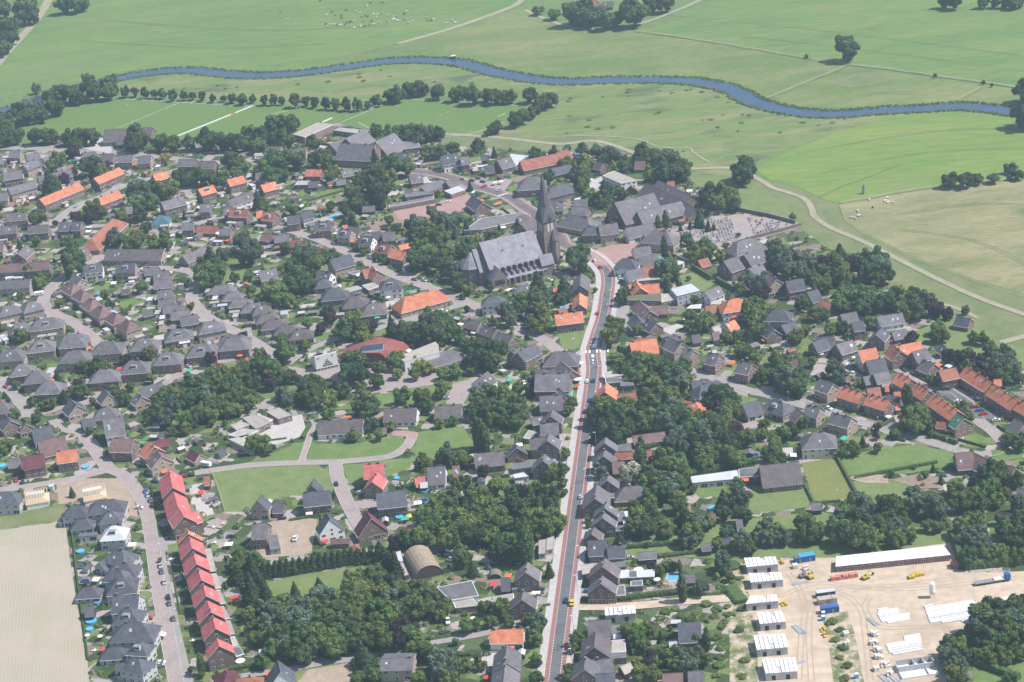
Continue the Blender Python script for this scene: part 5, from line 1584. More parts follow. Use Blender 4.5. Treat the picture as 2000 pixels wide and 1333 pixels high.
M['rust'] = mat('rust_streaked_steel', (0.40, 0.38, 0.36), (0.30, 0.13, 0.09), 0.5, mix=(0.5, 0.6)); M['yel'] = mat('yellow_paint', (0.58, 0.40, 0.06), rough=0.5)
M['brickp'] = mat('stacked_red_bricks', (0.50, 0.16, 0.12), (0.62, 0.30, 0.24), 3.0); M['lime'] = mat('lime_sand_blocks', (0.62, 0.58, 0.52), (0.70, 0.66, 0.60), 2.0)
def container(p, L, W, H, rz, wall, roof, label, cat='container', z0=0.0):
    P = at(*p, z0 + H); root = link(cat.replace(' ', '_'), None, None, Vector((P.x, P.y, z0)), rz); tag(root, label, cat)
    mb = MB(); mb.box(-L / 2, -W / 2, 0, L / 2, W / 2, H - 0.15); link('body', mb.mesh('body', wall), root)
    mb = MB(); mb.box(-L / 2 - 0.05, -W / 2 - 0.05, H - 0.15, L / 2 + 0.05, W / 2 + 0.05, H); link('roof', mb.mesh('roof', roof), root)
    mb = MB()
    n = int(L / 0.6)
    for i in range(n + 1): x = -L / 2 + L * i / n; mb.box(x - 0.05, -W / 2 - 0.05, 0, x + 0.05, -W / 2, H - 0.2)
    link('rib', mb.mesh('ribs', wall), root)
    mb = MB(); mb.box(L * 0.1, -W / 2 - 0.08, 0.05, L * 0.1 + 0.9, -W / 2 - 0.04, 2.05); link('door', mb.mesh('door', 'lead'), root)
    mark_poly([(P.x - L / 2, P.y - W / 2), (P.x + L / 2, P.y - W / 2), (P.x + L / 2, P.y + W / 2), (P.x - L / 2, P.y + W / 2)], 5, 0.5)
container((1575, 1083), 7, 3.4, 3.0, 0.10, 'blue', 'ltblue', 'blue site cabin with bright blue canopy by the grass edge', 'site cabin')
container((1558, 1087), 3, 3.4, 2.8, 0.10, 'blue', 'K', 'dark blue container beside the blue-canopied cabin')
container((1612, 1154), 8, 2.6, 2.6, 0.06, 'k', 'H', 'grey-roofed container furthest back of the three stacked side by side')
container((1615, 1167), 8, 3.2, 2.6, 0.06, 'rust', 'rust', 'rust-streaked container in the middle of the three side by side')
container((1620, 1184), 7.6, 2.6, 2.9, 0.06, 'blue', 'blue', 'blue container in front of the rust-streaked one')
container((1864, 1098), 2.6, 3.5, 2.4, 0.08, 'r', 'brickp', 'red brick pallet stack at the end of the long block', 'pallet stack')
def silo():
    P = at(1821, 1167, 0); root = link('mortar_silo', None, None, P); tag(root, 'white upright mortar silo standing alone on the sand', 'silo')
    mb = MB(); mb.cyl(0, 0, 2.8, 6.8, 1.25, n=16); mb.cyl(0, 0, 6.8, 7.3, 1.25, 0.5, n=16); link('tank', mb.mesh('tank', 'white'), root)
    mb = MB(); mb.cyl(0, 0, 1.3, 2.8, 0.3, 1.25, n=16); link('hopper', mb.mesh('hopper', 'steel'), root)
    for a in range(4):
        mb = MB(); t = math.radians(45 + 90 * a); mb.bar((1.15 * math.cos(t), 1.15 * math.sin(t), 0), (1.15 * math.cos(t), 1.15 * math.sin(t), 3.2), 0.09); link('leg', mb.mesh('leg', 'steel'), root)
silo()
def slabfield(pts, ang, name):
    """white precast slabs laid out on a low wall plan"""
    P = [at(x, y, 0.6) for x, y in pts]; C = sum(P, Vector()) / len(P); C.z = 0
    root = link('floor_slab_layout', None, None, C); tag(root, name, 'concrete slabs')
    pol = [(p.x, p.y) for p in P]; ca, sa = math.cos(ang), math.sin(ang)
    loc = [((x - C.x) * ca + (y - C.y) * sa, -(x - C.x) * sa + (y - C.y) * ca) for x, y in pol]
    x0 = min(p[0] for p in loc); x1 = max(p[0] for p in loc); y0 = min(p[1] for p in loc); y1 = max(p[1] for p in loc)
    y = y0
    while y < y1:
        xs = [x for x in np.arange(x0, x1, 0.4) if inpoly(x, y + 0.8, loc)]
        if xs:
            a, b = min(xs), max(xs); zz = 0.45 + R.uniform(0, 0.06)
            pts4 = [(a, y), (b, y), (b, y + 1.55), (a, y + 1.55)]
            w = [(u * ca - v * sa, u * sa + v * ca) for u, v in pts4]
            mb = MB(); mb.prism(w, 0.02, zz); link('floor_slab', mb.mesh('slab', R.choice(['W', 'W', 'W2'])), root)
        y += 1.8
    mark_poly(pol, 5, 0.5)
slabfield([(1712, 1198), (1715, 1188), (1755, 1186), (1758, 1198), (1777, 1198), (1778, 1209), (1722, 1216)], 0.12, 'stepped white floor slabs laid out nearest the silo')
slabfield([(1803, 1182), (1824, 1180), (1826, 1186), (1862, 1184), (1860, 1175), (1900, 1171), (1905, 1178), (1935, 1176), (1900, 1200), (1895, 1212), (1816, 1216)], 0.12, 'largest field of white floor slabs beside the big trees')
slabfield([(1936, 1168), (1980, 1162), (1985, 1175), (1950, 1180)], 0.12, 'white floor slabs half hidden behind the big trees')
slabfield([(1729, 1255), (1765, 1250), (1765, 1240), (1797, 1237), (1805, 1268), (1778, 1272), (1742, 1277), (1733, 1270)], 0.12, 'white floor slabs next to the half-built grey walls')
def halfbuilt():
    C = at(1790, 1305, 0); root = link('building_shell', None, None, C, 0.08); tag(root, 'half-built house of low grey walls on white floor slabs', 'unfinished house')
    mb = MB(); mb.box(-8.5, -7.5, 0, 7.5, 3, 0.35); link('floor_slab', mb.mesh('slab', 'W'), root)
    for (x0, y0, x1, y1, h) in [(-8, -2, 7, -1.6, 2.8), (-7.5, 3, 7, 3.3, 2.8), (6.7, -2, 7, 3, 2.8), (-8, -2, -7.7, 3, 1.8), (-1, -2, -0.7, 3, 2.4), (2.8, -1.6, 3.1, 3, 2.8), (-8, -7.3, -7.7, -2, 1.0), (3, -7.2, 3.3, -2, 1.0), (-8, -7.4, 7, -7.1, 0.8)]:
        mb = MB(); mb.box(x0, y0, 0.35, x1, y1, h); link('wall', mb.mesh('wall', 'g'), root)
halfbuilt()
MESHC = {}
def pile(name, p, look, m, nx, ny, nz, sx, sy, sz, rz=0.1, cat='building material'):
    P = at(*p, 0); root = link(name, None, None, P, rz); root['category'] = cat; root['group'] = 'stacked materials on the building site'
    key = (sx, sy, sz, m)
    if key not in MESHC:
        mb = MB(); mb.box(-sx / 2, -sy / 2, 0, sx / 2, sy / 2, sz); MESHC[key] = mb.mesh('bundle', m)
    for i in range(nx):
        for j in range(ny):
            for k in range(nz):
                if k and R.random() < 0.3: continue
                link('bundle', MESHC[key], root, ((i - nx / 2) * sx * 1.12 + R.uniform(-.1, .1), (j - ny / 2) * sy * 1.15 + R.uniform(-.1, .1), k * sz * 1.02 + 0.05), R.uniform(-.06, .06))
    describe(root, look)
for x, y, n in [(1634, 1131, 4), (1648, 1129, 4), (1662, 1127, 3), (1672, 1125, 2)]: pile('brick_pallets', (x, y), 'stack of pallets of pinkish red bricks', 'brickp', n, 2, 2, 1.0, 1.0, 0.9, 0.12)
for x, y, n in [(1781, 1127, 2), (1795, 1122, 4), (1530, 1098, 1), (1533, 1180, 2), (1610, 1230, 2), (1613, 1241, 1)]: pile('yellow_formwork', (x, y), 'stack of yellow formwork frames', 'yel', n, 2, 2, 1.1, 1.4, 0.7)
for x, y in [(1708, 1238), (1712, 1240), (1706, 1256), (1712, 1258), (1714, 1270), (1720, 1272), (1716, 1284), (1722, 1284), (1714, 1308), (1728, 1300), (1735, 1300), (1740, 1318), (1655, 1240), (1656, 1258), (1576, 1112), (1555, 1108)]: pile('block_pallets', (x, y), 'small stack of pale building blocks', 'lime', 2, 2, 2, 1.1, 1.1, 0.9)
for x, y, a in [(1548, 1222, 1.9), (1555, 1223, 1.9), (1694, 1208, 1.9), (1738, 1320, 1.9), (1716, 1318, 1.9), (1580, 1137, 0.1), (1575, 1292, 0.1), (1140, 1208, 2.2), (1146, 1212, 2.2)]: pile('scaffold_tubes', (x, y), 'bundle of grey scaffold tubes', 'steel', 1, 6, 1, 7.0, 0.3, 0.35, a)
def excavator(p, rz, m, lab):
    P = at(*p, 0); root = link('excavator', None, None, P, rz); tag(root, lab, 'excavator')
    for s in (-1, 1):
        mb = MB(); mb.xsec([(-0.25, 0), (0.25, 0), (0.25, 0.7), (-0.25, 0.7)], -1.5, 1.5); link('track', mb.mesh('track', 'net'), root, (0, s * 0.95, 0))
    mb = MB(); mb.box(-1.5, -1.0, 0.75, 1.0, 1.0, 1.7); mb.box(-0.1, -1.0, 1.7, 1.0, 0.0, 2.7); link('body', mb.mesh('body', m), root)
    mb = MB(); mb.bar((0.8, 0.3, 1.5), (3.0, 0.3, 3.3), 0.22); mb.bar((3.0, 0.3, 3.3), (4.6, 0.3, 1.2), 0.18); link('arm', mb.mesh('arm', m), root)
    mb = MB(); mb.box(4.2, -0.1, 0.5, 4.9, 0.7, 1.3); link('bucket', mb.mesh('bucket', 'net'), root)
excavator((1690, 1131), 0.5, 'yel', 'small yellow excavator behind the brick pallets'); excavator((1568, 1128), 0.3, 'lead', 'grey mini excavator among the loose materials'); excavator((1582, 1130), 2.0, 'yel', 'small orange-yellow digger facing the grey mini excavator')
def toilet(p, lab):
    P = at(*p, 0); root = link('portable_toilet', None, None, P, 0.1); tag(root, lab, 'portable toilet')
    mb = MB(); mb.box(-0.7, -0.7, 0, 0.7, 0.7, 2.2); link('body', mb.mesh('body', 'ltblue'), root); mb = MB(); mb.xsec([(-0.75, 2.2), (0.75, 2.2), (0, 2.5)], -0.75, 0.75); link('roof', mb.mesh('roof', 'white'), root)
toilet((1608, 1204), 'light blue portable toilet just below the blue container'); toilet((1608, 1212), 'light blue portable toilet further from the blue container'); toilet((1673, 1325), 'light blue portable toilet alone by the weedy strip')
def trailer():
    A = at(1903, 1144, 0); root = link('flatbed_truck', None, None, A, 0.10); tag(root, 'long dark flatbed trailer with tractor unit parked on the sand track', 'truck')
    mb = MB(); mb.box(0, -1.25, 1.0, 13.0, 1.25, 1.35); link('flatbed', mb.mesh('flatbed', 'lead'), root)
    mb = MB(); mb.box(13.4, -1.25, 0.8, 15.6, 1.25, 3.5); mb.box(15.0, -1.1, 2.2, 15.65, 1.1, 3.1, 1); link('cab', mb.mesh('cab', ['blue', 'glass']), root)
    wm = MB(); wm.cyl(0, 0, -0.15, 0.15, 0.5, n=12); wm = wm.mesh('wheel', 'net')
    for x in (1.5, 2.8, 4.1, 12.6, 14.6):
        for s in (-1, 1): q = link('wheel', wm, root, (x, s * 1.1, 0.5)); q.rotation_euler = (math.pi / 2, 0, 0)
    mb = MB(); mb.box(8.5, -1.2, 1.35, 12.8, 1.2, 1.8); link('load', mb.mesh('load', 'W'), root)
trailer()
# timber-framed shells on the left
def frame_house(p, rz, lab, roofonly=False):
    P = at(*p, 0); root = link('timber_frame_shell', None, None, P, rz); tag(root, lab, 'unfinished house')
    mb = MB()
    for (x0, y0, x1, y1) in [(-5.5, -5, 5.5, -4.7), (-5.5, 4.7, 5.5, 5), (-5.5, -5, -5.2, 5), (5.2, -5, 5.5, 5)]: mb.box(x0, y0, 0, x1, y1, 2.7)
    link('wall', mb.mesh('wall', 'w'), root)
    mb = MB(); mb.box(-5.8, -5.3, 2.7, 5.8, 5.3, 2.95); link('floor_slab', mb.mesh('floor', 'timber'), root)
    mb = MB(); mb.box(-5.5, 1.5, 2.95, 3.5, 4.9, 5.0); link('upper_wall', mb.mesh('upper_wall', 'w'), root)
    for k in range(9):
        x = -5.4 + k * 1.35; mb = MB(); mb.bar((x, -5.2, 3.0), (x, 0, 8.4), 0.2); mb.bar((x, 5.2, 5.0 if not roofonly else 3.0), (x, 0, 8.4), 0.2); link('rafter', mb.mesh('rafter', 'timber'), root)
    mb = MB(); mb.bar((-5.6, 0, 8.4), (5.6, 0, 8.4), 0.14); mb.bar((-5.6, -2.6, 5.7), (5.6, -2.6, 5.7), 0.1); link('ridge_beam', mb.mesh('ridge_beam', 'timber'), root)
    link('window', WIN['m'], root, (-2, -5, 1)); link('window', WIN['l'], root, (2, -5, 1))
    mark_poly([(P.x - 6, P.y - 6), (P.x + 6, P.y - 6), (P.x + 6, P.y + 6), (P.x - 6, P.y + 6)], 5, 0.5)
frame_house((75, 985), 0.15, 'white-walled house shell with bare timber rafters at the edge of the stubble field'); frame_house((187, 978), 0.2, 'low house shell with pale rafters beside the sandy pit', True)

# ------------------------------------------------------------------ cemetery
def wall_line(pts, h, m, name, look, w=0.4, cap='lead', px=True):
    W = [at(*p, 0) for p in pts]; C = sum(W, Vector()) / len(W)
    root = link(name, None, None, C); mb = MB(); mc = MB()
    for i in range(len(W) - 1):
        a, b = W[i] - C, W[i + 1] - C; d = (b - a).normalized(); n = Vector((-d.y, d.x, 0)) * w / 2
        pr = [(v.x, v.y) for v in (a - n, b - n, b + n, a + n)]; mb.prism(pr, 0, h)
        pr = [(v.x, v.y) for v in (a - n * 1.3, b - n * 1.3, b + n * 1.3, a + n * 1.3)]; mc.prism(pr, h, h + 0.1)
        mark_poly([(C.x + x, C.y + y) for x, y in pr], 2, 0.5)
    link('wall_body', mb.mesh('wall_body', m), root); link('coping', mc.mesh('coping', cap), root)
    tag(root, look, 'wall')
wall_line([(1385, 423), (1432, 411), (1500, 424), (1553, 438)], 2.4, 'b', 'cemetery_wall', 'dark brick wall along the far side of the cemetery')
wall_line([(1565, 442), (1520, 455), (1470, 468), (1430, 480)], 2.2, 'b', 'cemetery_wall', 'reddish brick wall along the near side of the cemetery')
wall_line([(1300, 495), (1345, 515), (1380, 525)], 2.0, 'b', 'garden_wall', 'dark brick wall below the cemetery trees')
GS = []
for w, h, d in ((0.9, 1.1, 0.25), (1.2, 0.9, 0.3), (0.7, 1.4, 0.3)):
    mb = MB(); mb.box(-w / 2, -d / 2, 0, w / 2, d / 2, h, 0); mb.box(-w / 2 - 0.05, -2.1, 0, w / 2 + 0.05, -d / 2, 0.25, 1); GS.append(mb)
M['granite_d'] = mat('dark_granite', (0.10, 0.10, 0.11), rough=0.3); M['granite_l'] = mat('pale_stone', (0.42, 0.40, 0.38), rough=0.7); M['granite_m'] = mat('grey_granite', (0.28, 0.28, 0.29), rough=0.4)
GM = [g.mesh('gravestone', [a, b]) for g in GS for a, b in (('granite_d', 'granite_m'), ('granite_l', 'granite_m'), ('granite_m', 'granite_d'), ('granite_m', 'granite_m'))]
cp = [(at(a, b).x, at(a, b).y) for a, b in [(1322, 452), (1436, 422), (1552, 440), (1488, 460), (1420, 474), (1345, 486)]]
bx0 = min(p[0] for p in cp); bx1 = max(p[0] for p in cp); by0 = min(p[1] for p in cp); by1 = max(p[1] for p in cp)
ng = 0; yy = by0; row = 0
while yy < by1:
    xx = bx0
    while xx < bx1:
        if inpoly(xx, yy, cp) and R.random() < 0.8 and int(xx / 9) % 8 != 0 and ng < 290:
            o = link('gravestone', GM[int(R.random() * len(GM))], None, (xx, yy + R.uniform(-.2, .2), 0.08), R.uniform(-.08, .08)); s = R.uniform(0.75, 1.25); o.scale = (s, s, s)
            tag(o, ['low', 'wide', 'tall'][GM.index(o.data) // 4] + [' dark granite', ' pale stone', ' grey granite', ' two-tone grey'][GM.index(o.data) % 4] + ' gravestone on the gravelled cemetery ground', 'gravestone', 'gravestones in rows in the cemetery'); ng += 1
        xx += 1.9
    yy += 3.9 + (1.6 if row % 3 == 2 else 0); row += 1

# ------------------------------------------------------------------ sports ground
def pole(p, h, look, name='street_lamp', cat='street lamp', r=0.09, head=True, lum=0.9, base_px=True, group=None):
    P = at(*p, 0); root = link(name, None, None, P); root['category'] = cat
    if group: root['group'] = group
    if name not in MESHC or (name, h) not in MESHC:
        mb = MB(); mb.cyl(0, 0, 0, h, r * 1.5, r, n=6); MESHC[(name, h)] = mb.mesh('pole', 'steel')
        mb = MB(); mb.box(-lum, -0.18, h - 0.05, 0.15, 0.18, h + 0.12); MESHC[(name, h, 'l')] = mb.mesh('lamp_head', 'white'); MESHC[name] = 1
    link('pole', MESHC[(name, h)], root); 
    if head: link('lamp_head', MESHC[(name, h, 'l')], root)
    describe(root, look)
for p in [(256, 243), (324, 216), (699, 250), (781, 247), (866, 266), (841, 192), (923, 197), (1006, 205)]:
    pole(p, 16, 'tall slim floodlight mast', 'floodlight_mast', 'floodlight', 0.13, True, 1.2, group='floodlight masts round the sports pitches')
for (a, b) in [((262, 198), (280, 199)), ((569, 215), (588, 216)), ((725, 217), (739, 211)), ((973, 234), (987, 228)), ((374, 207), (384, 203)), ((402, 205), (412, 202))]:
    A = at(*a); B = at(*b); C = (A + B) / 2; d = (B - A); L = d.length; rz = math.atan2(d.y, d.x)
    root = link('football_goal', None, None, C, rz); root['category'] = 'goal'; root['group'] = 'white goals on the striped pitches'
    mb = MB(); w = L / 2; mb.bar((-w, 0, 0), (-w, 0, 2.4), 0.11); mb.bar((w, 0, 0), (w, 0, 2.4), 0.11); mb.bar((-w, 0, 2.4), (w, 0, 2.4), 0.11); link('goal_frame', mb.mesh('goal_frame', 'white'), root)
    mb = MB(); mb.bar((-w, 0, 2.3), (-w, 1.8, 0), 0.05); mb.bar((w, 0, 2.3), (w, 1.8, 0), 0.05); mb.bar((-w, 1.8, 0.05), (w, 1.8, 0.05), 0.05); link('net_support', mb.mesh('net_support', 'lead'), root)
    describe(root, 'white football goal')
def boards(a, b, n, look):
    A = at(*a); B = at(*b); d = B - A; L = d.length / n; rz = math.atan2(d.y, d.x); root = link('advertising_boards', None, None, A, rz); tag(root, look, 'boards')
    mb = MB(); mb.box(0.03, -0.06, 0.1, L - 0.03, 0.06, 1.0); m1 = mb.mesh('board', 'white')
    mb = MB(); mb.box(0.03, -0.06, 0.1, L - 0.03, 0.06, 1.0); m2 = mb.mesh('board', 'awn_o')
    for i in range(n): link('board', m2 if i in (24, 25) else m1, root, (L * i, 0, 0))
boards((345, 268), (494, 208), 34, 'long line of white advertising boards between the two striped pitches'); boards((630, 240), (649, 232), 6, 'short line of white advertising boards above the clubhouse')
# observation tower sculpture, river hut, pond fountain
def obj_misc():
    P = at(1687, 379, 0); root = link('bird_hide_tower', None, None, P, 0.3); tag(root, 'grey wooden tower-like hide standing alone in the bright field', 'tower')
    mb = MB(); mb.cyl(0, 0, 0, 3.6, 1.5, 0.9, n=6); link('shaft', mb.mesh('shaft', 'lead'), root); mb = MB(); mb.cyl(0, 0, 3.6, 6.3, 1.0, 0.2, n=6); link('cap', mb.mesh('cap', 'K'), root)
    P = at(886, 115, 0); root = link('pump_hut', None, None, P, 0.2); tag(root, 'small white-roofed hut on the river bank', 'hut')
    mb = MB(); mb.box(-1.6, -1.5, 0, 1.6, 1.5, 2.3); link('wall', mb.mesh('wall', 'k'), root); mb = MB(); mb.box(-2, -1.9, 2.3, 2, 1.9, 2.6); link('roof', mb.mesh('roof', 'H'), root)
obj_misc()

# ------------------------------------------------------------------ street furniture
LAMPS = [(1133, 1097, 'm'), (1121, 1235, 'm'), (1118, 1300, 'm'), (1128, 1155, 'm'), (1165, 873, 'm'), (1155, 898, 'm'), (1146, 945, 'm'), (1168, 792, 'm'), (1176, 742, 'm'), (1206, 538, 'm'), (1163, 499, 'm'), (1092, 429, 'm'), (1046, 402, 'm'), (1010, 384, 'm'), (985, 363, 'm'), (1142, 1000, 'm'), (1124, 688, 'm'), (1195, 592, 'm'), (1190, 620, 'm'),
         (357, 1002, 's'), (313, 1082, 's'), (345, 1210, 's'), (352, 1240, 's'), (358, 1275, 's'), (338, 1170, 's'), (328, 1118, 's'), (186, 340, 's'), (272, 300, 's'), (351, 306, 's'), (115, 288, 's'), (430, 305, 's'), (688, 325, 's'), (600, 322, 's'), (60, 900, 's'), (150, 830, 's'), (96, 600, 's'), (180, 660, 's'), (395, 610, 's'), (480, 660, 's'), (655, 490, 's'), (738, 525, 's'), (905, 590, 's'), (1400, 742, 's'), (1540, 785, 's'), (1715, 835, 's'), (1850, 877, 's'), (1636, 978, 's')]
for x, y, k in LAMPS: pole((x, y), 8.0 if k == 'm' else 5.5, 'grey street lamp with flat white head', 'street_lamp', 'street lamp', 0.08 if k == 'm' else 0.06, True, 1.1 if k == 'm' else 0.5, group='street lamps along the village streets')

# ------------------------------------------------------------------ vehicles
CC = {'dark blue': (0.02, 0.04, 0.12), 'black': (0.015, 0.015, 0.018), 'silver': (0.42, 0.43, 0.45), 'red': (0.45, 0.02, 0.025), 'white': (0.75, 0.75, 0.75), 'grey': (0.13, 0.135, 0.14), 'blue': (0.05, 0.13, 0.36), 'yellow': (0.80, 0.52, 0.02), 'light blue': (0.22, 0.40, 0.58)}
CARM = {}
def car_mesh(c):
    if c in CARM: return CARM[c]
    pm_ = mat('car_paint_' + c.replace(' ', '_'), CC[c], rough=0.3, spec=0.6)
    L, W = 4.3, 1.72
    mb = MB(); mb.xsec([(-2.1, 0.28), (2.1, 0.28), (2.15, 0.62), (2.0, 0.82), (1.0, 0.98), (-1.75, 1.0), (-2.12, 0.8)], -W / 2, W / 2)
    mb.xsec([(0.25, 1.38), (-1.25, 1.38), (-1.15, 1.43), (0.1, 1.45)][::-1], -W / 2 + 0.17, W / 2 - 0.17)
    body = mb.mesh('body', pm_)
    mb = MB(); mb.xsec([(-1.7, 0.97), (1.05, 0.96), (0.3, 1.39), (-1.3, 1.39)], -W / 2 + 0.1, W / 2 - 0.1); gl = mb.mesh('glasshouse', 'glass')
    CARM[c] = (body, gl); return CARM[c]
mb = MB(); mb.cyl(0, 0, -0.11, 0.11, 0.31, n=10); WHEEL = mb.mesh('wheel', 'net')
def car(p, dirp, c, van=False, group='cars parked or driving in the village', st='parked'):
    P = at(*p, 0); Q = at(p[0] + dirp[0], p[1] + dirp[1], 0); d = Q - P; rz = math.atan2(d.y, d.x) - math.pi / 2
    P.z = 0.15
    root = link('van' if van else 'car', None, None, P, rz); root['category'] = 'van' if van else 'car'; root['group'] = group
    b, g = car_mesh(c)
    sc_ = (1.1, 1.15, 1.45) if van else (1, 1, 1)
    link('body', b, root, (0, 0, 0), 0, sc_); link('glasshouse', g, root, (0, 0, 0), 0, sc_)
    for x in (-0.8, 0.8):
        for y in (-1.35, 1.3): q = link('wheel', WHEEL, root, (x, y, 0.31)); q.rotation_euler = (0, math.pi / 2, 0)
    describe(root, '%s %s %s' % (c, 'van' if van else 'car', st))
UPM = (0.15, -1)
for x, y, c, st in [(1098 + 8, 1176, 'black', 'driving'), (1134, 973, 'silver', 'driving'), (1143, 806, 'black', 'driving'), (1153, 784, 'dark blue', 'driving'), (1147, 747, 'white', 'driving'), (1159, 746, 'dark blue', 'driving'), (1168, 771, 'grey', 'parked'), (1173, 524, 'red', 'driving'), (1167, 614, 'red', 'driving'), (975, 374, 'silver', 'driving'), (946, 366, 'red', 'driving'), (1162, 511, 'white', 'driving')]:
    dd = (-1, 0.35) if y < 400 else ((-0.6, -0.9) if y < 530 else UPM); car((x, y), dd, c, False, 'cars on the main road', st)
car((1118, 1181), UPM, 'yellow', True, 'cars on the main road', 'standing at the kerb')
DT = (0.28, 1)
for x, y, c in [(314, 1108, 'silver'), (316, 1119, 'grey'), (321, 1140, 'silver'), (329, 1169, 'black'), (331, 1181, 'grey'), (339, 1211, 'grey'), (285, 962, 'blue'), (289, 970, 'silver'), (294, 980, 'grey'), (298, 990, 'black'), (318, 992, 'blue')]: car((x, y), DT, c)
for x, y, c, d in [(304, 943, 'dark blue', (1, 0.1)), (359, 933, 'red', (1, -.1)), (372, 931, 'black', (1, -.1)), (32, 940, 'red', (.2, 1)), (45, 944, 'dark blue', (.2, 1)), (452, 1050, 'dark blue', (1, -.2)), (313, 1302, 'silver', (1, -.1)), (315, 1297, 'white', (1, -.1)), (290, 1210, 'red', (1, -.05)), (272, 994, 'white', (1, 0)), (657, 948, 'black', (.3, 1)), (704, 965, 'silver', (1, -.1)), (551, 1015, 'black', (1, -.1)), (871, 780, 'silver', (1, -.1)), (426, 617, 'black', (.8, .5)), (346, 524, 'black', (1, .1)), (281, 520, 'grey', (1, .1)), (150, 405, 'silver', (1, -.5)), (704, 514, 'silver', (1, .3)), (697, 575, 'silver', (1, -.2)), (722, 588, 'dark blue', (1, -.4)),
  (810, 548, 'grey', (1, .2)), (828, 550, 'silver', (1, .2)), (1009, 635, 'silver', (1, .3)), (1024, 643, 'dark blue', (1, .3)), (1074, 549, 'white', (1, .2)), (1003, 568, 'silver', (1, 0)), (857, 402, 'dark blue', (1, -.1)), (875, 396, 'white', (1, -.2)), (905, 352, 'silver', (1, .2)), (922, 355, 'black', (1, .2)), (935, 350, 'grey', (1, .2)), (943, 357, 'black', (1, .2)), (1845, 754, 'silver', (1, -.2)), (1848, 762, 'dark blue', (1, -.1)), (1872, 787, 'white', (1, -.1)), (1896, 795, 'light blue', (1, 0)), (1905, 797, 'red', (1, -.1)), (1914, 804, 'blue', (1, -.1)), (1921, 811, 'red', (1, -.2)), (1946, 823, 'white', (1, -.1)), (1619, 800, 'white', (1, .4)), (1767, 844, 'dark blue', (.5, -1)), (1230, 1092, 'silver', (1, -.1)), (1055, 1154, 'dark blue', (1, -.2)), (1149, 1157, 'blue', (1, 0)), (1302, 966, 'white', (.3, 1)), (1285, 977, 'dark blue', (1, -.1)), (1024, 750, 'white', (.4, 1)), (1037, 742, 'blue', (.4, 1)), (1211, 545, 'silver', (.2, 1)), (1213, 552, 'black', (.2, 1)), (368, 718, 'silver', (1, .3)), (425, 715, 'red', (1, -.3)), (12, 758, 'red', (1, .4)), (869, 1236, 'grey', (1, -.3)), (735, 690, 'white', (1, .1)), (1958, 873, 'grey', (.3, 1))]:
    car((x, y), d, c)
for x, y, c, d in [(577, 1055, 'white', (.3, -1)), (1918, 780, 'white', (1, -.1)), (867, 612, 'white', (1, -.1)), (875, 1217, 'white', (.2, 1)), (880, 1079, 'white', (1, .4)), (884, 1097, 'white', (1, .2))]: car((x, y), d, c, True)
def caravan(p, rz, lab):
    P = at(*p, 0.1); root = link('caravan', None, None, P, rz); tag(root, lab, 'caravan')
    mb = MB(); mb.xsec([(-1.1, 0.5), (1.1, 0.5), (1.15, 1.9), (0.95, 2.5), (-0.95, 2.5), (-1.15, 1.9)], -2.8, 2.8); link('body', mb.mesh('body', 'white'), root)
    mb = MB()
    for x in (-1.8, 0.2): mb.box(x, -1.17, 1.3, x + 1.3, -1.13, 1.95)
    link('window', mb.mesh('caravan_window', 'glass'), root)
    for s in (-1, 1): q = link('wheel', WHEEL, root, (0, s * 1.0, 0.31)); q.rotation_euler = (math.pi / 2, 0, 0)
caravan((403, 911), -0.5, 'white caravan beside the small maroon-roofed garage'); caravan((77, 577), 0.2, 'white caravan beside the long grey terrace on the curved street'); caravan((20, 548), 0.3, 'small white caravan between trees and terrace')

# ------------------------------------------------------------------ cows
def cow_mesh(m):
    v = [(0, 1.15, 1.1), (0, 0.6, 1.05), (0, 0, 1.0), (0, -0.6, 1.05), (0, -1.0, 1.1), (0, 1.55, 1.35), (0, 2.0, 1.15)]; e = [(0, 1), (1, 2), (2, 3), (3, 4), (0, 5), (5, 6)]; r = [0.38, 0.42, 0.46, 0.42, 0.33, 0.22, 0.15]
    for x, y in ((-0.26, 0.9), (0.26, 0.9), (-0.26, -0.8), (0.26, -0.8)):
        k = len(v); v += [(x, y, 0.8), (x, y, 0.4), (x, y, 0.0)]; e += [(0 if y > 0 else 4, k), (k, k + 1), (k + 1, k + 2)]; r += [0.16, 0.09, 0.08]
    d = bpy.data.meshes.new('cow'); d.from_pydata(v, e, []); o = bpy.data.objects.new('tmp', d); col.objects.link(o)
    md = o.modifiers.new('s', 'SKIN'); 
    for i, q in enumerate(d.skin_vertices[0].data): q.radius = (r[i], r[i]); q.use_root = i == 2
    o.modifiers.new('u', 'SUBSURF').levels = 1
    dg = bpy.context.evaluated_depsgraph_get(); n = bpy.data.meshes.new_from_object(o.evaluated_get(dg)); bpy.data.objects.remove(o)
    n.materials.clear(); n.materials.append(m); return n
COWS = [(cow_mesh(mat('white_cowhide', (0.68, 0.66, 0.62), (0.05, 0.045, 0.045), 0.9, mix=(0.62, 0.66))), 'mostly white'), (cow_mesh(mat('black_cowhide', (0.03, 0.028, 0.028), (0.6, 0.58, 0.55), 0.9, mix=(0.62, 0.66))), 'mostly black'), (cow_mesh(mat('pied_cowhide', (0.6, 0.58, 0.54), (0.04, 0.035, 0.035), 0.9, mix=(0.45, 0.5))), 'black and white')]
def cow(x, y, k):
    P = at(x, y, 0.05); o = link('cow', COWS[k][0], None, P, R.uniform(0, 6.28)); o['category'] = 'cow'; o['group'] = 'cows grazing in the far meadow' if y < 100 else 'cattle at the edge of the hay field'
    describe(o, COWS[k][1] + ' cow grazing')
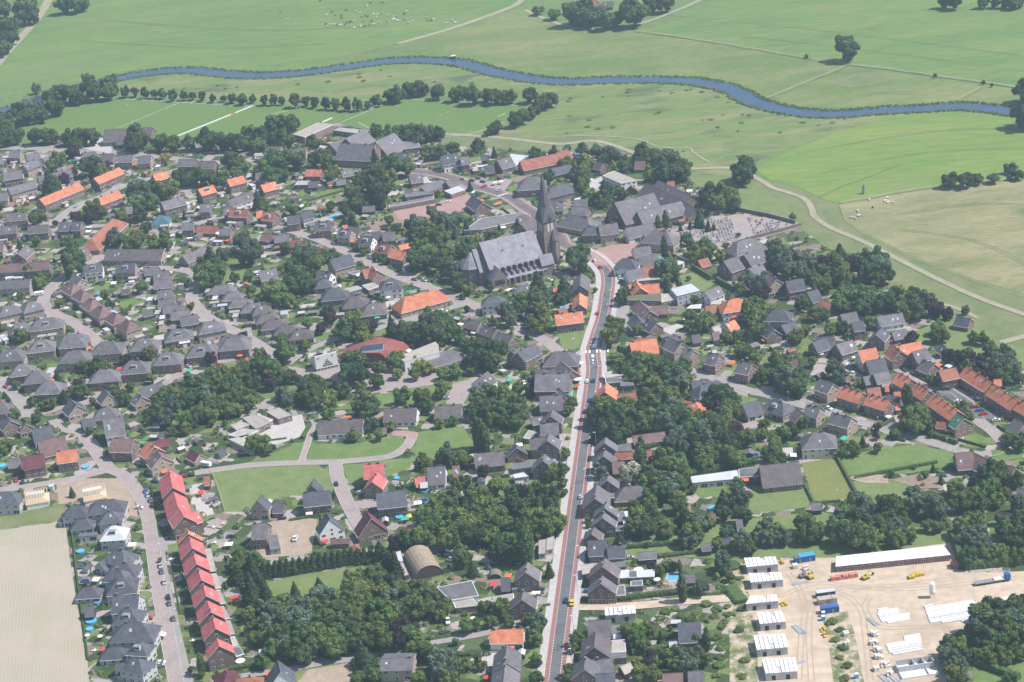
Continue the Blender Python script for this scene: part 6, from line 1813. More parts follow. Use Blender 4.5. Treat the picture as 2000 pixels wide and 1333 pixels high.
cz = [(137, 31, 0), (155, 31, 2), (167, 32, 1), (48, 24, 2), (149, 25, 2), (217, 13, 0), (248, 7, 1), (177, 22, 1), (196, 24, 0), (202, 27, 0), (207, 34, 2), (214, 32, 1), (217, 34, 1), (230, 30, 0), (235, 35, 0), (238, 30, 0), (245, 29, 2), (258, 32, 0), (268, 35, 0), (271, 38, 0), (274, 34, 2), (268, 40, 0), (279, 42, 0), (273, 42, 0), (289, 29, 1), (296, 24, 0), (295, 39, 0), (290, 40, 2), (299, 46, 0), (305, 43, 0), (334, 36, 0), (336, 42, 1), (342, 42, 1), (346, 40, 0), (373, 47, 0), (384, 41, 0), (388, 46, 0), (137, 49, 1), (139, 53, 0), (145, 50, 0), (150, 50, 0), (155, 50, 0), (159, 51, 2), (163, 51, 0), (168, 51, 0), (174, 50, 1), (177, 46, 1), (182, 46, 1), (187, 44, 1), (190, 43, 0), (193, 56, 0), (205, 53, 0), (213, 53, 1), (222, 51, 2), (227, 43, 1), (232, 49, 0), (243, 45, 0), (256, 45, 2), (210, 43, 2), (224, 8, 1), (167, 37, 1), (62, 39, 0), (126, 4, 1)]
for a, b, k in cz: cow(500 + a, b, k)
for a, b, k in [(198, 60, 0), (205, 74, 2), (228, 62, 0), (234, 55, 0), (233, 65, 0), (243, 65, 0), (176, 81, 0), (178, 90, 0), (163, 94, 0), (171, 96, 0)]: cow(1500 + a, 333 + b, k)

# post and rail fences of the paddocks and meadows
mb = MB(); mb.box(-0.07, -0.07, 0, 0.07, 0.07, 1.35); FP = mb.mesh('post', 'timber')
def fence(pts, gap, lab):
    W_ = [at(*p) for p in pts]; root = link('fence', None, None, W_[0]); tag(root, lab, 'fence'); mb = MB()
    for i in range(len(W_) - 1):
        a, b = W_[i] - W_[0], W_[i + 1] - W_[0]; L = (b - a).length; n = max(1, int(L / gap))
        for k in range(n + (i == len(W_) - 2)): link('post', FP, root, a.lerp(b, k / n))
        for z in (0.6, 1.15):
            u = Vector((0, 0, z)); mb = MB(); mb.bar(a + u, b + u, 0.045); link('rail', mb.mesh('rail', 'timber'), root)
fence([(1630, 890), (1675, 968), (1660, 978), (1588, 984), (1568, 946)], 3.5, 'timber fence round the yellow-green paddock')
fence([(1592, 903), (1700, 878), (1788, 866), (1862, 884)], 4, 'timber fence along the street side of the long paddock')
fence([(1670, 936), (1740, 940), (1832, 965)], 4, 'timber fence behind the vegetable plots')
fence([(412, 918), (425, 950), (440, 1002)], 3, 'pale fence between the terrace gardens and the open grass')
fence([(1645, 402), (1700, 390), (1760, 378), (1870, 362)], 9, 'wire and post fence between bright field and hay field')
fence([(1640, 402), (1652, 434), (1690, 460), (1780, 505), (1900, 550), (2010, 585)], 9, 'post fence along the foot of the hay field')
fence([(1242, 61), (1420, 87), (1580, 115), (1655, 126), (1830, 149), (2010, 176)], 12, 'long post fence on the ditch through the far meadows')

# the few people out of doors
def person_mesh(shirt, trousers):
    v = [(0, 0, 0.95), (0, 0, 1.2), (0, 0, 1.42), (0, 0, 1.52), (0, 0.02, 1.66)]; e = [(0, 1), (1, 2), (2, 3), (3, 4)]; r = [0.15, 0.14, 0.13, 0.055, 0.11]
    for sx in (-1, 1):
        k = len(v); v += [(sx * 0.1, 0, 0.88), (sx * 0.11, 0.04 * sx, 0.48), (sx * 0.11, 0.06 * sx, 0.06), (sx * 0.11, 0.06 * sx + 0.14, 0.04)]; e += [(0, k), (k, k + 1), (k + 1, k + 2), (k + 2, k + 3)]; r += [0.09, 0.065, 0.05, 0.045]
        k = len(v); v += [(sx * 0.2, 0, 1.38), (sx * 0.26, -0.02, 1.1), (sx * 0.27, 0.1, 0.86)]; e += [(2, k), (k, k + 1), (k + 1, k + 2)]; r += [0.055, 0.045, 0.035]
    d = bpy.data.meshes.new('person'); d.from_pydata(v, e, []); o = bpy.data.objects.new('tmp', d); col.objects.link(o); o.modifiers.new('s', 'SKIN')
    for i, q in enumerate(d.skin_vertices[0].data): q.radius = (r[i], r[i]); q.use_root = i == 0
    o.modifiers.new('u', 'SUBSURF').levels = 2
    n = bpy.data.meshes.new_from_object(o.evaluated_get(bpy.context.evaluated_depsgraph_get())); bpy.data.objects.remove(o)
    n.materials.clear()
    for m_ in (shirt, trousers, M['skin'], M['hair']): n.materials.append(m_)
    for p in n.polygons:
        c = p.center; p.material_index = 1 if c.z < 0.93 and abs(c.x) < 0.2 else (2 if (1.46 < c.z < 1.66 and c.y > -0.04) or (c.z < 0.92 and abs(c.x) > 0.2) else (3 if c.z > 1.5 else 0))
    return n
M['skin'] = mat('skin', (0.50, 0.32, 0.24)); M['hair'] = mat('brown_hair', (0.06, 0.035, 0.02))
for x, y, sh, tr, lab in [(1116, 957, 'awn_r', 'net', 'person in red top on the cycle lane edge of the main road'), (1190, 613, 'white', 'net', 'person in white shirt at the road below the brick square'), (541, 1019, 'awn_w', 'blue', 'person in cream shirt standing in the sandy yard'), (1572, 1126, 'yel', 'blue', 'worker in yellow vest among the loose materials')]:
    P = at(x, y, 0.14); tag(link('person', person_mesh(M[sh], M[tr]), None, P, R.uniform(0, 6)), lab, 'person')
# ------------------------------------------------------------------ trees
NP = np.random.RandomState(11)
def crown_mesh(kind, seed, nclump=2600):
    """crown of radius ~1 and centre 0: an uneven inner mass under thousands of separate leaf clumps"""
    rs = np.random.RandomState(seed); lobes = []
    if kind == 'round':
        for i in range(rs.randint(22, 30)):
            d = rs.normal(size=3); d /= np.linalg.norm(d); r = rs.uniform(0.50, 0.84); lobes.append((d * r * np.array([1, 1, 0.85]), rs.uniform(0.17, 0.33)))
        lobes.append((np.zeros(3), 0.52))
    elif kind == 'tall':
        for i in range(16):
            t = rs.uniform(-0.75, 0.8); w = 0.42 * (1 - 0.45 * abs(t)); a = rs.uniform(0, 6.28); lobes.append((np.array([math.cos(a) * w * 0.7, math.sin(a) * w * 0.7, t]), rs.uniform(0.24, 0.36)))
    elif kind == 'cone':
        for i in range(22):
            t = i / 21.0; w = 0.50 * (1 - t) + 0.04; a = i * 2.4; lobes.append((np.array([math.cos(a) * w * 0.5, math.sin(a) * w * 0.5, -0.95 + 1.9 * t]), w * 0.85 + 0.05))
    elif kind == 'column':
        for i in range(14):
            t = i / 13.0; w = 0.23 * math.sin(math.pi * (0.12 + 0.80 * t)) + 0.05; a = i * 2.4; lobes.append((np.array([math.cos(a) * w * 0.25, math.sin(a) * w * 0.25, -0.95 + 1.9 * t]), w))
    elif kind == 'bush':
        for i in range(8):
            a = rs.uniform(0, 6.28); r = rs.uniform(0.2, 0.6); lobes.append((np.array([math.cos(a) * r, math.sin(a) * r, rs.uniform(-0.2, 0.35)]), rs.uniform(0.32, 0.5)))
    V = []; Fc = []
    for c, r in lobes:      # inner mass, small icospheres roughened
        bm = bmesh.new(); bmesh.ops.create_icosphere(bm, subdivisions=2, radius=1)
        k = len(V)
        for v in bm.verts:
            n = noise.noise(Vector(v.co) * 2.2 + Vector((seed * 3.1 + r * 9, 0, 0))); q = np.array(v.co) * r * (0.86 + 0.28 * n) + c; V.append(tuple(q))
        for f in bm.faces: Fc.append(tuple(k + v.index for v in f.verts))
        bm.free()
    # leaf clumps on the lobes' skins
    w = np.array([r * r for c, r in lobes]); w /= w.sum(); idx = rs.choice(len(lobes), nclump, p=w)
    C = np.array([lobes[i][0] for i in idx]); Rr = np.array([lobes[i][1] for i in idx])
    D = rs.normal(size=(nclump, 3)); D /= np.linalg.norm(D, axis=1)[:, None]
    P = C + D * (Rr * rs.uniform(0.86, 1.14, nclump))[:, None]
    ins = np.zeros(nclump, bool)
    for c, r in lobes:
        ins |= (np.linalg.norm(P - c, axis=1) < r * 0.82)
    P = P[~ins]; D = D[~ins]
    for p, d in zip(P, D):
        s = rs.uniform(0.045, 0.105) * (0.8 if kind in ('column', 'cone') else 1.0)
        nrm = d + rs.normal(size=3) * 0.55; nrm /= np.linalg.norm(nrm); u = np.cross(nrm, rs.normal(size=3)); u /= np.linalg.norm(u) + 1e-9; v_ = np.cross(nrm, u)
        k = len(V); m = 5; ph = rs.uniform(0, 6.28)
        for i in range(m):
            t = ph + 2 * math.pi * i / m; q = p + (u * math.cos(t) + v_ * math.sin(t)) * s * rs.uniform(0.6, 1.25) + nrm * s * rs.uniform(-0.35, 0.35); V.append(tuple(q))
        Fc.append(tuple(range(k, k + m)))
    return V, Fc
CROWN = {}
def crowns(kind, seeds, n):
    CROWN[kind] = [crown_mesh(kind, s, n) for s in seeds]
crowns('round', [1, 2, 3, 4, 5, 6], 2600); crowns('tall', [7, 8, 9], 2200); crowns('cone', [10, 11], 2200); crowns('column', [12, 13], 1400); crowns('bush', [14, 15, 16], 1100)
CM = {}
def cmesh(kind, i, leaf):
    k = (kind, i, leaf)
    if k not in CM:
        V, Fc = CROWN[kind][i]; CM[k] = me('crown', V, Fc, 'leaf_' + leaf)
    return CM[k]
def trunk_mesh(seed):
    rs = random.Random(seed); mb = MB(); mb.cyl(0, 0, 0, 0.5, 0.030, 0.022, n=7)
    for i in range(5):
        a = i * 1.3 + rs.random(); mb.bar((0, 0, 0.33 + 0.04 * i), (0.20 * math.cos(a), 0.20 * math.sin(a), 0.58 + 0.04 * i), 0.010)
    return mb.mesh('trunk', 'bark')
TRK = [trunk_mesh(i) for i in range(3)]
TREES = []
LC = {'o': 'dark green', 'm': 'mid-green', 'l': 'light green', 'y': 'yellow-green', 'b': 'blue-grey', 'k': 'purple-leaved', 'c': 'dark', 'w': 'cream-blossomed'}
def tree_at(P, rm, kind, leaf, asp, name, look, hfac=None, mark=True, group=None, minor=False):
    """P ground point, rm crown radius in m, asp = crown half height / radius"""
    V = CROWN[kind]; i = int(R.random() * len(V)); hz = rm * asp
    lift = {'round': 0.22, 'tall': 0.15, 'cone': 0.0, 'column': 0.0, 'bush': -0.45}[kind] * rm if hfac is None else hfac * rm
    zc = hz * 0.92 + max(0, lift) + 0.3 if kind != 'bush' else hz * 0.35
    root = link(name, None, None, Vector((P.x, P.y, 0)), R.uniform(0, 6.28))
    root['category'] = {'garden_shrub': 'shrub'}.get(name, 'tree')
    if group: root['group'] = group
    cs = {'round': (rm * 1.12, rm * 1.12, hz * 1.12), 'tall': (rm * 1.7, rm * 1.7, hz * 1.0), 'cone': (rm * 1.9, rm * 1.9, hz), 'column': (rm * 3.4, rm * 3.4, hz), 'bush': (rm * 1.1, rm * 1.1, hz * 1.1)}[kind]
    link('crown', cmesh(kind, i, leaf), root, (0, 0, zc), 0, (cs[0] * R.uniform(.93, 1.07), cs[1] * R.uniform(.93, 1.07), cs[2] * R.uniform(.93, 1.07)))
    if kind != 'bush':
        H = (zc + hz * 0.4) * 1.4; link('trunk', TRK[i % 3], root, (0, 0, 0), 0, (H, H, H))
    if mark: mark_poly([(P.x + rm * .7 * math.cos(t), P.y + rm * .7 * math.sin(t)) for t in (0, 1.05, 2.1, 3.14, 4.19, 5.24)], 6 if occ_at(P.x, P.y) != 5 else 5)
    describe(root, look); TREES.append((P.x, P.y, rm)); return root
KD = {'o': ('round', 1.0, 'broadleaf_tree', 'broadleaf tree'), 'm': ('round', 1.0, 'broadleaf_tree', 'broadleaf tree'), 'l': ('round', 1.05, 'light_leaved_tree', 'broadleaf tree'), 'y': ('round', 0.95, 'light_leaved_tree', 'broadleaf tree'), 'b': ('round', 1.05, 'willow_tree', 'willow-like tree'), 'k': ('round', 1.0, 'copper_beech_tree', 'tree'), 'c': ('cone', 2.3, 'conifer_tree', 'pointed conifer'), 'w': ('round', 1.1, 'blossoming_tree', 'blossoming tree'),
      'v': ('round', 1.2, 'pollard_tree', 'round-headed tree in the avenue'), 'p': ('column', 3.6, 'poplar_tree', 'columnar poplar'), 't': ('tall', 1.8, 'tall_tree', 'tall slender tree'), 's': ('bush', 0.8, 'garden_shrub', 'rounded shrub')}
def tree_px(x, y, rpx, k, asp=None):
    """crown centre and half width as they show in the photograph"""
    kind, a, name, nn = KD[k]; a = asp or a
    g = at(x, y, 0); s = ppm(g); rm = rpx / s
    rm = rpx / ppm(at(x, y, rm))
    lift = {'round': 0.22, 'tall': 0.15, 'cone': 0.0, 'column': 0.0, 'bush': -0.45}[kind] * rm; hz = rm * a
    zc = hz * 0.92 + max(0, lift) + 0.3 if kind != 'bush' else hz * 0.35
    P = at(x, y, zc)
    size = 'large ' if rm > 6.5 else ('small ' if rm < 3.2 else '')
    leaf = {'v': 'o', 'p': 'o', 't': 'o', 's': 'm'}.get(k, k)
    return tree_at(P, rm, kind, leaf, a, name, size + LC[leaf] + ' ' + nn)
TD = """
T 0 0
20 60 60 o
90 40 60 o
180 50 70 o
250 110 60 o
170 130 60 m
110 190 50 o
60 230 60 o
30 300 55 o
90 290 45 o
40 370 45 o
0 400 40 o
240 30 50 o
500 30 60 o
600 20 60 o
650 30 40 o
280 690 38 b
400 750 60 o
480 720 55 o
560 730 60 o
430 830 60 o
520 800 60 o
610 760 45 o
700 680 60 o
740 720 55 o
690 620 45 o
850 650 60 o
840 710 55 o
150 850 55 o
210 900 55 o
110 920 60 o
290 850 65 o
330 900 45 o
60 960 60 o
10 940 55 o
20 1030 55 o
30 1080 50 o
120 1050 55 o
200 1040 55 o
270 1060 55 o
350 1050 55 o
420 1060 45 o
90 1100 35 m
530 1070 60 m
620 1050 55 o
720 1060 55 o
590 1130 50 m
660 1100 40 m
1080 1060 80 o
1040 1120 60 o
1240 1110 55 o
1350 1120 55 o
1480 1110 50 o
1620 1080 70 o
1740 1100 65 o
1830 1100 60 o
1960 1050 65 o
1900 1130 50 m
1290 1240 50 y
560 1180 60 k
450 1240 60 m
400 1290 50 m
1800 1250 70 m
1900 1290 60 m
700 1290 70 o
800 1310 60 k
900 710 34 o 1.2
975 715 34 o 1.2
1050 715 34 o 1.2
1130 720 36 o 1.2
1205 730 34 o 1.2
1275 730 34 o 1.2
1355 740 34 o 1.2
1435 745 32 o 1.2
1505 745 34 o 1.2
1580 750 34 o 1.2
1660 765 32 o 1.2
1750 765 26 o 1.2
1815 765 32 o 1.2
1890 770 34 o 1.2
1970 770 30 o 1.2
T 500 0
60 780 38 o 1.2
140 780 38 o 1.2
205 785 30 o 1.2
300 780 42 o 1.2
385 790 36 o 1.2
458 800 34 o 1.2
545 805 36 o 1.2
622 812 38 o 1.2
705 810 38 o 1.2
790 815 40 o 1.2
60 980 60 o
150 970 70 o
240 960 70 o
300 970 40 o
60 1070 70 o
160 1060 70 o
240 1100 55 o
20 1130 50 o
450 1110 60 m
1200 690 50 o
1270 690 50 o
1320 700 35 o
1100 730 55 o
1040 740 45 o
930 780 35 o
870 820 30 o
960 800 30 o
1420 710 50 o
1560 730 50 o
1620 720 40 o
1690 740 60 o
1800 740 45 o
1860 750 50 o
1930 750 45 o
1990 750 45 o
940 1020 45 o
1050 1030 50 o
1130 1020 40 o
1210 1010 50 o
1290 1020 45 o
1350 1040 50 o
1420 1040 45 o
1270 1080 45 o
1180 1060 40 o
1840 1010 35 o
1880 990 40 o
1950 950 50 o
1800 1040 25 o
1735 1130 45 o
1540 1160 60 o 0.8
1430 1190 50 m
1340 1190 60 m
540 1240 70 m
460 1240 50 o
320 1250 60 o
230 1220 60 o
130 1260 80 o
60 1310 60 o
1050 1290 80 o
1170 1300 70 m
930 1260 45 c
1250 1240 50 m
870 1290 50 m
1860 1190 20 c
T 1000 0
20 930 50 o
80 900 50 o
150 880 40 o
200 830 45 o
250 790 50 o
300 770 50 o
60 740 50 o
140 740 50 o
210 740 45 o
480 100 80 o
560 80 80 o
600 140 60 o
680 110 60 o
740 150 70 m
810 150 60 m
700 60 50 m
950 80 95 o
1100 20 60 o
1200 20 60 o
900 30 60 o
200 80 50 m 0.6
330 110 60 m 0.6
1030 1180 60 o
1110 1230 60 o
1220 1260 80 o
1280 1290 80 o
1350 1310 60 o
1000 1240 50 o
1180 1300 70 o
430 1160 35 b
560 1170 55 b
660 1180 55 b
760 1190 60 b
820 1220 50 b
720 1230 40 m
570 1280 80 m
500 1290 50 m
420 1260 60 m 0.6
800 1290 35 y
880 1280 60 m
1810 1310 80 o
180 1210 50 o
330 1190 40 o
T 1500 0
620 370 88 o 1.05
2010 870 110 o
2030 700 90 o
300 440 16 o
1305 590 16 o
1680 645 18 o
1750 665 14 o
1200 0 50 o
1370 10 50 o
1450 10 60 o
1690 10 50 o
1770 20 40 o
1850 20 40 o
1910 20 50 o
1960 10 50 o
1900 1310 55 b 0.7
T 0 333
390 110 70 c 1.7
420 100 55 o
500 70 50 k
230 190 60 m
700 20 60 o
790 0 60 m
560 20 50 o
640 360 45 m
290 360 65 m
720 300 70 o
790 320 50 o
700 360 50 k
600 370 50 k
1080 170 95 o
1060 260 70 o
1180 150 80 o
1280 150 80 o
1190 240 60 o
1100 340 55 o
1350 130 60 o
1560 40 70 o
1480 60 60 o
1400 40 60 o
1650 60 60 o
1750 50 60 m
1850 30 60 m
950 340 55 o
1010 410 25 k
430 410 25 k
900 520 70 b
1060 530 70 m
1130 550 60 m
1000 580 50 m
1290 560 60 l
1210 560 60 m
320 610 50 m
560 570 60 m
520 540 40 m
600 700 65 t
540 740 60 t
430 730 60 m
230 770 55 m
90 810 55 m
310 860 60 o
350 820 50 o
895 670 35 y
1140 440 45 m
160 975 35 l
460 1030 35 m
1900 560 80 b
1960 590 70 b
1940 660 80 b
1740 650 60 o
1640 680 60 c 1.6
1620 780 90 o
1700 760 80 o
1600 850 70 o
1660 830 70 o
1580 720 50 o
1830 830 40 m
1940 830 40 m
1490 1060 30 l
1440 860 35 m
1120 960 40 m
1000 990 60 m
900 930 40 m
1180 1000 50 m
1110 900 50 m
860 1040 40 o
820 960 40 m
280 550 40 m
150 580 20 c
10 280 30 m
130 420 50 m
1630 420 16 c
1440 340 16 c
20 1230 25 l
1280 500 40 m
160 1290 60 m
1900 1290 40 k
1960 1000 40 m
1960 940 45 l
T 500 333
930 120 80 t
960 60 70 t
860 60 60 o
800 90 60 o
760 170 70 o
820 200 70 o
720 240 60 o
780 270 60 o
850 250 60 m
900 230 50 m
1030 60 80 o
1090 90 60 o
950 200 60 t
690 310 50 o
1000 140 60 o
120 40 70 o
200 30 60 o
590 40 50 m
610 0 50 l
10 230 35 c
500 370 15 c
690 390 20 c
750 390 30 c
1170 420 18 c
740 350 40 m
580 280 40 m
480 270 40 m
150 250 60 m
60 280 50 m
280 300 50 m
1230 400 55 b
1290 440 80 b
1380 330 55 b
1440 380 80 b
1500 400 70 b
1560 380 60 b
1260 500 60 o
1350 480 70 o
1450 500 70 o
1540 470 50 b
1280 600 80 o
1250 700 80 o
1340 660 80 o
1420 620 70 o
1450 700 80 o
1500 640 60 o
1560 570 60 o
1610 620 60 o
1650 560 60 o
1540 780 70 o
1560 860 70 o
1430 820 40 m
1700 600 50 o
1730 540 50 l
1810 500 30 l
1870 500 40 m
1900 460 20 c
1640 440 25 c 2.6
1120 430 20 m
1040 390 40 m
1090 450 40 m
1170 490 40 l
1420 180 25 o
1670 120 18 c
70 620 60 m
230 600 50 l
330 640 70 o
420 650 70 o
380 700 80 o
290 740 60 o
480 710 60 o
540 670 50 o
610 650 45 o
10 620 50 o
60 720 60 m
320 830 90 o
280 900 70 o
390 880 70 o
430 820 50 o
200 770 40 l
120 920 70 m
170 960 80 m
60 980 60 m
250 1010 60 m
190 1050 60 m
300 1060 50 m
80 1060 40 m
780 590 35 m
840 620 40 m
960 680 30 m
1010 700 30 m
580 1130 60 k
500 1240 40 k
740 1180 90 m
700 1240 80 o
800 1220 80 o
840 1290 70 m
900 1220 60 k
1250 1130 50 m
1350 1200 90 o
1440 1180 80 o
1300 1260 80 o
1400 1280 90 o
1500 1250 80 o
1580 1200 60 m
1140 1250 80 o
1060 1240 50 c
1600 1290 60 o
1340 1090 30 m
1270 940 15 m
1650 930 45 l
1610 970 18 c
1680 910 35 l
1760 1110 12 c
1650 1080 25 k
1850 1170 35 m
1940 1090 70 b
1980 1150 60 b
1740 960 25 m
1830 920 30 m
440 1150 50 m
550 1080 40 m
200 1310 50 m
650 850 14 c
400 1200 40 m
T 1000 333
520 60 80 o
340 60 60 o
290 40 50 o
540 120 60 o
720 180 60 c 1.7
690 240 50 o
800 170 50 m
860 180 50 o
760 230 50 o
600 200 60 m
1080 20 60 o
1200 10 70 o
1340 20 60 o
1290 70 40 o
1560 170 80 o
1640 180 80 o
1700 220 80 o
1590 250 70 m
1740 270 50 o
1500 200 50 o
1800 30 80 o
1200 390 22 p
1140 410 18 p
1460 370 35 c
1487 425 15 c
1530 440 18 c
1575 437 15 c
1530 410 12 c
1390 430 14 c
1315 445 14 c
1770 500 20 m
1725 530 25 m
1190 600 25 p
1360 530 50 o
1420 600 60 m
1500 590 70 m
1540 630 60 m
1460 640 60 m
1620 660 50 y
1670 590 30 m
1410 670 50 m
1240 720 60 m
1180 760 80 b
1250 800 60 m
1210 850 50 m
1030 550 40 o
770 390 50 k
520 680 100 o
860 960 50 o
950 940 40 m
1100 950 25 m
1210 920 25 c
1130 180 20 m
200 900 70 c 1.6
250 950 60 o
180 980 70 o
110 1010 60 o
230 1020 70 o
400 930 60 c 1.6
390 1000 50 o
430 960 40 m
90 1090 50 m
200 1080 70 m
260 1130 60 m
140 1160 40 m
230 1210 60 l
150 1200 50 l
60 1000 50 m
20 1060 50 m
650 930 20 m
800 1230 90 o
760 1290 70 m
860 1180 30 m
850 1000 50 o
1430 1010 40 m
1660 960 40 m
1500 1180 70 m
1400 1130 50 m
1550 1150 50 m
1380 1210 40 m
1450 1230 50 m
1880 1080 90 m
1940 1130 80 m
1870 1160 60 m
1940 1040 50 m
1790 920 50 l
1740 1060 40 m
1860 860 80 b
1930 900 70 b
1970 950 60 k
1840 830 50 b
1980 830 50 b
1900 1250 70 m
1970 1240 60 m
1760 1290 50 m
1050 900 30 m
980 1240 40 l
120 1290 14 c
1280 760 40 m
1380 840 20 m
1680 1300 50 m
T 1500 333
60 600 70 o
30 660 70 o
100 680 80 b
160 740 80 b
220 700 70 b
300 700 80 b
260 780 70 b
320 830 60 m
150 800 50 m
70 760 50 m
560 640 50 c 1.4
520 680 60 o
600 680 50 o
420 710 60 k
440 780 60 o
560 750 70 m
600 820 70 l
550 830 60 m
700 700 60 b
760 680 70 o
850 680 80 o
880 740 80 o
780 770 80 o
900 800 80 o
840 850 60 o
640 720 60 k
460 850 50 m
440 900 60 m
380 880 60 m
600 920 60 o
600 980 80 o
560 1030 70 m
620 1060 50 o
780 990 90 m
800 930 60 o
760 1060 70 o
860 1050 60 o
950 1000 80 o
1000 960 60 o
1060 1000 80 o
1130 960 60 o
1130 1050 80 o
1200 1020 80 o
1250 1000 60 o
1280 1060 70 k
1060 1090 70 o
1180 1110 60 o
1330 1080 60 k
1380 1090 60 o
1400 1120 50 k
1330 1220 60 m
1360 1280 60 m
1300 1290 50 o
1540 1090 35 b
320 1060 60 m
260 1040 60 o
370 1110 60 m
440 1120 50 m
230 1280 60 m
200 1310 50 m
300 1250 40 m
480 1240 50 m
590 1220 50 o
790 1180 50 m
1130 1300 50 k
1600 1300 50 m
1680 1310 50 o
1880 55 20 m
1430 70 65 o 0.8
1550 70 65 o 0.8
1640 65 50 o 0.8
1760 60 50 o 0.7
1880 30 50 o 0.8
1950 30 50 o 0.8
190 360 30 b
130 930 40 m
T 0 666
790 180 70 m
700 200 50 m
900 150 50 m
980 150 50 k
1160 90 55 l
1100 120 30 m
640 190 50 m
640 390 60 o
560 400 50 o
500 430 40 c 1.4
600 330 40 k
400 480 50 m
250 470 40 m
330 500 40 m
100 570 45 m
40 440 30 c 1.5
290 590 45 m
120 340 35 m
390 220 50 m
930 420 60 m
980 450 50 m
880 380 40 m
1020 350 40 m
1190 210 40 m
1350 190 40 m
1180 290 40 m
1640 130 50 k
1420 220 40 m
900 320 40 m
830 350 30 m
720 470 30 l
1050 580 40 m
700 700 35 m
840 400 20 m
0 750 50 m
60 800 50 m
20 850 40 m
130 570 30 m
560 1180 20 c
740 740 20 m
820 880 25 l
1690 780 30 m
1760 640 25 m
1650 640 30 m
1600 640 40 m
1220 560 70 o
1300 600 70 b
1350 500 80 b
1300 420 80 o
1250 470 70 o
1400 420 80 o
1480 340 80 o
1560 330 90 o
1600 430 80 o
1500 440 80 o
1680 300 80 o
1760 280 80 o
1720 380 80 o
1640 500 80 o
1800 350 80 o
1850 250 70 m
1880 330 70 m
1800 450 70 o
1860 420 70 o
1930 250 60 o
1960 330 70 o
1900 200 60 o
1940 420 60 o
1720 500 70 o
1560 550 70 o
1430 600 70 m
1500 620 60 o
1380 660 50 m
1450 680 50 m
1650 570 60 m
1780 540 60 m
1860 530 50 l
1950 480 60 m
1340 700 40 m
500 330 25 l
440 270 20 c
1980 800 70 l
T 500 666
40 200 80 m
130 220 70 m
30 300 70 m
110 320 60 k
200 280 60 m
270 270 60 o
320 290 40 o
200 400 60 b
240 450 50 b
20 100 50 m
220 80 80 m
380 30 50 m
50 110 40 k
400 350 80 o
450 340 80 o
420 430 70 o
480 400 60 o
350 420 50 o
600 330 60 m
690 380 60 l
580 450 70 l
460 480 50 l
555 560 55 m
220 610 70 m
680 540 40 m
800 520 60 m
760 170 100 o
720 250 80 o
800 260 80 o
840 180 60 o
950 210 60 m
940 310 60 l
1000 180 50 m
1090 140 70 m
1100 250 45 l
1130 180 60 m
1250 160 50 y
1300 190 50 y
1350 210 50 y
1240 250 50 l
1320 260 50 m
1460 250 50 l
1560 230 55 l
1680 220 40 l
1460 360 60 l
1440 400 50 l
1300 430 70 m
1330 500 60 o
1150 420 65 m
1040 400 25 m
850 430 60 m
830 350 40 m
910 510 70 o
860 560 50 m
900 640 60 b
850 690 50 m
760 730 50 m
960 740 40 m
1330 580 60 o
1060 660 40 m
1200 610 20 m
1740 60 90 o
1820 70 90 o
1780 140 90 o
1850 160 70 o
1700 120 70 o
1900 60 70 o
1640 30 60 o
1780 420 80 o
1740 480 80 o
1860 430 80 o
1820 520 80 o
1900 520 80 o
1960 450 80 o
1970 550 70 o
1700 560 60 o
1760 580 60 m
1850 600 60 o
1940 620 60 o
1760 740 40 p
1790 770 35 p
1730 720 40 p
1490 870 70 b
1450 900 50 b
1600 910 60 m
1540 930 50 m
1650 930 50 m
1320 950 50 m
1260 960 25 c
1300 910 40 m
1780 1020 55 k
1630 1090 55 o
1590 1110 50 m
1480 1110 50 m
1550 1100 40 o
1880 1120 70 l
1560 1230 80 o
1650 1250 80 o
1500 1290 70 o
1750 1220 80 m
1800 1290 80 m
1900 1240 70 m
1380 1300 80 m
1450 1260 70 o
1660 1330 60 o
790 1130 15 c
90 850 40 m
20 760 70 m
60 790 60 l
30 820 50 m
130 830 30 m
1540 620 40 m
1430 640 40 m
600 1200 25 m
680 630 16 m
110 270 50 k
T 1000 666
30 560 80 o
60 480 60 o
20 420 50 o
110 580 50 m
30 640 60 m
460 480 50 m
440 540 40 m
450 640 50 m
420 880 40 m
350 910 50 m
280 960 50 m
320 1010 60 l
380 1000 60 m
300 1050 50 m
400 1100 40 m
410 1180 30 m
820 130 60 m 0.6
850 210 60 m
950 150 90 o 0.7
1060 160 90 o 0.7
1160 200 90 o 0.7
1060 230 50 l
980 250 70 m
1100 290 60 o
1240 260 80 o
1310 290 90 b
1230 330 80 b
1340 200 70 o
1120 350 80 m
1030 380 60 o
1250 430 80 m
1070 440 80 o
1160 430 80 o
920 490 60 m
720 520 90 o
800 540 90 o
670 590 80 o
760 620 80 o
870 520 80 o
930 600 80 o
860 640 70 o
1000 550 70 c 1.5
1060 600 80 o
1150 560 90 o
1250 540 90 b
1200 640 90 b
1100 660 60 o
1290 620 80 o
1030 640 70 o
690 700 70 c 1.5
790 720 70 c 1.4
870 730 60 o
730 680 60 b
940 680 50 l
1000 700 60 o
1340 560 70 o
1400 630 90 o
1500 700 90 b
1450 760 90 o
1380 720 80 o
1560 640 90 o
1660 600 90 o
1620 700 90 o
1720 680 80 k
1780 720 70 o
1640 780 90 o
1700 800 80 o
1540 800 90 o
1770 800 70 m
1840 740 70 m
1300 740 80 b
1260 800 80 b
1340 800 80 b
1420 830 70 m
1470 870 70 m
1540 900 80 l
1600 880 70 m
1700 900 80 m
1760 930 70 m
1490 940 70 m
1650 430 100 o
1560 450 80 o
1700 450 80 o
1600 530 80 k
1520 500 60 k
1680 530 80 o
1180 930 90 m
1260 920 80 m
1220 1000 70 m
1300 970 80 o
1140 980 70 m
1350 1020 60 m
1000 930 40 p
1010 870 35 p
930 1040 92 w
680 1010 60 b
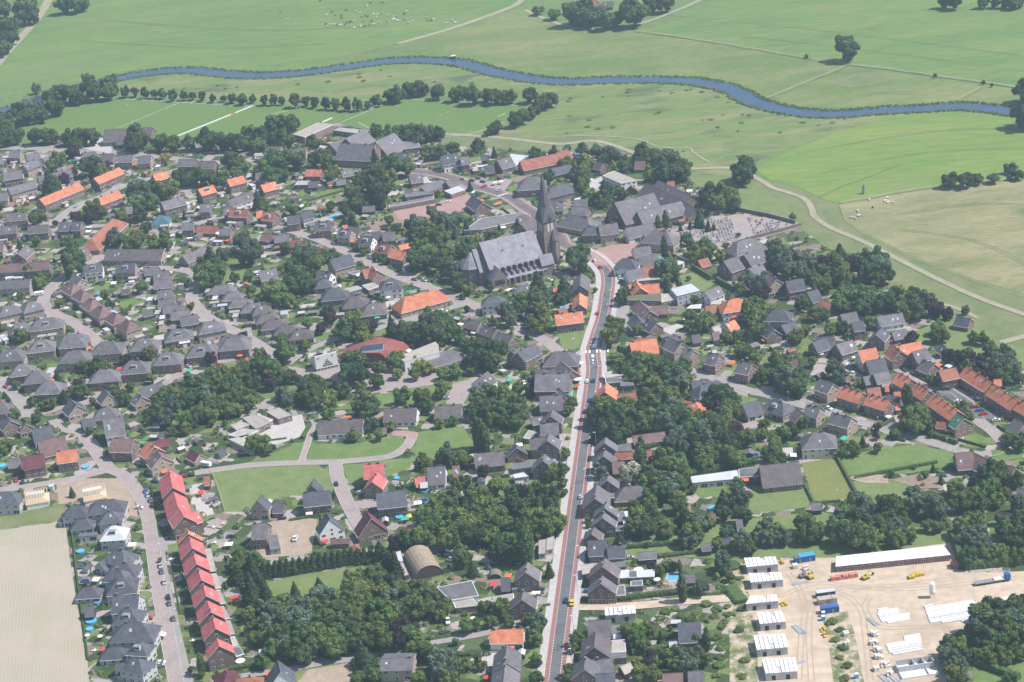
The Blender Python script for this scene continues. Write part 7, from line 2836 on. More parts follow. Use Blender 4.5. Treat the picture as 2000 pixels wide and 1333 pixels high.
700 960 50 b
1160 1100 90 o
1240 1110 80 o
1080 1080 80 m
1180 1180 80 o
1040 1130 70 m
1100 1200 70 o
1300 1120 70 m
1350 1080 60 m
1300 1210 50 y
1400 1240 70 m
1300 1270 70 o
1420 1160 30 m
1760 1140 70 b
1800 1230 70 b
1700 1270 60 o
1650 1250 60 c 1.6
1080 1270 60 m
950 1280 50 m
1970 650 50 m
1960 720 50 m
1900 150 60 m
1850 90 60 m
1780 60 60 m
1960 250 60 m
1670 110 0.1 m
150 370 50 o
50 360 50 m
20 1200 50 k
840 960 30 m
T 1500 666
120 190 80 o
160 280 90 o
240 290 80 o
290 340 70 o
90 270 80 b
230 360 70 o
150 360 60 b
60 130 60 m
520 210 70 b
620 250 60 m
570 270 60 b
350 160 40 m
240 190 30 m
90 60 70 m
1270 300 50 l
980 560 40 m
1080 430 30 p
1100 460 30 p
1160 560 90 m
1110 600 80 m
1200 620 80 m
1150 660 70 m
1260 640 60 k
1540 520 60 o
1560 590 50 o
1550 120 70 o
1480 130 60 k
1420 120 60 k
1600 150 70 k
1700 140 70 k
1780 180 80 o
1880 180 80 o
1750 250 60 k
1850 260 70 o
1950 270 60 o
1560 200 60 o
1640 260 60 k
1740 60 60 o
1850 100 70 o
1930 200 60 o
850 670 40 k
990 720 40 m
850 740 30 k
740 790 25 c
660 800 30 m
600 830 40 m
580 870 40 m
740 840 50 m
680 850 50 m
500 860 40 m
860 830 40 m
50 840 60 m
60 800 60 l
20 880 60 o
100 920 50 o
120 720 60 m
200 710 50 m
280 630 50 m
50 950 40 m
160 1080 30 m
960 1030 30 m
1150 980 20 m
1290 990 18 c
1230 1040 30 m
1350 1080 18 c
1600 1110 45 c 1.7
1620 1140 45 c 1.7
1700 950 70 o
1760 1000 80 o
1830 1040 70 o
1780 1090 80 o
1680 1030 60 b
1880 1100 60 o
1730 1160 80 m
1600 1220 80 m
1500 1250 80 m
1450 1150 60 m
1650 1260 70 o
1520 1190 70 b
1300 1290 90 b
1130 1190 70 b
1160 1260 80 b
1080 1280 70 m
970 1260 80 o
880 1240 50 o
1010 1300 60 o
690 1260 80 o
640 1300 80 o
760 1290 80 o
1960 1080 60 o
1960 1260 70 b
1880 750 50 m
1960 800 60 o
1920 720 50 k
1870 780 50 m
1980 760 50 o
1800 1240 60 m
1850 1180 50 m
1400 750 16 m
1280 720 30 m
1590 860 20 m
T 0 1000
1870 330 60 m
1850 400 60 m
1900 370 60 m
1990 360 60 m
1850 480 60 c 1.4
1980 500 60 c
1960 600 60 c
1970 700 60 c
1940 800 60 m
1570 1190 30 p
1490 1230 25 m
1570 1270 30 m
1240 1300 30 w
1410 320 20 m
1250 370 20 y
1960 900 50 m
1980 980 50 m
T 1000 1000
40 20 60 m
120 60 80 m
200 50 90 l
260 90 90 m
310 50 90 l
360 90 70 m
100 130 70 m
200 160 60 m
100 280 50 p
60 200 60 o
110 220 50 p
20 330 60 m
290 450 30 c
290 520 35 m
60 850 70 m
120 830 50 m
200 860 70 b
190 920 60 b
180 980 60 m
500 990 60 o
550 1010 50 m
480 1060 40 m
180 1140 50 m
200 1170 35 b
190 1290 60 m
450 1230 60 o
440 1290 60 o
860 920 40 l
930 930 70 m
990 960 70 m
1050 920 60 m
960 1010 60 o
1020 1030 60 m
1160 990 30 c
1180 1030 30 m
1240 910 16 m
1090 1130 60 k
1060 1190 60 k
1120 1180 50 m
980 1180 50 l
1000 1260 70 m
1100 1270 70 m
1190 1140 60 m
1260 1110 70 m
1310 1120 70 b
1370 1190 90 b
1280 1200 70 m
1440 1100 60 b
1520 1150 50 l
1440 980 50 m
1500 1030 50 m
1520 1000 30 p
1420 940 50 m
1330 600 35 p
1470 590 60 b
1640 380 70 b
1660 420 60 b
1400 430 50 m
1260 420 40 k
1310 430 18 p
1090 420 40 k
1150 450 40 l
1200 420 40 m
1340 420 40 m
840 210 40 c 1.6
830 250 40 m
1230 130 60 m
1180 90 60 m
1100 60 80 m
1000 60 80 m
950 110 70 o
1050 120 70 o
980 20 70 m
1200 170 50 m
1400 150 90 m
1380 220 70 b
1450 180 60 b
1440 90 80 b
1360 50 80 o
1300 60 60 m
1530 70 60 m
1680 150 60 b
1660 10 60 o
1800 20 70 o
1600 250 50 m
1680 280 30 l
1800 230 80 b
1860 270 60 m
1940 180 70 b
1980 100 60 b
1750 260 50 m
1060 250 25 o
1330 280 20 l
590 100 25 m
590 60 25 m
1700 500 40 m
1000 320 0.1 m
230 760 18 o
T 1500 1000
50 150 70 m
110 180 70 b
30 200 60 b
280 80 80 m
340 130 90 m
280 170 70 m
400 170 60 m
560 60 80 o
620 30 90 o
700 80 100 o
580 150 100 o
660 180 100 o
740 160 100 o
800 100 90 b
820 200 80 o
880 120 80 m
960 60 80 m
1000 120 80 b
1060 60 60 m
1100 130 60 m
1000 200 70 m
1100 180 60 m
1180 110 60 m
1240 100 50 m
1330 110 50 m
1520 100 80 m
1600 60 80 m
1560 190 90 b
1640 180 90 b
1660 250 90 b
1600 300 80 b
1700 320 70 m
1800 320 70 m
1760 280 40 y
1840 290 50 y
1920 330 60 m
1960 340 60 m
1560 350 70 m
1850 130 70 o
1960 60 80 o
1900 200 70 o
1980 180 80 o
1820 50 50 m
1700 830 130 o
1780 770 110 o
1820 880 120 o
1660 900 100 o
1700 980 90 o
1790 970 90 o
1900 760 100 o
1970 720 90 o
1940 850 110 o
1980 920 90 o
1900 960 90 o
1420 1040 80 b
1380 1090 70 b
1470 1060 80 m
1540 1100 60 b
1440 1140 80 b
1480 1190 80 b
1450 1260 70 m
1520 1280 60 m
1410 1200 50 m
1720 1060 60 l
1680 1120 60 m
1740 1150 60 m
1820 1060 50 m
1930 1080 60 m
1980 1100 60 m
1870 1140 60 m
1880 1290 50 m
1960 1290 50 o
T 500 1000
60 750 70 b
130 780 90 b
200 740 90 m
260 720 90 b
200 860 90 o
300 820 100 b
100 870 90 b
170 960 90 o
260 960 90 m
80 960 70 m
130 1060 70 m
220 1030 80 b
300 1060 80 o
360 960 100 o
400 860 100 b
360 760 90 b
440 700 90 b
500 660 90 b
560 680 80 b
480 780 100 o
540 860 100 o
460 940 100 m
520 1020 90 m
440 1060 80 o
380 1120 70 o
600 780 90 o
640 700 80 m
700 640 80 o
760 560 90 o
740 680 90 m
690 780 100 o
660 880 100 o
620 960 90 m
620 1060 80 o
700 1010 90 o
780 900 100 o
780 780 90 m
830 700 90 m
850 620 90 o
900 560 80 o
880 500 80 o
940 470 70 o
970 560 80 o
1000 640 80 o
1080 560 80 o
1060 660 90 b
960 740 90 o
1050 780 80 o
1000 860 100 m
900 880 90 o
860 980 90 o
960 980 100 m
1150 600 80 o
1200 680 90 o
1280 600 80 o
1340 640 80 o
1260 740 90 m
1340 740 70 o
1150 760 80 o
1160 900 110 k
1220 960 80 m
1120 1010 70 k
1220 1060 60 m
1300 1060 60 m
830 1120 80 c 1.3
860 1190 80 c 1.3
1350 1080 80 m
1420 1160 90 b
1500 1170 90 b
1440 1260 80 b
1540 1230 80 b
1500 1300 70 m
1340 1250 60 m
1270 1290 60 m
800 1290 60 m
920 1270 60 m
300 600 30 c 2.0
490 560 32 c 1.6
240 680 30 m
280 720 40 m
20 870 60 m
20 1000 50 m
40 1170 60 m
1480 740 70 l
1440 800 50 l
1790 740 60 m
1640 890 60 m
1590 870 50 m
1700 880 50 m
1840 850 50 m
1930 800 50 m
1980 860 50 m
1900 740 70 m
1960 760 60 m
1570 250 30 p
1600 300 60 m
1640 360 60 m
1580 380 45 t
1690 440 40 c 1.7
1100 230 60 k
1180 200 70 m
1260 190 70 m
1330 200 60 m
1340 110 80 o
1440 60 80 o
1300 40 80 m
1400 150 70 m
1480 200 80 m
1560 160 80 o
1640 180 80 o
1700 120 80 m
1780 160 80 o
1840 190 70 m
1600 60 90 o
1700 40 80 o
1800 60 90 m
1880 100 80 o
1920 290 90 o
1960 240 80 m
1870 340 60 m
1520 60 80 o
1760 1190 45 l
1730 1140 40 m
1800 1110 40 m
1650 1180 50 m
1560 1010 30 m
1900 20 70 m
1960 80 60 m
"""
off = (0, 0); NT = 0
tl_ = []
for ln in TD.strip().split('\n'):
    t = ln.split()
    if t[0] == 'T': off = (float(t[1]), float(t[2])); continue
    if float(t[2]) < 5: continue
    rq = float(t[2]) / 4
    if off[1] == 0 and t[3] == 'o' and len(t) < 5 and rq > 8 and off[0] < 1500: rq *= 1.2
    elif t[3] in 'om' and rq > 15: rq *= 1.08
    tl_.append((off[0] + float(t[0]) / 4, off[1] + float(t[1]) / 4, rq, t[3], float(t[4]) if len(t) > 4 else None))
# the 300 broadleaved trees that show largest are objects of their own; the smaller ones become one mass
tl_.sort(key=lambda a: -a[2])
MASS = []; nb = 0
for a in tl_:
    if a[3] in 'om' and not (a[4] == 1.2):
        nb += 1
        if a[3] == 'o' and R.random() < 0.22: a = a[:3] + ('m',) + a[4:]
        elif a[3] == 'o' and R.random() < 0.16 and nb < 290: tree_px(a[0], a[1], a[2], 'b', a[4]); continue
        if nb > 296:
            if R.random() > 0.15: MASS.append(a)
            continue
    if a[4] == 1.2: tree_px(a[0] + R.uniform(-1.2, 1.2), a[1] + R.uniform(-.6, .6), a[2] * R.uniform(.88, 1.15), 'v', R.uniform(1.05, 1.35))
    else: tree_px(*a)
def tree_mass():
    src = bpy.data.collections.new('mass_source'); keys = []
    for leaf in 'om':
        for i in range(len(CROWN['round'])): keys.append((i, leaf))
    for n_, (i, leaf) in enumerate(keys):
        o = bpy.data.objects.new('crown_source_%02d' % n_, cmesh('round', i, leaf)); src.objects.link(o)
    P = []; S = []; I = []; T = MB()
    for x, y, rpx, k, asp in MASS:
        asp = asp or 1.0
        rm = rpx / ppm(at(x, y, rpx / ppm(at(x, y, 0)))); zc = rm * asp * 0.92 + 0.22 * rm + 0.3; p = at(x, y, zc)
        P.append(tuple(p)); S.append((rm * 1.12, rm * 1.12, rm * asp * 1.12)); I.append(R.randrange(len(CROWN['round'])) + (0 if k == 'o' else len(CROWN['round'])))
        T.cyl(p.x, p.y, 0, zc, rm * 0.06, rm * 0.04, n=5)
        if occ_at(p.x, p.y) != 5: mark_poly([(p.x + rm * .7 * math.cos(t), p.y + rm * .7 * math.sin(t)) for t in (0, 1.05, 2.1, 3.14, 4.19, 5.24)], 6)
    d = bpy.data.meshes.new('village_trees'); d.from_pydata(P, [], [])
    a = d.attributes.new('tree_scale', 'FLOAT_VECTOR', 'POINT'); a.data.foreach_set('vector', [c for s in S for c in s])
    a = d.attributes.new('tree_kind', 'INT', 'POINT'); a.data.foreach_set('value', I)
    a = d.attributes.new('tree_turn', 'FLOAT_VECTOR', 'POINT'); a.data.foreach_set('vector', [c for s in S for c in (0, 0, R.uniform(0, 6.28))])
    o = link('village_trees', d); o['kind'] = 'stuff'; o['category'] = 'trees'; o['label'] = 'smaller green broadleaved trees filling the gaps between houses and larger trees'
    g = bpy.data.node_groups.new('tree_scatter', 'GeometryNodeTree'); g.interface.new_socket('Geometry', in_out='INPUT', socket_type='NodeSocketGeometry'); g.interface.new_socket('Geometry', in_out='OUTPUT', socket_type='NodeSocketGeometry')
    N = g.nodes; gi = N.new('NodeGroupInput'); go = N.new('NodeGroupOutput'); ci = N.new('GeometryNodeCollectionInfo'); ci.inputs[0].default_value = src; ci.inputs['Separate Children'].default_value = True; ci.inputs['Reset Children'].default_value = True
    ip = N.new('GeometryNodeInstanceOnPoints'); ip.inputs['Pick Instance'].default_value = True
    def na(nm, ty): q = N.new('GeometryNodeInputNamedAttribute'); q.data_type = ty; q.inputs[0].default_value = nm; return q.outputs[0]
    L = g.links; L.new(gi.outputs[0], ip.inputs['Points']); L.new(ci.outputs[0], ip.inputs['Instance']); L.new(na('tree_kind', 'INT'), ip.inputs['Instance Index']); L.new(na('tree_turn', 'FLOAT_VECTOR'), ip.inputs['Rotation']); L.new(na('tree_scale', 'FLOAT_VECTOR'), ip.inputs['Scale'])
    L.new(ip.outputs[0], go.inputs[0]); md = o.modifiers.new('scatter', 'NODES'); md.node_group = g
    tk = link('village_tree_trunks', T.mesh('trunks', 'bark')); tk['kind'] = 'stuff'; tk['label'] = 'trunks under the smaller broadleaved trees between the houses'; tk.parent = None
tree_mass()
# rows of tall conifers hedging the hidden garden
def conifer_row(pts, n, look, w=2.3, h=8.5):
    W = [at(*p, 0) for p in pts]
    for i in range(n):
        t = i / (n - 1) * (len(W) - 1); k = min(int(t), len(W) - 2); P = W[k].lerp(W[k + 1], t - k)
        tree_at(P, w, 'cone', 'c', h / 2 / w * R.uniform(.93, 1.05), 'conifer_tree', look, group='tall conifers planted as a hedge')
conifer_row([(505, 1128), (560, 1122), (620, 1112), (680, 1100), (738, 1098)], 20, 'tall conifer in the dense hedge row', 2.2, 8.0)
conifer_row([(492, 1118), (505, 1145), (522, 1178)], 8, 'tall conifer in the side hedge row', 2.6, 9.5)
conifer_row([(745, 1100), (762, 1120), (775, 1130)], 5, 'tall conifer at the hedge end', 3.2, 12)
for x in range(12):      # poplars by the main road
    for y in range(2):
        tree_px(995 + x * 8.2 + R.uniform(-2, 2), 962 + y * 26 + R.uniform(-6, 6), 7.5, 'p', 2.6)

# ------------------------------------------------------------------ hedges, sheds, lawns and clutter in the gardens
HP = [(o.location.x, o.location.y, o.rotation_euler.z) for o in list(col.objects) if o.parent is None and o.get('category') in ('house', 'terraced house')]
HA = np.array(HP)
def near_house(x, y):
    d = (HA[:, 0] - x) ** 2 + (HA[:, 1] - y) ** 2; i = int(d.argmin()); return math.sqrt(d[i]), HA[i, 2]
M['hedge'] = mat('clipped_hedge_leaves', (0.04, 0.075, 0.022), (0.075, 0.12, 0.035), 1.2, 4, rnd=0.2, bump=0.8)
def hedge(P, L, w, h, rz):
    n = max(3, int(L / 0.9)); V = []; Fc = []; m = 5
    prof = [(-w / 2, 0), (-w / 2 * 1.05, h * 0.6), (-w / 2 * 0.7, h), (w / 2 * 0.7, h), (w / 2 * 1.05, h * 0.6), (w / 2, 0)]
    for i in range(n + 1):
        for y, z in prof: V.append((L * (i / n - 0.5) + R.uniform(-.12, .12), y * R.uniform(.85, 1.15), z * R.uniform(.88, 1.1)))
    k = len(prof)
    for i in range(n):
        for j in range(k - 1): a = i * k + j; Fc.append((a, a + 1, a + k + 1, a + k)[::-1])
    Fc.append(tuple(range(k))); Fc.append(tuple(n * k + j for j in range(k))[::-1])
    o = link('hedge', me('hedge', V, Fc, 'hedge'), None, (P.x, P.y, 0.02), rz); o['category'] = 'hedge'; describe(o, 'clipped green hedge' if L < 14 else 'long clipped hedge')
def hedge_px(a, b, w=1.4, h=1.8):
    A = at(*a, 0); B = at(*b, 0); d = B - A; hedge((A + B) / 2, math.hypot(d.x, d.y), w, h, math.atan2(d.y, d.x)); n = Vector((-d.y, d.x)).normalized() * w
    mark_poly([(A.x - n.x, A.y - n.y), (B.x - n.x, B.y - n.y), (B.x + n.x, B.y + n.y), (A.x + n.x, A.y + n.y)], 2)
for a, b, w, h in [((1190, 1175), (1372, 1155), 2.0, 2.5), ((1145, 1062), (1148, 1070), 1, 1), ((1060, 1185), (1075, 1183), 1, 1), ((1222, 1072), (1330, 1064), 1.8, 2.2), ((1285, 1090), (1370, 1080), 1.8, 2), ((1335, 935), (1480, 905), 2.5, 3.5), ((1250, 880), (1300, 868), 2, 2.5), ((1860, 1050), (1880, 1110), 3, 4), ((1885, 1112), (2010, 1100), 3, 4), ((1632, 890), (1672, 965), 1.6, 1.6), ((1572, 948), (1592, 990), 1.4, 1.4), ((1585, 985), (1640, 980), 1.2, 1.2), ((1670, 935), (1830, 905), 1.4, 1.6), ((1352, 525), (1390, 548), 2, 3), ((1400, 550), (1435, 570), 2, 3), ((1305, 495), (1330, 560), 2, 2.5),
    ((1720, 835), (1745, 820), 1.4, 1.4), ((1815, 850), (1870, 868), 2, 2.2), ((1870, 860), (1925, 875), 1.2, 1.2), ((1752, 715), (1770, 728), 1, 1), ((1778, 730), (1825, 755), 1, 1), ((240, 435), (300, 430), 2, 2.5), ((145, 1085), (172, 1290), 0.9, 1.1), ((136, 1010), (150, 1110), 0.8, 1.0), ((352, 1110), (366, 1160), 0.8, 0.7), ((338, 1120), (352, 1200), 0.7, 0.6), ((450, 1310), (500, 1300), 2, 2), ((352, 925), (390, 915), 1.5, 1.5), ((505, 865), (560, 858), 1, 1), ((590, 858), (606, 832), 2, 1.8), ((1000, 460 + 90), (1060, 545), 1.5, 1.5), ((960, 1315), (1000, 1310), 1.5, 1.5), ((800, 610), (880, 597), 1, 1), ((720, 580), (750, 590), 1.5, 2), ((1240, 1252), (1370, 1240), 2, 2), ((1235, 1278), (1320, 1268), 2.5, 2.5), ((1210, 690), (1290, 715), 4, 5), ((565, 1018), (660, 1003), 1, 1.2), ((1900, 1285), (2010, 1250), 3, 4), ((1910, 1300), (1990, 1330), 3, 3), ((700, 420), (730, 412), 1, 1.2), ((505, 350), (515, 352), 1, 1), ((600, 395), (670, 375), 1.2, 1.6), ((1415, 1115), (1440, 1105), 6, 2), ((1425, 1150), (1450, 1180), 6, 2)]:
    hedge_px(a, b, w, h)
# weedy mounds between the track and the site
for a in [(1625, 1215), (1640, 1230), (1632, 1250), (1648, 1265), (1640, 1285), (1655, 1300), (1650, 1325), (1445, 1130), (1450, 1190), (1445, 1230), (1455, 1290), (1450, 1320), (1300, 1195), (1330, 1205), (1290, 1208), (1320, 1190), (1400, 1190), (1420, 1185), (1395, 1205), (1410, 1225), (1400, 1245), (1410, 1265), (1405, 1285), (1415, 1215), (1425, 1200), (1405, 1300), (1400, 1320), (1415, 1120), (1425, 1135), (1405, 1145), (1420, 1155), (1410, 1105), (1360, 1200), (1350, 1210), (1380, 1180)]:
    tree_px(a[0], a[1], R.uniform(9, 14), 's', 0.5)
# dark marsh bushes along the river
for a in [(1230, 175), (1290, 178), (1310, 182), (1340, 177), (1370, 180), (1400, 190), (1420, 200), (1440, 202), (1225, 188), (1375, 235), (1390, 234), (1450, 240), (1150, 235), (1145, 248), (1170, 252), (1285, 222), (1410, 225), (1195, 249), (1110, 260), (880, 130), (700, 145), (760, 150), (1600, 245), (1625, 240), (1650, 233), (1680, 226), (640, 160), (580, 165), (710, 160)]:
    tree_px(a[0] + R.uniform(-3, 3), a[1], R.uniform(4, 8), 's', 0.16)

rx0, rx1, ry0, ry1 = -430, 430, 790, 1560
lawn_mb = {'lawn': MB(), 'lawn2': MB(), 'brickpave': MB(), 'conc': MB(), 'soil': MB()}
nl = 0
def rect(P, a, b, rz):
    c, s = math.cos(rz), math.sin(rz); return [(P[0] + x * c - y * s, P[1] + x * s + y * c) for x, y in ((-a, -b), (a, -b), (a, b), (-a, b))]
for _ in range(2600):
    x = R.uniform(rx0, rx1); y = R.uniform(ry0, ry1)
    if not inpoly(x, y, VW): continue
    hx, hy = proj((x, y, 0))
    if not (-60 < hx < 2060 and -40 < hy < 1400): continue
    dh, rz = near_house(x, y)
    if dh > 30: continue
    a = R.uniform(2.5, 5.5); b = R.uniform(2.5, 6.5)
    if not free(x, y, min(a, b) * 0.8, (0, 6)): continue
    k = R.choices(['lawn', 'lawn2', 'brickpave', 'conc', 'soil'], [4, 3, 3, 3, 1])[0]
    if k in ('brickpave', 'conc') and occ_at(x, y) == 6: k = 'lawn'
    z = 0.045 + 0.00006 * nl; nl += 1
    lawn_mb[k].poly([(px, py, z) for px, py in rect((x, y), a, b, rz)])
    mark_poly(rect((x, y), a * 0.7, b * 0.7, rz), 7 if k.startswith('lawn') else 8)
for k, mb in lawn_mb.items():
    o = link({'lawn': 'lawn', 'lawn2': 'lawn', 'brickpave': 'patio_paving', 'conc': 'patio_paving', 'soil': 'garden_soil'}[k], mb.mesh(k, k)); o['kind'] = 'structure'
# flat-roofed garages and extensions beside the houses
GAR = {}
ngar = 0
for hx_, hy_, hr_ in [tuple(q) for q in HP]:
    if ngar >= 190: break
    c, s = math.cos(hr_), math.sin(hr_)
    spots = [(sx * dx, sy * dy, t) for sx in (1, -1) for dx in (8.5, 10.0, 11.5) for sy in (1, -1) for dy in (1.5, 4.5) for t in (0, 1)] + [(dx, sy * 8.0, t) for dx in (-3, 3) for sy in (1, -1) for t in (0, 1)]
    R.shuffle(spots); got = 0
    for u, v, t in spots:
        if got >= 2: break
        w, l = R.uniform(2.6, 3.4), R.uniform(4.5, 7.5)
        if t: w, l = l, w
        x = hx_ + u * c - v * s; y = hy_ + u * s + v * c
        if not inpoly(x, y, VW): continue
        pts = [(x + a * l / 2 * c - b * w / 2 * s, y + a * l / 2 * s + b * w / 2 * c) for a in (-1, 0, 1) for b in (-1, 0, 1)]
        if any(occ_at(*p) not in (0, 6, 7, 8) for p in pts): continue
        px_, py_ = proj((x, y, 0))
        if not (-20 < px_ < 2020 and -10 < py_ < 1350): continue
        rf, rn = R.choice([('F', 'pale'), ('K', 'grey'), ('F', 'pale'), ('H', 'light')]); wl = R.choice('btbr'); key = (rf, wl, t, int(l))
        if key not in GAR:
            a = MB(); a.box(-l / 2, -w / 2, 0, l / 2, w / 2, 2.5); b = MB(); b.box(-l / 2 - .15, -w / 2 - .15, 2.5, l / 2 + .15, w / 2 + .15, 2.8, 1, top=0); d = MB(); d.box(-1.1, -w / 2 - .06, 0, 1.1, -w / 2, 2.1)
            GAR[key] = (a.mesh('wall', wl), b.mesh('roof', [rf, R.choice(['white', 'lead'])]), d.mesh('garage_door', 'white'))
        g = GAR[key]; root = link('garage', None, None, (x, y, 0), hr_); root['category'] = 'garage'; root['group'] = 'flat-roofed garages beside the houses'
        link('wall', g[0], root); link('roof', g[1], root); link('garage_door', g[2], root); describe(root, '%s flat-roofed %s garage' % (rn, WN[wl])); ngar += 1; got += 1
        mark_poly([pts[0], pts[6], pts[8], pts[2]], 5, 0.5)
# sheds
SHM = []
for rf, wl, m_ in (('G', 'k', 0), ('B', 'b', 1), ('D', 'g', 2), ('H', 'k', 3), ('T', 'b', 4), ('F', 'b', 5)):
    w, l, h = R.uniform(1.3, 1.9), R.uniform(1.6, 2.6), 2.1
    a = MB(); b = MB()
    if rf == 'F': a.box(-l, -w, 0, l, w, 2.3); b.box(-l - .15, -w - .15, 2.3, l + .15, w + .15, 2.45)
    else: a.xsec([(-w, 0), (w, 0), (w, h), (0, h + 0.8), (-w, h)], -l, l); b.xsec([(-w - .2, h - .05), (0, h + .85), (w + .2, h - .05), (w + .2, h + .05), (0, h + .97), (-w - .2, h + .05)], -l - .2, l + .2)
    c = MB(); c.box(-0.45, -w - 0.04, 0, 0.45, -w - 0.0, 1.9)
    SHM.append((a.mesh('wall', wl), b.mesh('roof', rf), c.mesh('door', 'door'), {'G': 'grey-roofed', 'B': 'brown-roofed', 'D': 'dark-roofed', 'H': 'pale-roofed', 'T': 'red-roofed', 'F': 'flat-roofed'}[rf]))
ns = 0
for _ in range(6000):
    if ns >= 150: break
    x = R.uniform(rx0, rx1); y = R.uniform(ry0, ry1); dh, rz = near_house(x, y)
    if dh > 34 or not free(x, y, 2.6, (0, 7, 8)) or not inpoly(x, y, VW): continue
    hx, hy = proj((x, y, 0))
    if not (-20 < hx < 2020 and -10 < hy < 1350): continue
    w_, r_, d_, nm = SHM[int(R.random() * 6)]; root = link('garden_shed', None, None, (x, y, 0.03), rz + R.choice([0, math.pi / 2])); root['category'] = 'shed'; root['group'] = 'small garden sheds behind the houses'
    link('wall', w_, root); link('roof', r_, root); link('door', d_, root); describe(root, 'small %s garden shed' % nm); ns += 1
    mark_poly(rect((x, y), 2.4, 2.4, rz), 5)
# parasols, pools, trampolines and awnings seen in the gardens
def parasol(x, y, m, cname, r=1.6):
    P = at(x, y, 2.3); P.z = 0.05; root = link('parasol', None, None, P); root['category'] = 'parasol'; root['group'] = 'parasols open in the gardens'
    if ('par', m, r) not in MESHC:
        mb = MB(); n = 8
        for i in range(n):
            a, b = 2 * math.pi * i / n, 2 * math.pi * (i + 1) / n; mb.poly([(0, 0, 2.6), (r * math.cos(a), r * math.sin(a), 2.1), (r * math.cos(b), r * math.sin(b), 2.1)]); mb.poly([(0, 0, 2.55), (r * math.cos(b), r * math.sin(b), 2.05), (r * math.cos(a), r * math.sin(a), 2.05)])
        MESHC[('par', m, r)] = mb.mesh('canopy', m)
        mb = MB(); mb.cyl(0, 0, 0, 2.5, 0.04, n=5); MESHC['parpole'] = mb.mesh('pole', 'white')
    link('canopy', MESHC[('par', m, r)], root); link('pole', MESHC['parpole'], root); describe(root, cname + ' round parasol')
M['awn_y'] = mat('yellow_cloth', (0.75, 0.55, 0.08)); M['awn_b'] = mat('blue_cloth', (0.10, 0.28, 0.60))
for x, y, m, c, r in [(31, 398, 'awn_r', 'red', 1.8), (469, 1290, 'awn_w', 'white', 2.2), (200, 1268, 'awn_r', 'red', 1.4), (225, 1258, 'awn_w', 'white', 1.6), (195, 1242, 'awn_w', 'white', 1.3), (201, 1138, 'awn_w', 'white', 1.7), (800, 1007, 'awn_y', 'yellow', 2.0), (1128, 740, 'awn_w', 'white', 2.3), (1130, 727, 'awn_r', 'red', 1.5), (1131, 734, 'awn_g', 'green', 1.6), (1128, 752, 'awn_r', 'dark red', 1.6), (1290, 546, 'awn_w', 'white', 2.2), (1247, 1112, 'awn_w', 'white', 2.2), (966, 356, 'awn_w', 'white', 1.8), (978, 354, 'awn_w', 'white', 1.8), (1658, 710, 'awn_w', 'white', 1.8), (1603, 690, 'awn_w', 'white', 1.8), (1735, 813, 'awn_w', 'white', 1.6), (758, 580, 'awn_w', 'white', 1.6), (923, 1207, 'awn_w', 'white', 1.5), (950, 1322, 'awn_r', 'red-edged', 1.6), (993, 953, 'awn_r', 'red', 1.3), (1390, 615, 'awn_w', 'white', 1.5), (1283, 1131, 'awn_w', 'white', 1.6), (1005, 780, 'awn_o', 'orange', 1.4), (1318, 887, 'awn_r', 'red', 1.8), (645, 362, 'awn_o', 'orange', 1.8), (535, 1090 - 90, 'awn_w', 'cream', 1.3), (1155, 350, 'awn_w', 'white', 1.4), (170, 1240, 'awn_w', 'white', 1.2), (505, 858, 'awn_w', 'white', 1.2), (870, 968, 'awn_w', 'white', 1.2)]: parasol(x, y, m, c, r)
def pool(x, y, r, kind):
    P = at(x, y, 0.5); P.z = 0.04; root = link('garden_pool' if kind == 'p' else 'trampoline', None, None, P); root['category'] = 'pool' if kind == 'p' else 'trampoline'
    mb = MB()
    if kind == 'p':
        mb.cyl(0, 0, 0, 0.75, r, n=20); link('pool_wall', mb.mesh('pool_wall', 'ltblue'), root); mb = MB(); mb.cyl(0, 0, 0.75, 0.78, r * 0.9, n=20); link('water', mb.mesh('water', 'pool'), root); describe(root, 'round blue garden pool')
    else:
        mb.cyl(0, 0, 0.8, 0.9, r, n=20); link('rim', mb.mesh('rim', 'poolrim'), root); mb = MB(); mb.cyl(0, 0, 0.9, 0.93, r * 0.8, n=20); link('jumping_mat', mb.mesh('mat', 'net'), root)
        for k in range(6):
            a = k * 1.047; mb = MB(); mb.bar((r * .95 * math.cos(a), r * .95 * math.sin(a), 0), (r * .95 * math.cos(a), r * .95 * math.sin(a), 0.8), 0.05); link('leg', mb.mesh('leg', 'steel'), root)
        describe(root, 'round trampoline with blue rim')
    mark_poly([(P.x + r * math.cos(t), P.y + r * math.sin(t)) for t in (0, 1, 2, 3, 4, 5)], 2)
for x, y, r, k in [(157, 1077, 2.0, 'p'), (190, 1176, 1.8, 'p'), (178, 1213, 2.6, 'p'), (175, 1229, 1.8, 'p'), (167, 912, 2.0, 'p'), (3, 910, 2.5, 'p'), (157, 1108, 1.6, 't'), (165, 1137, 2.7, 't'), (828, 958, 2.4, 'p'), (828, 979, 2.6, 't'), (1475, 890, 2.2, 't'), (1590, 738, 2.2, 't'), (775, 934, 1.5, 'p'), (1392, 993, 2.4, 'p'), (1350, 623, 1.4, 'p'), (1127, 301, 1.6, 'p'), (978, 1265, 1.5, 'p'), (780, 1010, 2.0, 'p')]: pool(x, y, r, k)
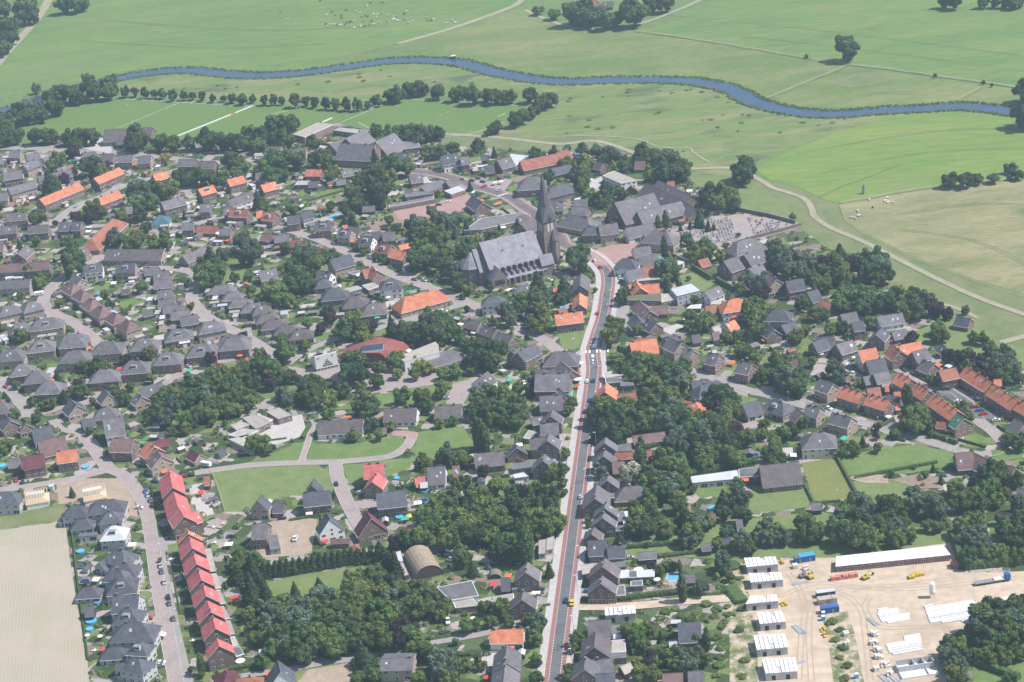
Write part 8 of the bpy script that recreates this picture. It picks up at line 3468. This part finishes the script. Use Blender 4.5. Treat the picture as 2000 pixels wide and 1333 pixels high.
def inpool(pts, lab):
    P = [at(a, b, 0) for a, b in pts]; C = sum(P, Vector()) / 4; root = link('swimming_pool', None, None, C); tag(root, lab, 'pool'); q = [(p.x - C.x, p.y - C.y) for p in P]
    ar = sum(q[i][0] * q[(i + 1) % 4][1] - q[(i + 1) % 4][0] * q[i][1] for i in range(4))
    if ar < 0: q.reverse()
    mb = MB(); mb.prism([(x * 1.25, y * 1.4) for x, y in q], 0, 0.14); link('surround', mb.mesh('surround', 'conc'), root); mb = MB(); mb.prism(q, 0.14, 0.17); link('water', mb.mesh('water', 'pool'), root)
    mark_poly([(p.x, p.y) for p in P], 2, 2)
inpool([(636, 427), (655, 419), (664, 421), (648, 430)], 'rectangular swimming pool with pale surround on a lawn'); inpool([(1305, 1122), (1327, 1120), (1326, 1133), (1303, 1135)], 'rectangular pool with clear cover between garden hedges')
TBL = []
for m_, nm in (('white', 'white'), ('timber', 'pale wooden'), ('lead', 'grey')):
    mb = MB(); mb.cyl(0, 0, 0.68, 0.74, 0.75, n=8); mb.cyl(0, 0, 0, 0.68, 0.06, n=5); a = mb.mesh('table_top', m_)
    mb = MB(); mb.box(-0.25, -0.25, 0.4, 0.25, 0.25, 0.46); mb.box(-0.25, 0.2, 0.46, 0.25, 0.26, 0.95)
    for x_ in (-0.22, 0.22):
        for y_ in (-0.22, 0.22): mb.bar((x_, y_, 0), (x_, y_, 0.4), 0.025)
    TBL.append((a, mb.mesh('chair', m_), nm))
TARP = {}
nf = 0
for _ in range(9000):
    if nf >= 200: break
    x = R.uniform(rx0, rx1); y = R.uniform(ry0, ry1); dh, rz = near_house(x, y)
    if dh > 16 or not inpoly(x, y, VW) or not free(x, y, 1.6, (0, 7, 8)): continue
    hx, hy = proj((x, y, 0))
    if not (-20 < hx < 2020 and -10 < hy < 1350): continue
    if nf % 2:
        a, b, nm = TBL[int(R.random() * 3)]; root = link('garden_table', None, None, (x, y, 0.06), rz); root['category'] = 'table'; root['group'] = 'garden tables on the patios'
        link('table_top', a, root)
        for q in range(4): t = q * 1.5708 + R.uniform(-.2, .2); link('seat', b, root, (1.15 * math.cos(t), 1.15 * math.sin(t), 0), t - 1.5708)
        describe(root, nm + ' round garden table with four chairs')
    else:
        m_, nm = R.choice([('awn_w', 'cream'), ('awn_w', 'cream'), ('awn_o', 'orange'), ('awn_w', 'cream'), ('H', 'pale grey'), ('awn_g', 'green'), ('awn_b', 'blue'), ('awn_r', 'red'), ('K', 'grey')])
        if m_ not in TARP:
            mb = MB(); mb.xsec([(-1.5, 2.0), (1.5, 2.35), (1.5, 2.42), (-1.5, 2.07)], -1.9, 1.9); c_ = mb.mesh('canopy', m_); mb = MB(); mb.bar((0, 0, 0), (0, 0, 2.05), 0.05)
            TARP[m_] = (c_, mb.mesh('post', 'white'))
        root = link('garden_canopy', None, None, (x, y, 0.05), rz + R.choice([0, math.pi / 2, math.pi])); root['category'] = 'canopy'; root['group'] = 'canopies and awnings behind the houses'
        link('canopy', TARP[m_][0], root); [link('post', TARP[m_][1], root, (u_, v_, 0)) for u_ in (-1.8, 1.8) for v_ in (-1.4, 1.4)]; describe(root, nm + ' sun canopy on posts')
    mark_poly(rect((x, y), 1.6, 1.6, rz), 5); nf += 1
# shrubs and small growth: thousands of small leafy clumps, nobody could count them
def shrub_mass(name, pts, leaf, label):
    V = []; Fc = []
    for (x, y, r, h) in pts:
        n = int(14 + 26 * min(1, r)); 
        for i in range(n):
            a = R.uniform(0, 6.283); e = R.uniform(0.0, 1.45); rr = r * R.uniform(0.75, 1.1)
            d = Vector((math.cos(a) * math.cos(e), math.sin(a) * math.cos(e), math.sin(e))); p = Vector((x, y, 0.05)) + Vector((d.x * rr, d.y * rr, d.z * h * R.uniform(.8, 1.1)))
            s = R.uniform(0.28, 0.5) * max(0.6, min(1.2, r)); nr = (d + Vector((R.gauss(0, .4), R.gauss(0, .4), R.gauss(0, .4)))).normalized(); u = nr.orthogonal().normalized(); w = nr.cross(u); k = len(V); ph = R.uniform(0, 6.28)
            for q in range(4):
                t = ph + q * 1.5708; V.append(tuple(p + (u * math.cos(t) + w * math.sin(t)) * s * R.uniform(.7, 1.3)))
            Fc.append((k, k + 1, k + 2, k + 3))
    o = link(name, me(name, V, Fc, leaf)); o['kind'] = 'stuff'; o['label'] = label; o['category'] = 'shrubs'
SP = {'leaf_o': [], 'leaf_m': [], 'leaf_l': [], 'leaf_b': [], 'leaf_k': [], 'leaf_c': []}
tries = 0; cnt = 0
while cnt < 3000 and tries < 60000:
    tries += 1; x = R.uniform(rx0, rx1); y = R.uniform(ry0, ry1)
    if not inpoly(x, y, VW): continue
    oc = occ_at(x, y)
    if oc not in (0, 6, 7, 8): continue
    if oc in (7, 8) and R.random() < 0.72: continue
    if not free(x, y, 1, (0, 6, 7, 8)): continue
    hx, hy = proj((x, y, 0))
    if not (-20 < hx < 2020 and -10 < hy < 1370): continue
    r = R.uniform(0.5, 1.6) if R.random() < 0.8 else R.uniform(1.4, 2.4); h = r * R.uniform(0.9, 1.6)
    SP[R.choices(list(SP), [3, 5, 5, 2, 0.5, 1.4])[0]].append((x, y, r, h)); cnt += 1
for k, (lf, p) in enumerate(SP.items()): shrub_mass('garden_shrubbery', p, lf, {'leaf_o': 'dark green', 'leaf_m': 'mid-green', 'leaf_l': 'light green', 'leaf_b': 'blue-grey', 'leaf_k': 'purple', 'leaf_c': 'very dark evergreen'}[lf] + ' shrubs and small growth scattered through the village gardens')
# rough growth along the river and the marsh
RB = []
for i in range(0, len(WR) - 1):
    for s in (-1, 1):
        for k in range(4):
            P = WR[i].lerp(WR[i + 1], R.random()); t = (WR[i + 1] - WR[i]).normalized(); d = s * R.uniform(7.4, 10.5); RB.append((P.x + t.y * d, P.y - t.x * d, R.uniform(0.6, 1.3), R.uniform(0.4, 1.1)))
shrub_mass('bank_vegetation', RB, 'leaf_m', 'rough green growth along both banks of the river')
MP = [(at(a, b).x, at(a, b).y) for a, b in [(260, 170), (560, 160), (800, 130), (1000, 165), (1330, 165), (1480, 220), (1620, 235), (1480, 300), (1380, 320), (1100, 275), (1080, 200), (900, 160), (600, 185)]]
mx0 = min(p[0] for p in MP); mx1 = max(p[0] for p in MP); my0 = min(p[1] for p in MP); my1 = max(p[1] for p in MP); TU = []
while len(TU) < 25:
    x = R.uniform(mx0, mx1); y = R.uniform(my0, my1)
    if inpoly(x, y, MP) and noise.noise(Vector((x * 0.02, y * 0.035, 3))) > 0.02 and min((Vector((x, y, 0)) - w).length for w in WR[::4]) > 18: TU.append((x, y, R.uniform(1.0, 2.6), R.uniform(0.25, 0.5)))
shrub_mass('marsh_tussocks', TU, 'leaf_l', 'rough tussocks in the marshy meadow by the river')

# small garden hedges placed along the plots
nh = 0
for _ in range(5000):
    if nh >= 150: break
    x = R.uniform(rx0, rx1); y = R.uniform(ry0, ry1); dh, rz = near_house(x, y)
    if dh > 30 or not inpoly(x, y, VW) or not free(x, y, 1.5, (0, 6, 7, 8)): continue
    hx, hy = proj((x, y, 0))
    if not (-20 < hx < 2020 and -10 < hy < 1350): continue
    rz += R.choice([0, math.pi / 2]); L = R.uniform(5, 13); e = L / 2
    ok = all(occ_at(x + math.cos(rz) * t, y + math.sin(rz) * t) in (0, 6, 7, 8) for t in np.linspace(-e, e, 9))
    if not ok: continue
    hedge(Vector((x, y, 0)), L, R.uniform(0.7, 1.2), R.uniform(1.0, 1.9), rz); nh += 1
    mark_poly(rect((x, y), e, 0.8, rz), 2)

# ------------------------------------------------------------------ summer haze
hz_ = MB(); hz_.box(-3300, -1600, -1.5, 3300, 5300, 492)
ho = link('haze', hz_.mesh('haze', []), None); ho.data.materials.clear()
hm = bpy.data.materials.new('summer_haze'); hm.use_nodes = True; hn = hm.node_tree; hn.nodes.clear(); out_ = hn.nodes.new('ShaderNodeOutputMaterial'); pv = hn.nodes.new('ShaderNodeVolumePrincipled')
pv.inputs['Color'].default_value = (0.60, 0.76, 1.0, 1); pv.inputs['Density'].default_value = 0.000105; pv.inputs['Anisotropy'].default_value = 0.2
hn.links.new(pv.outputs[0], out_.inputs['Volume']); ho.data.materials.append(hm); ho['kind'] = 'stuff'; ho['label'] = 'thin bluish summer haze over the whole landscape'
finish_labels()
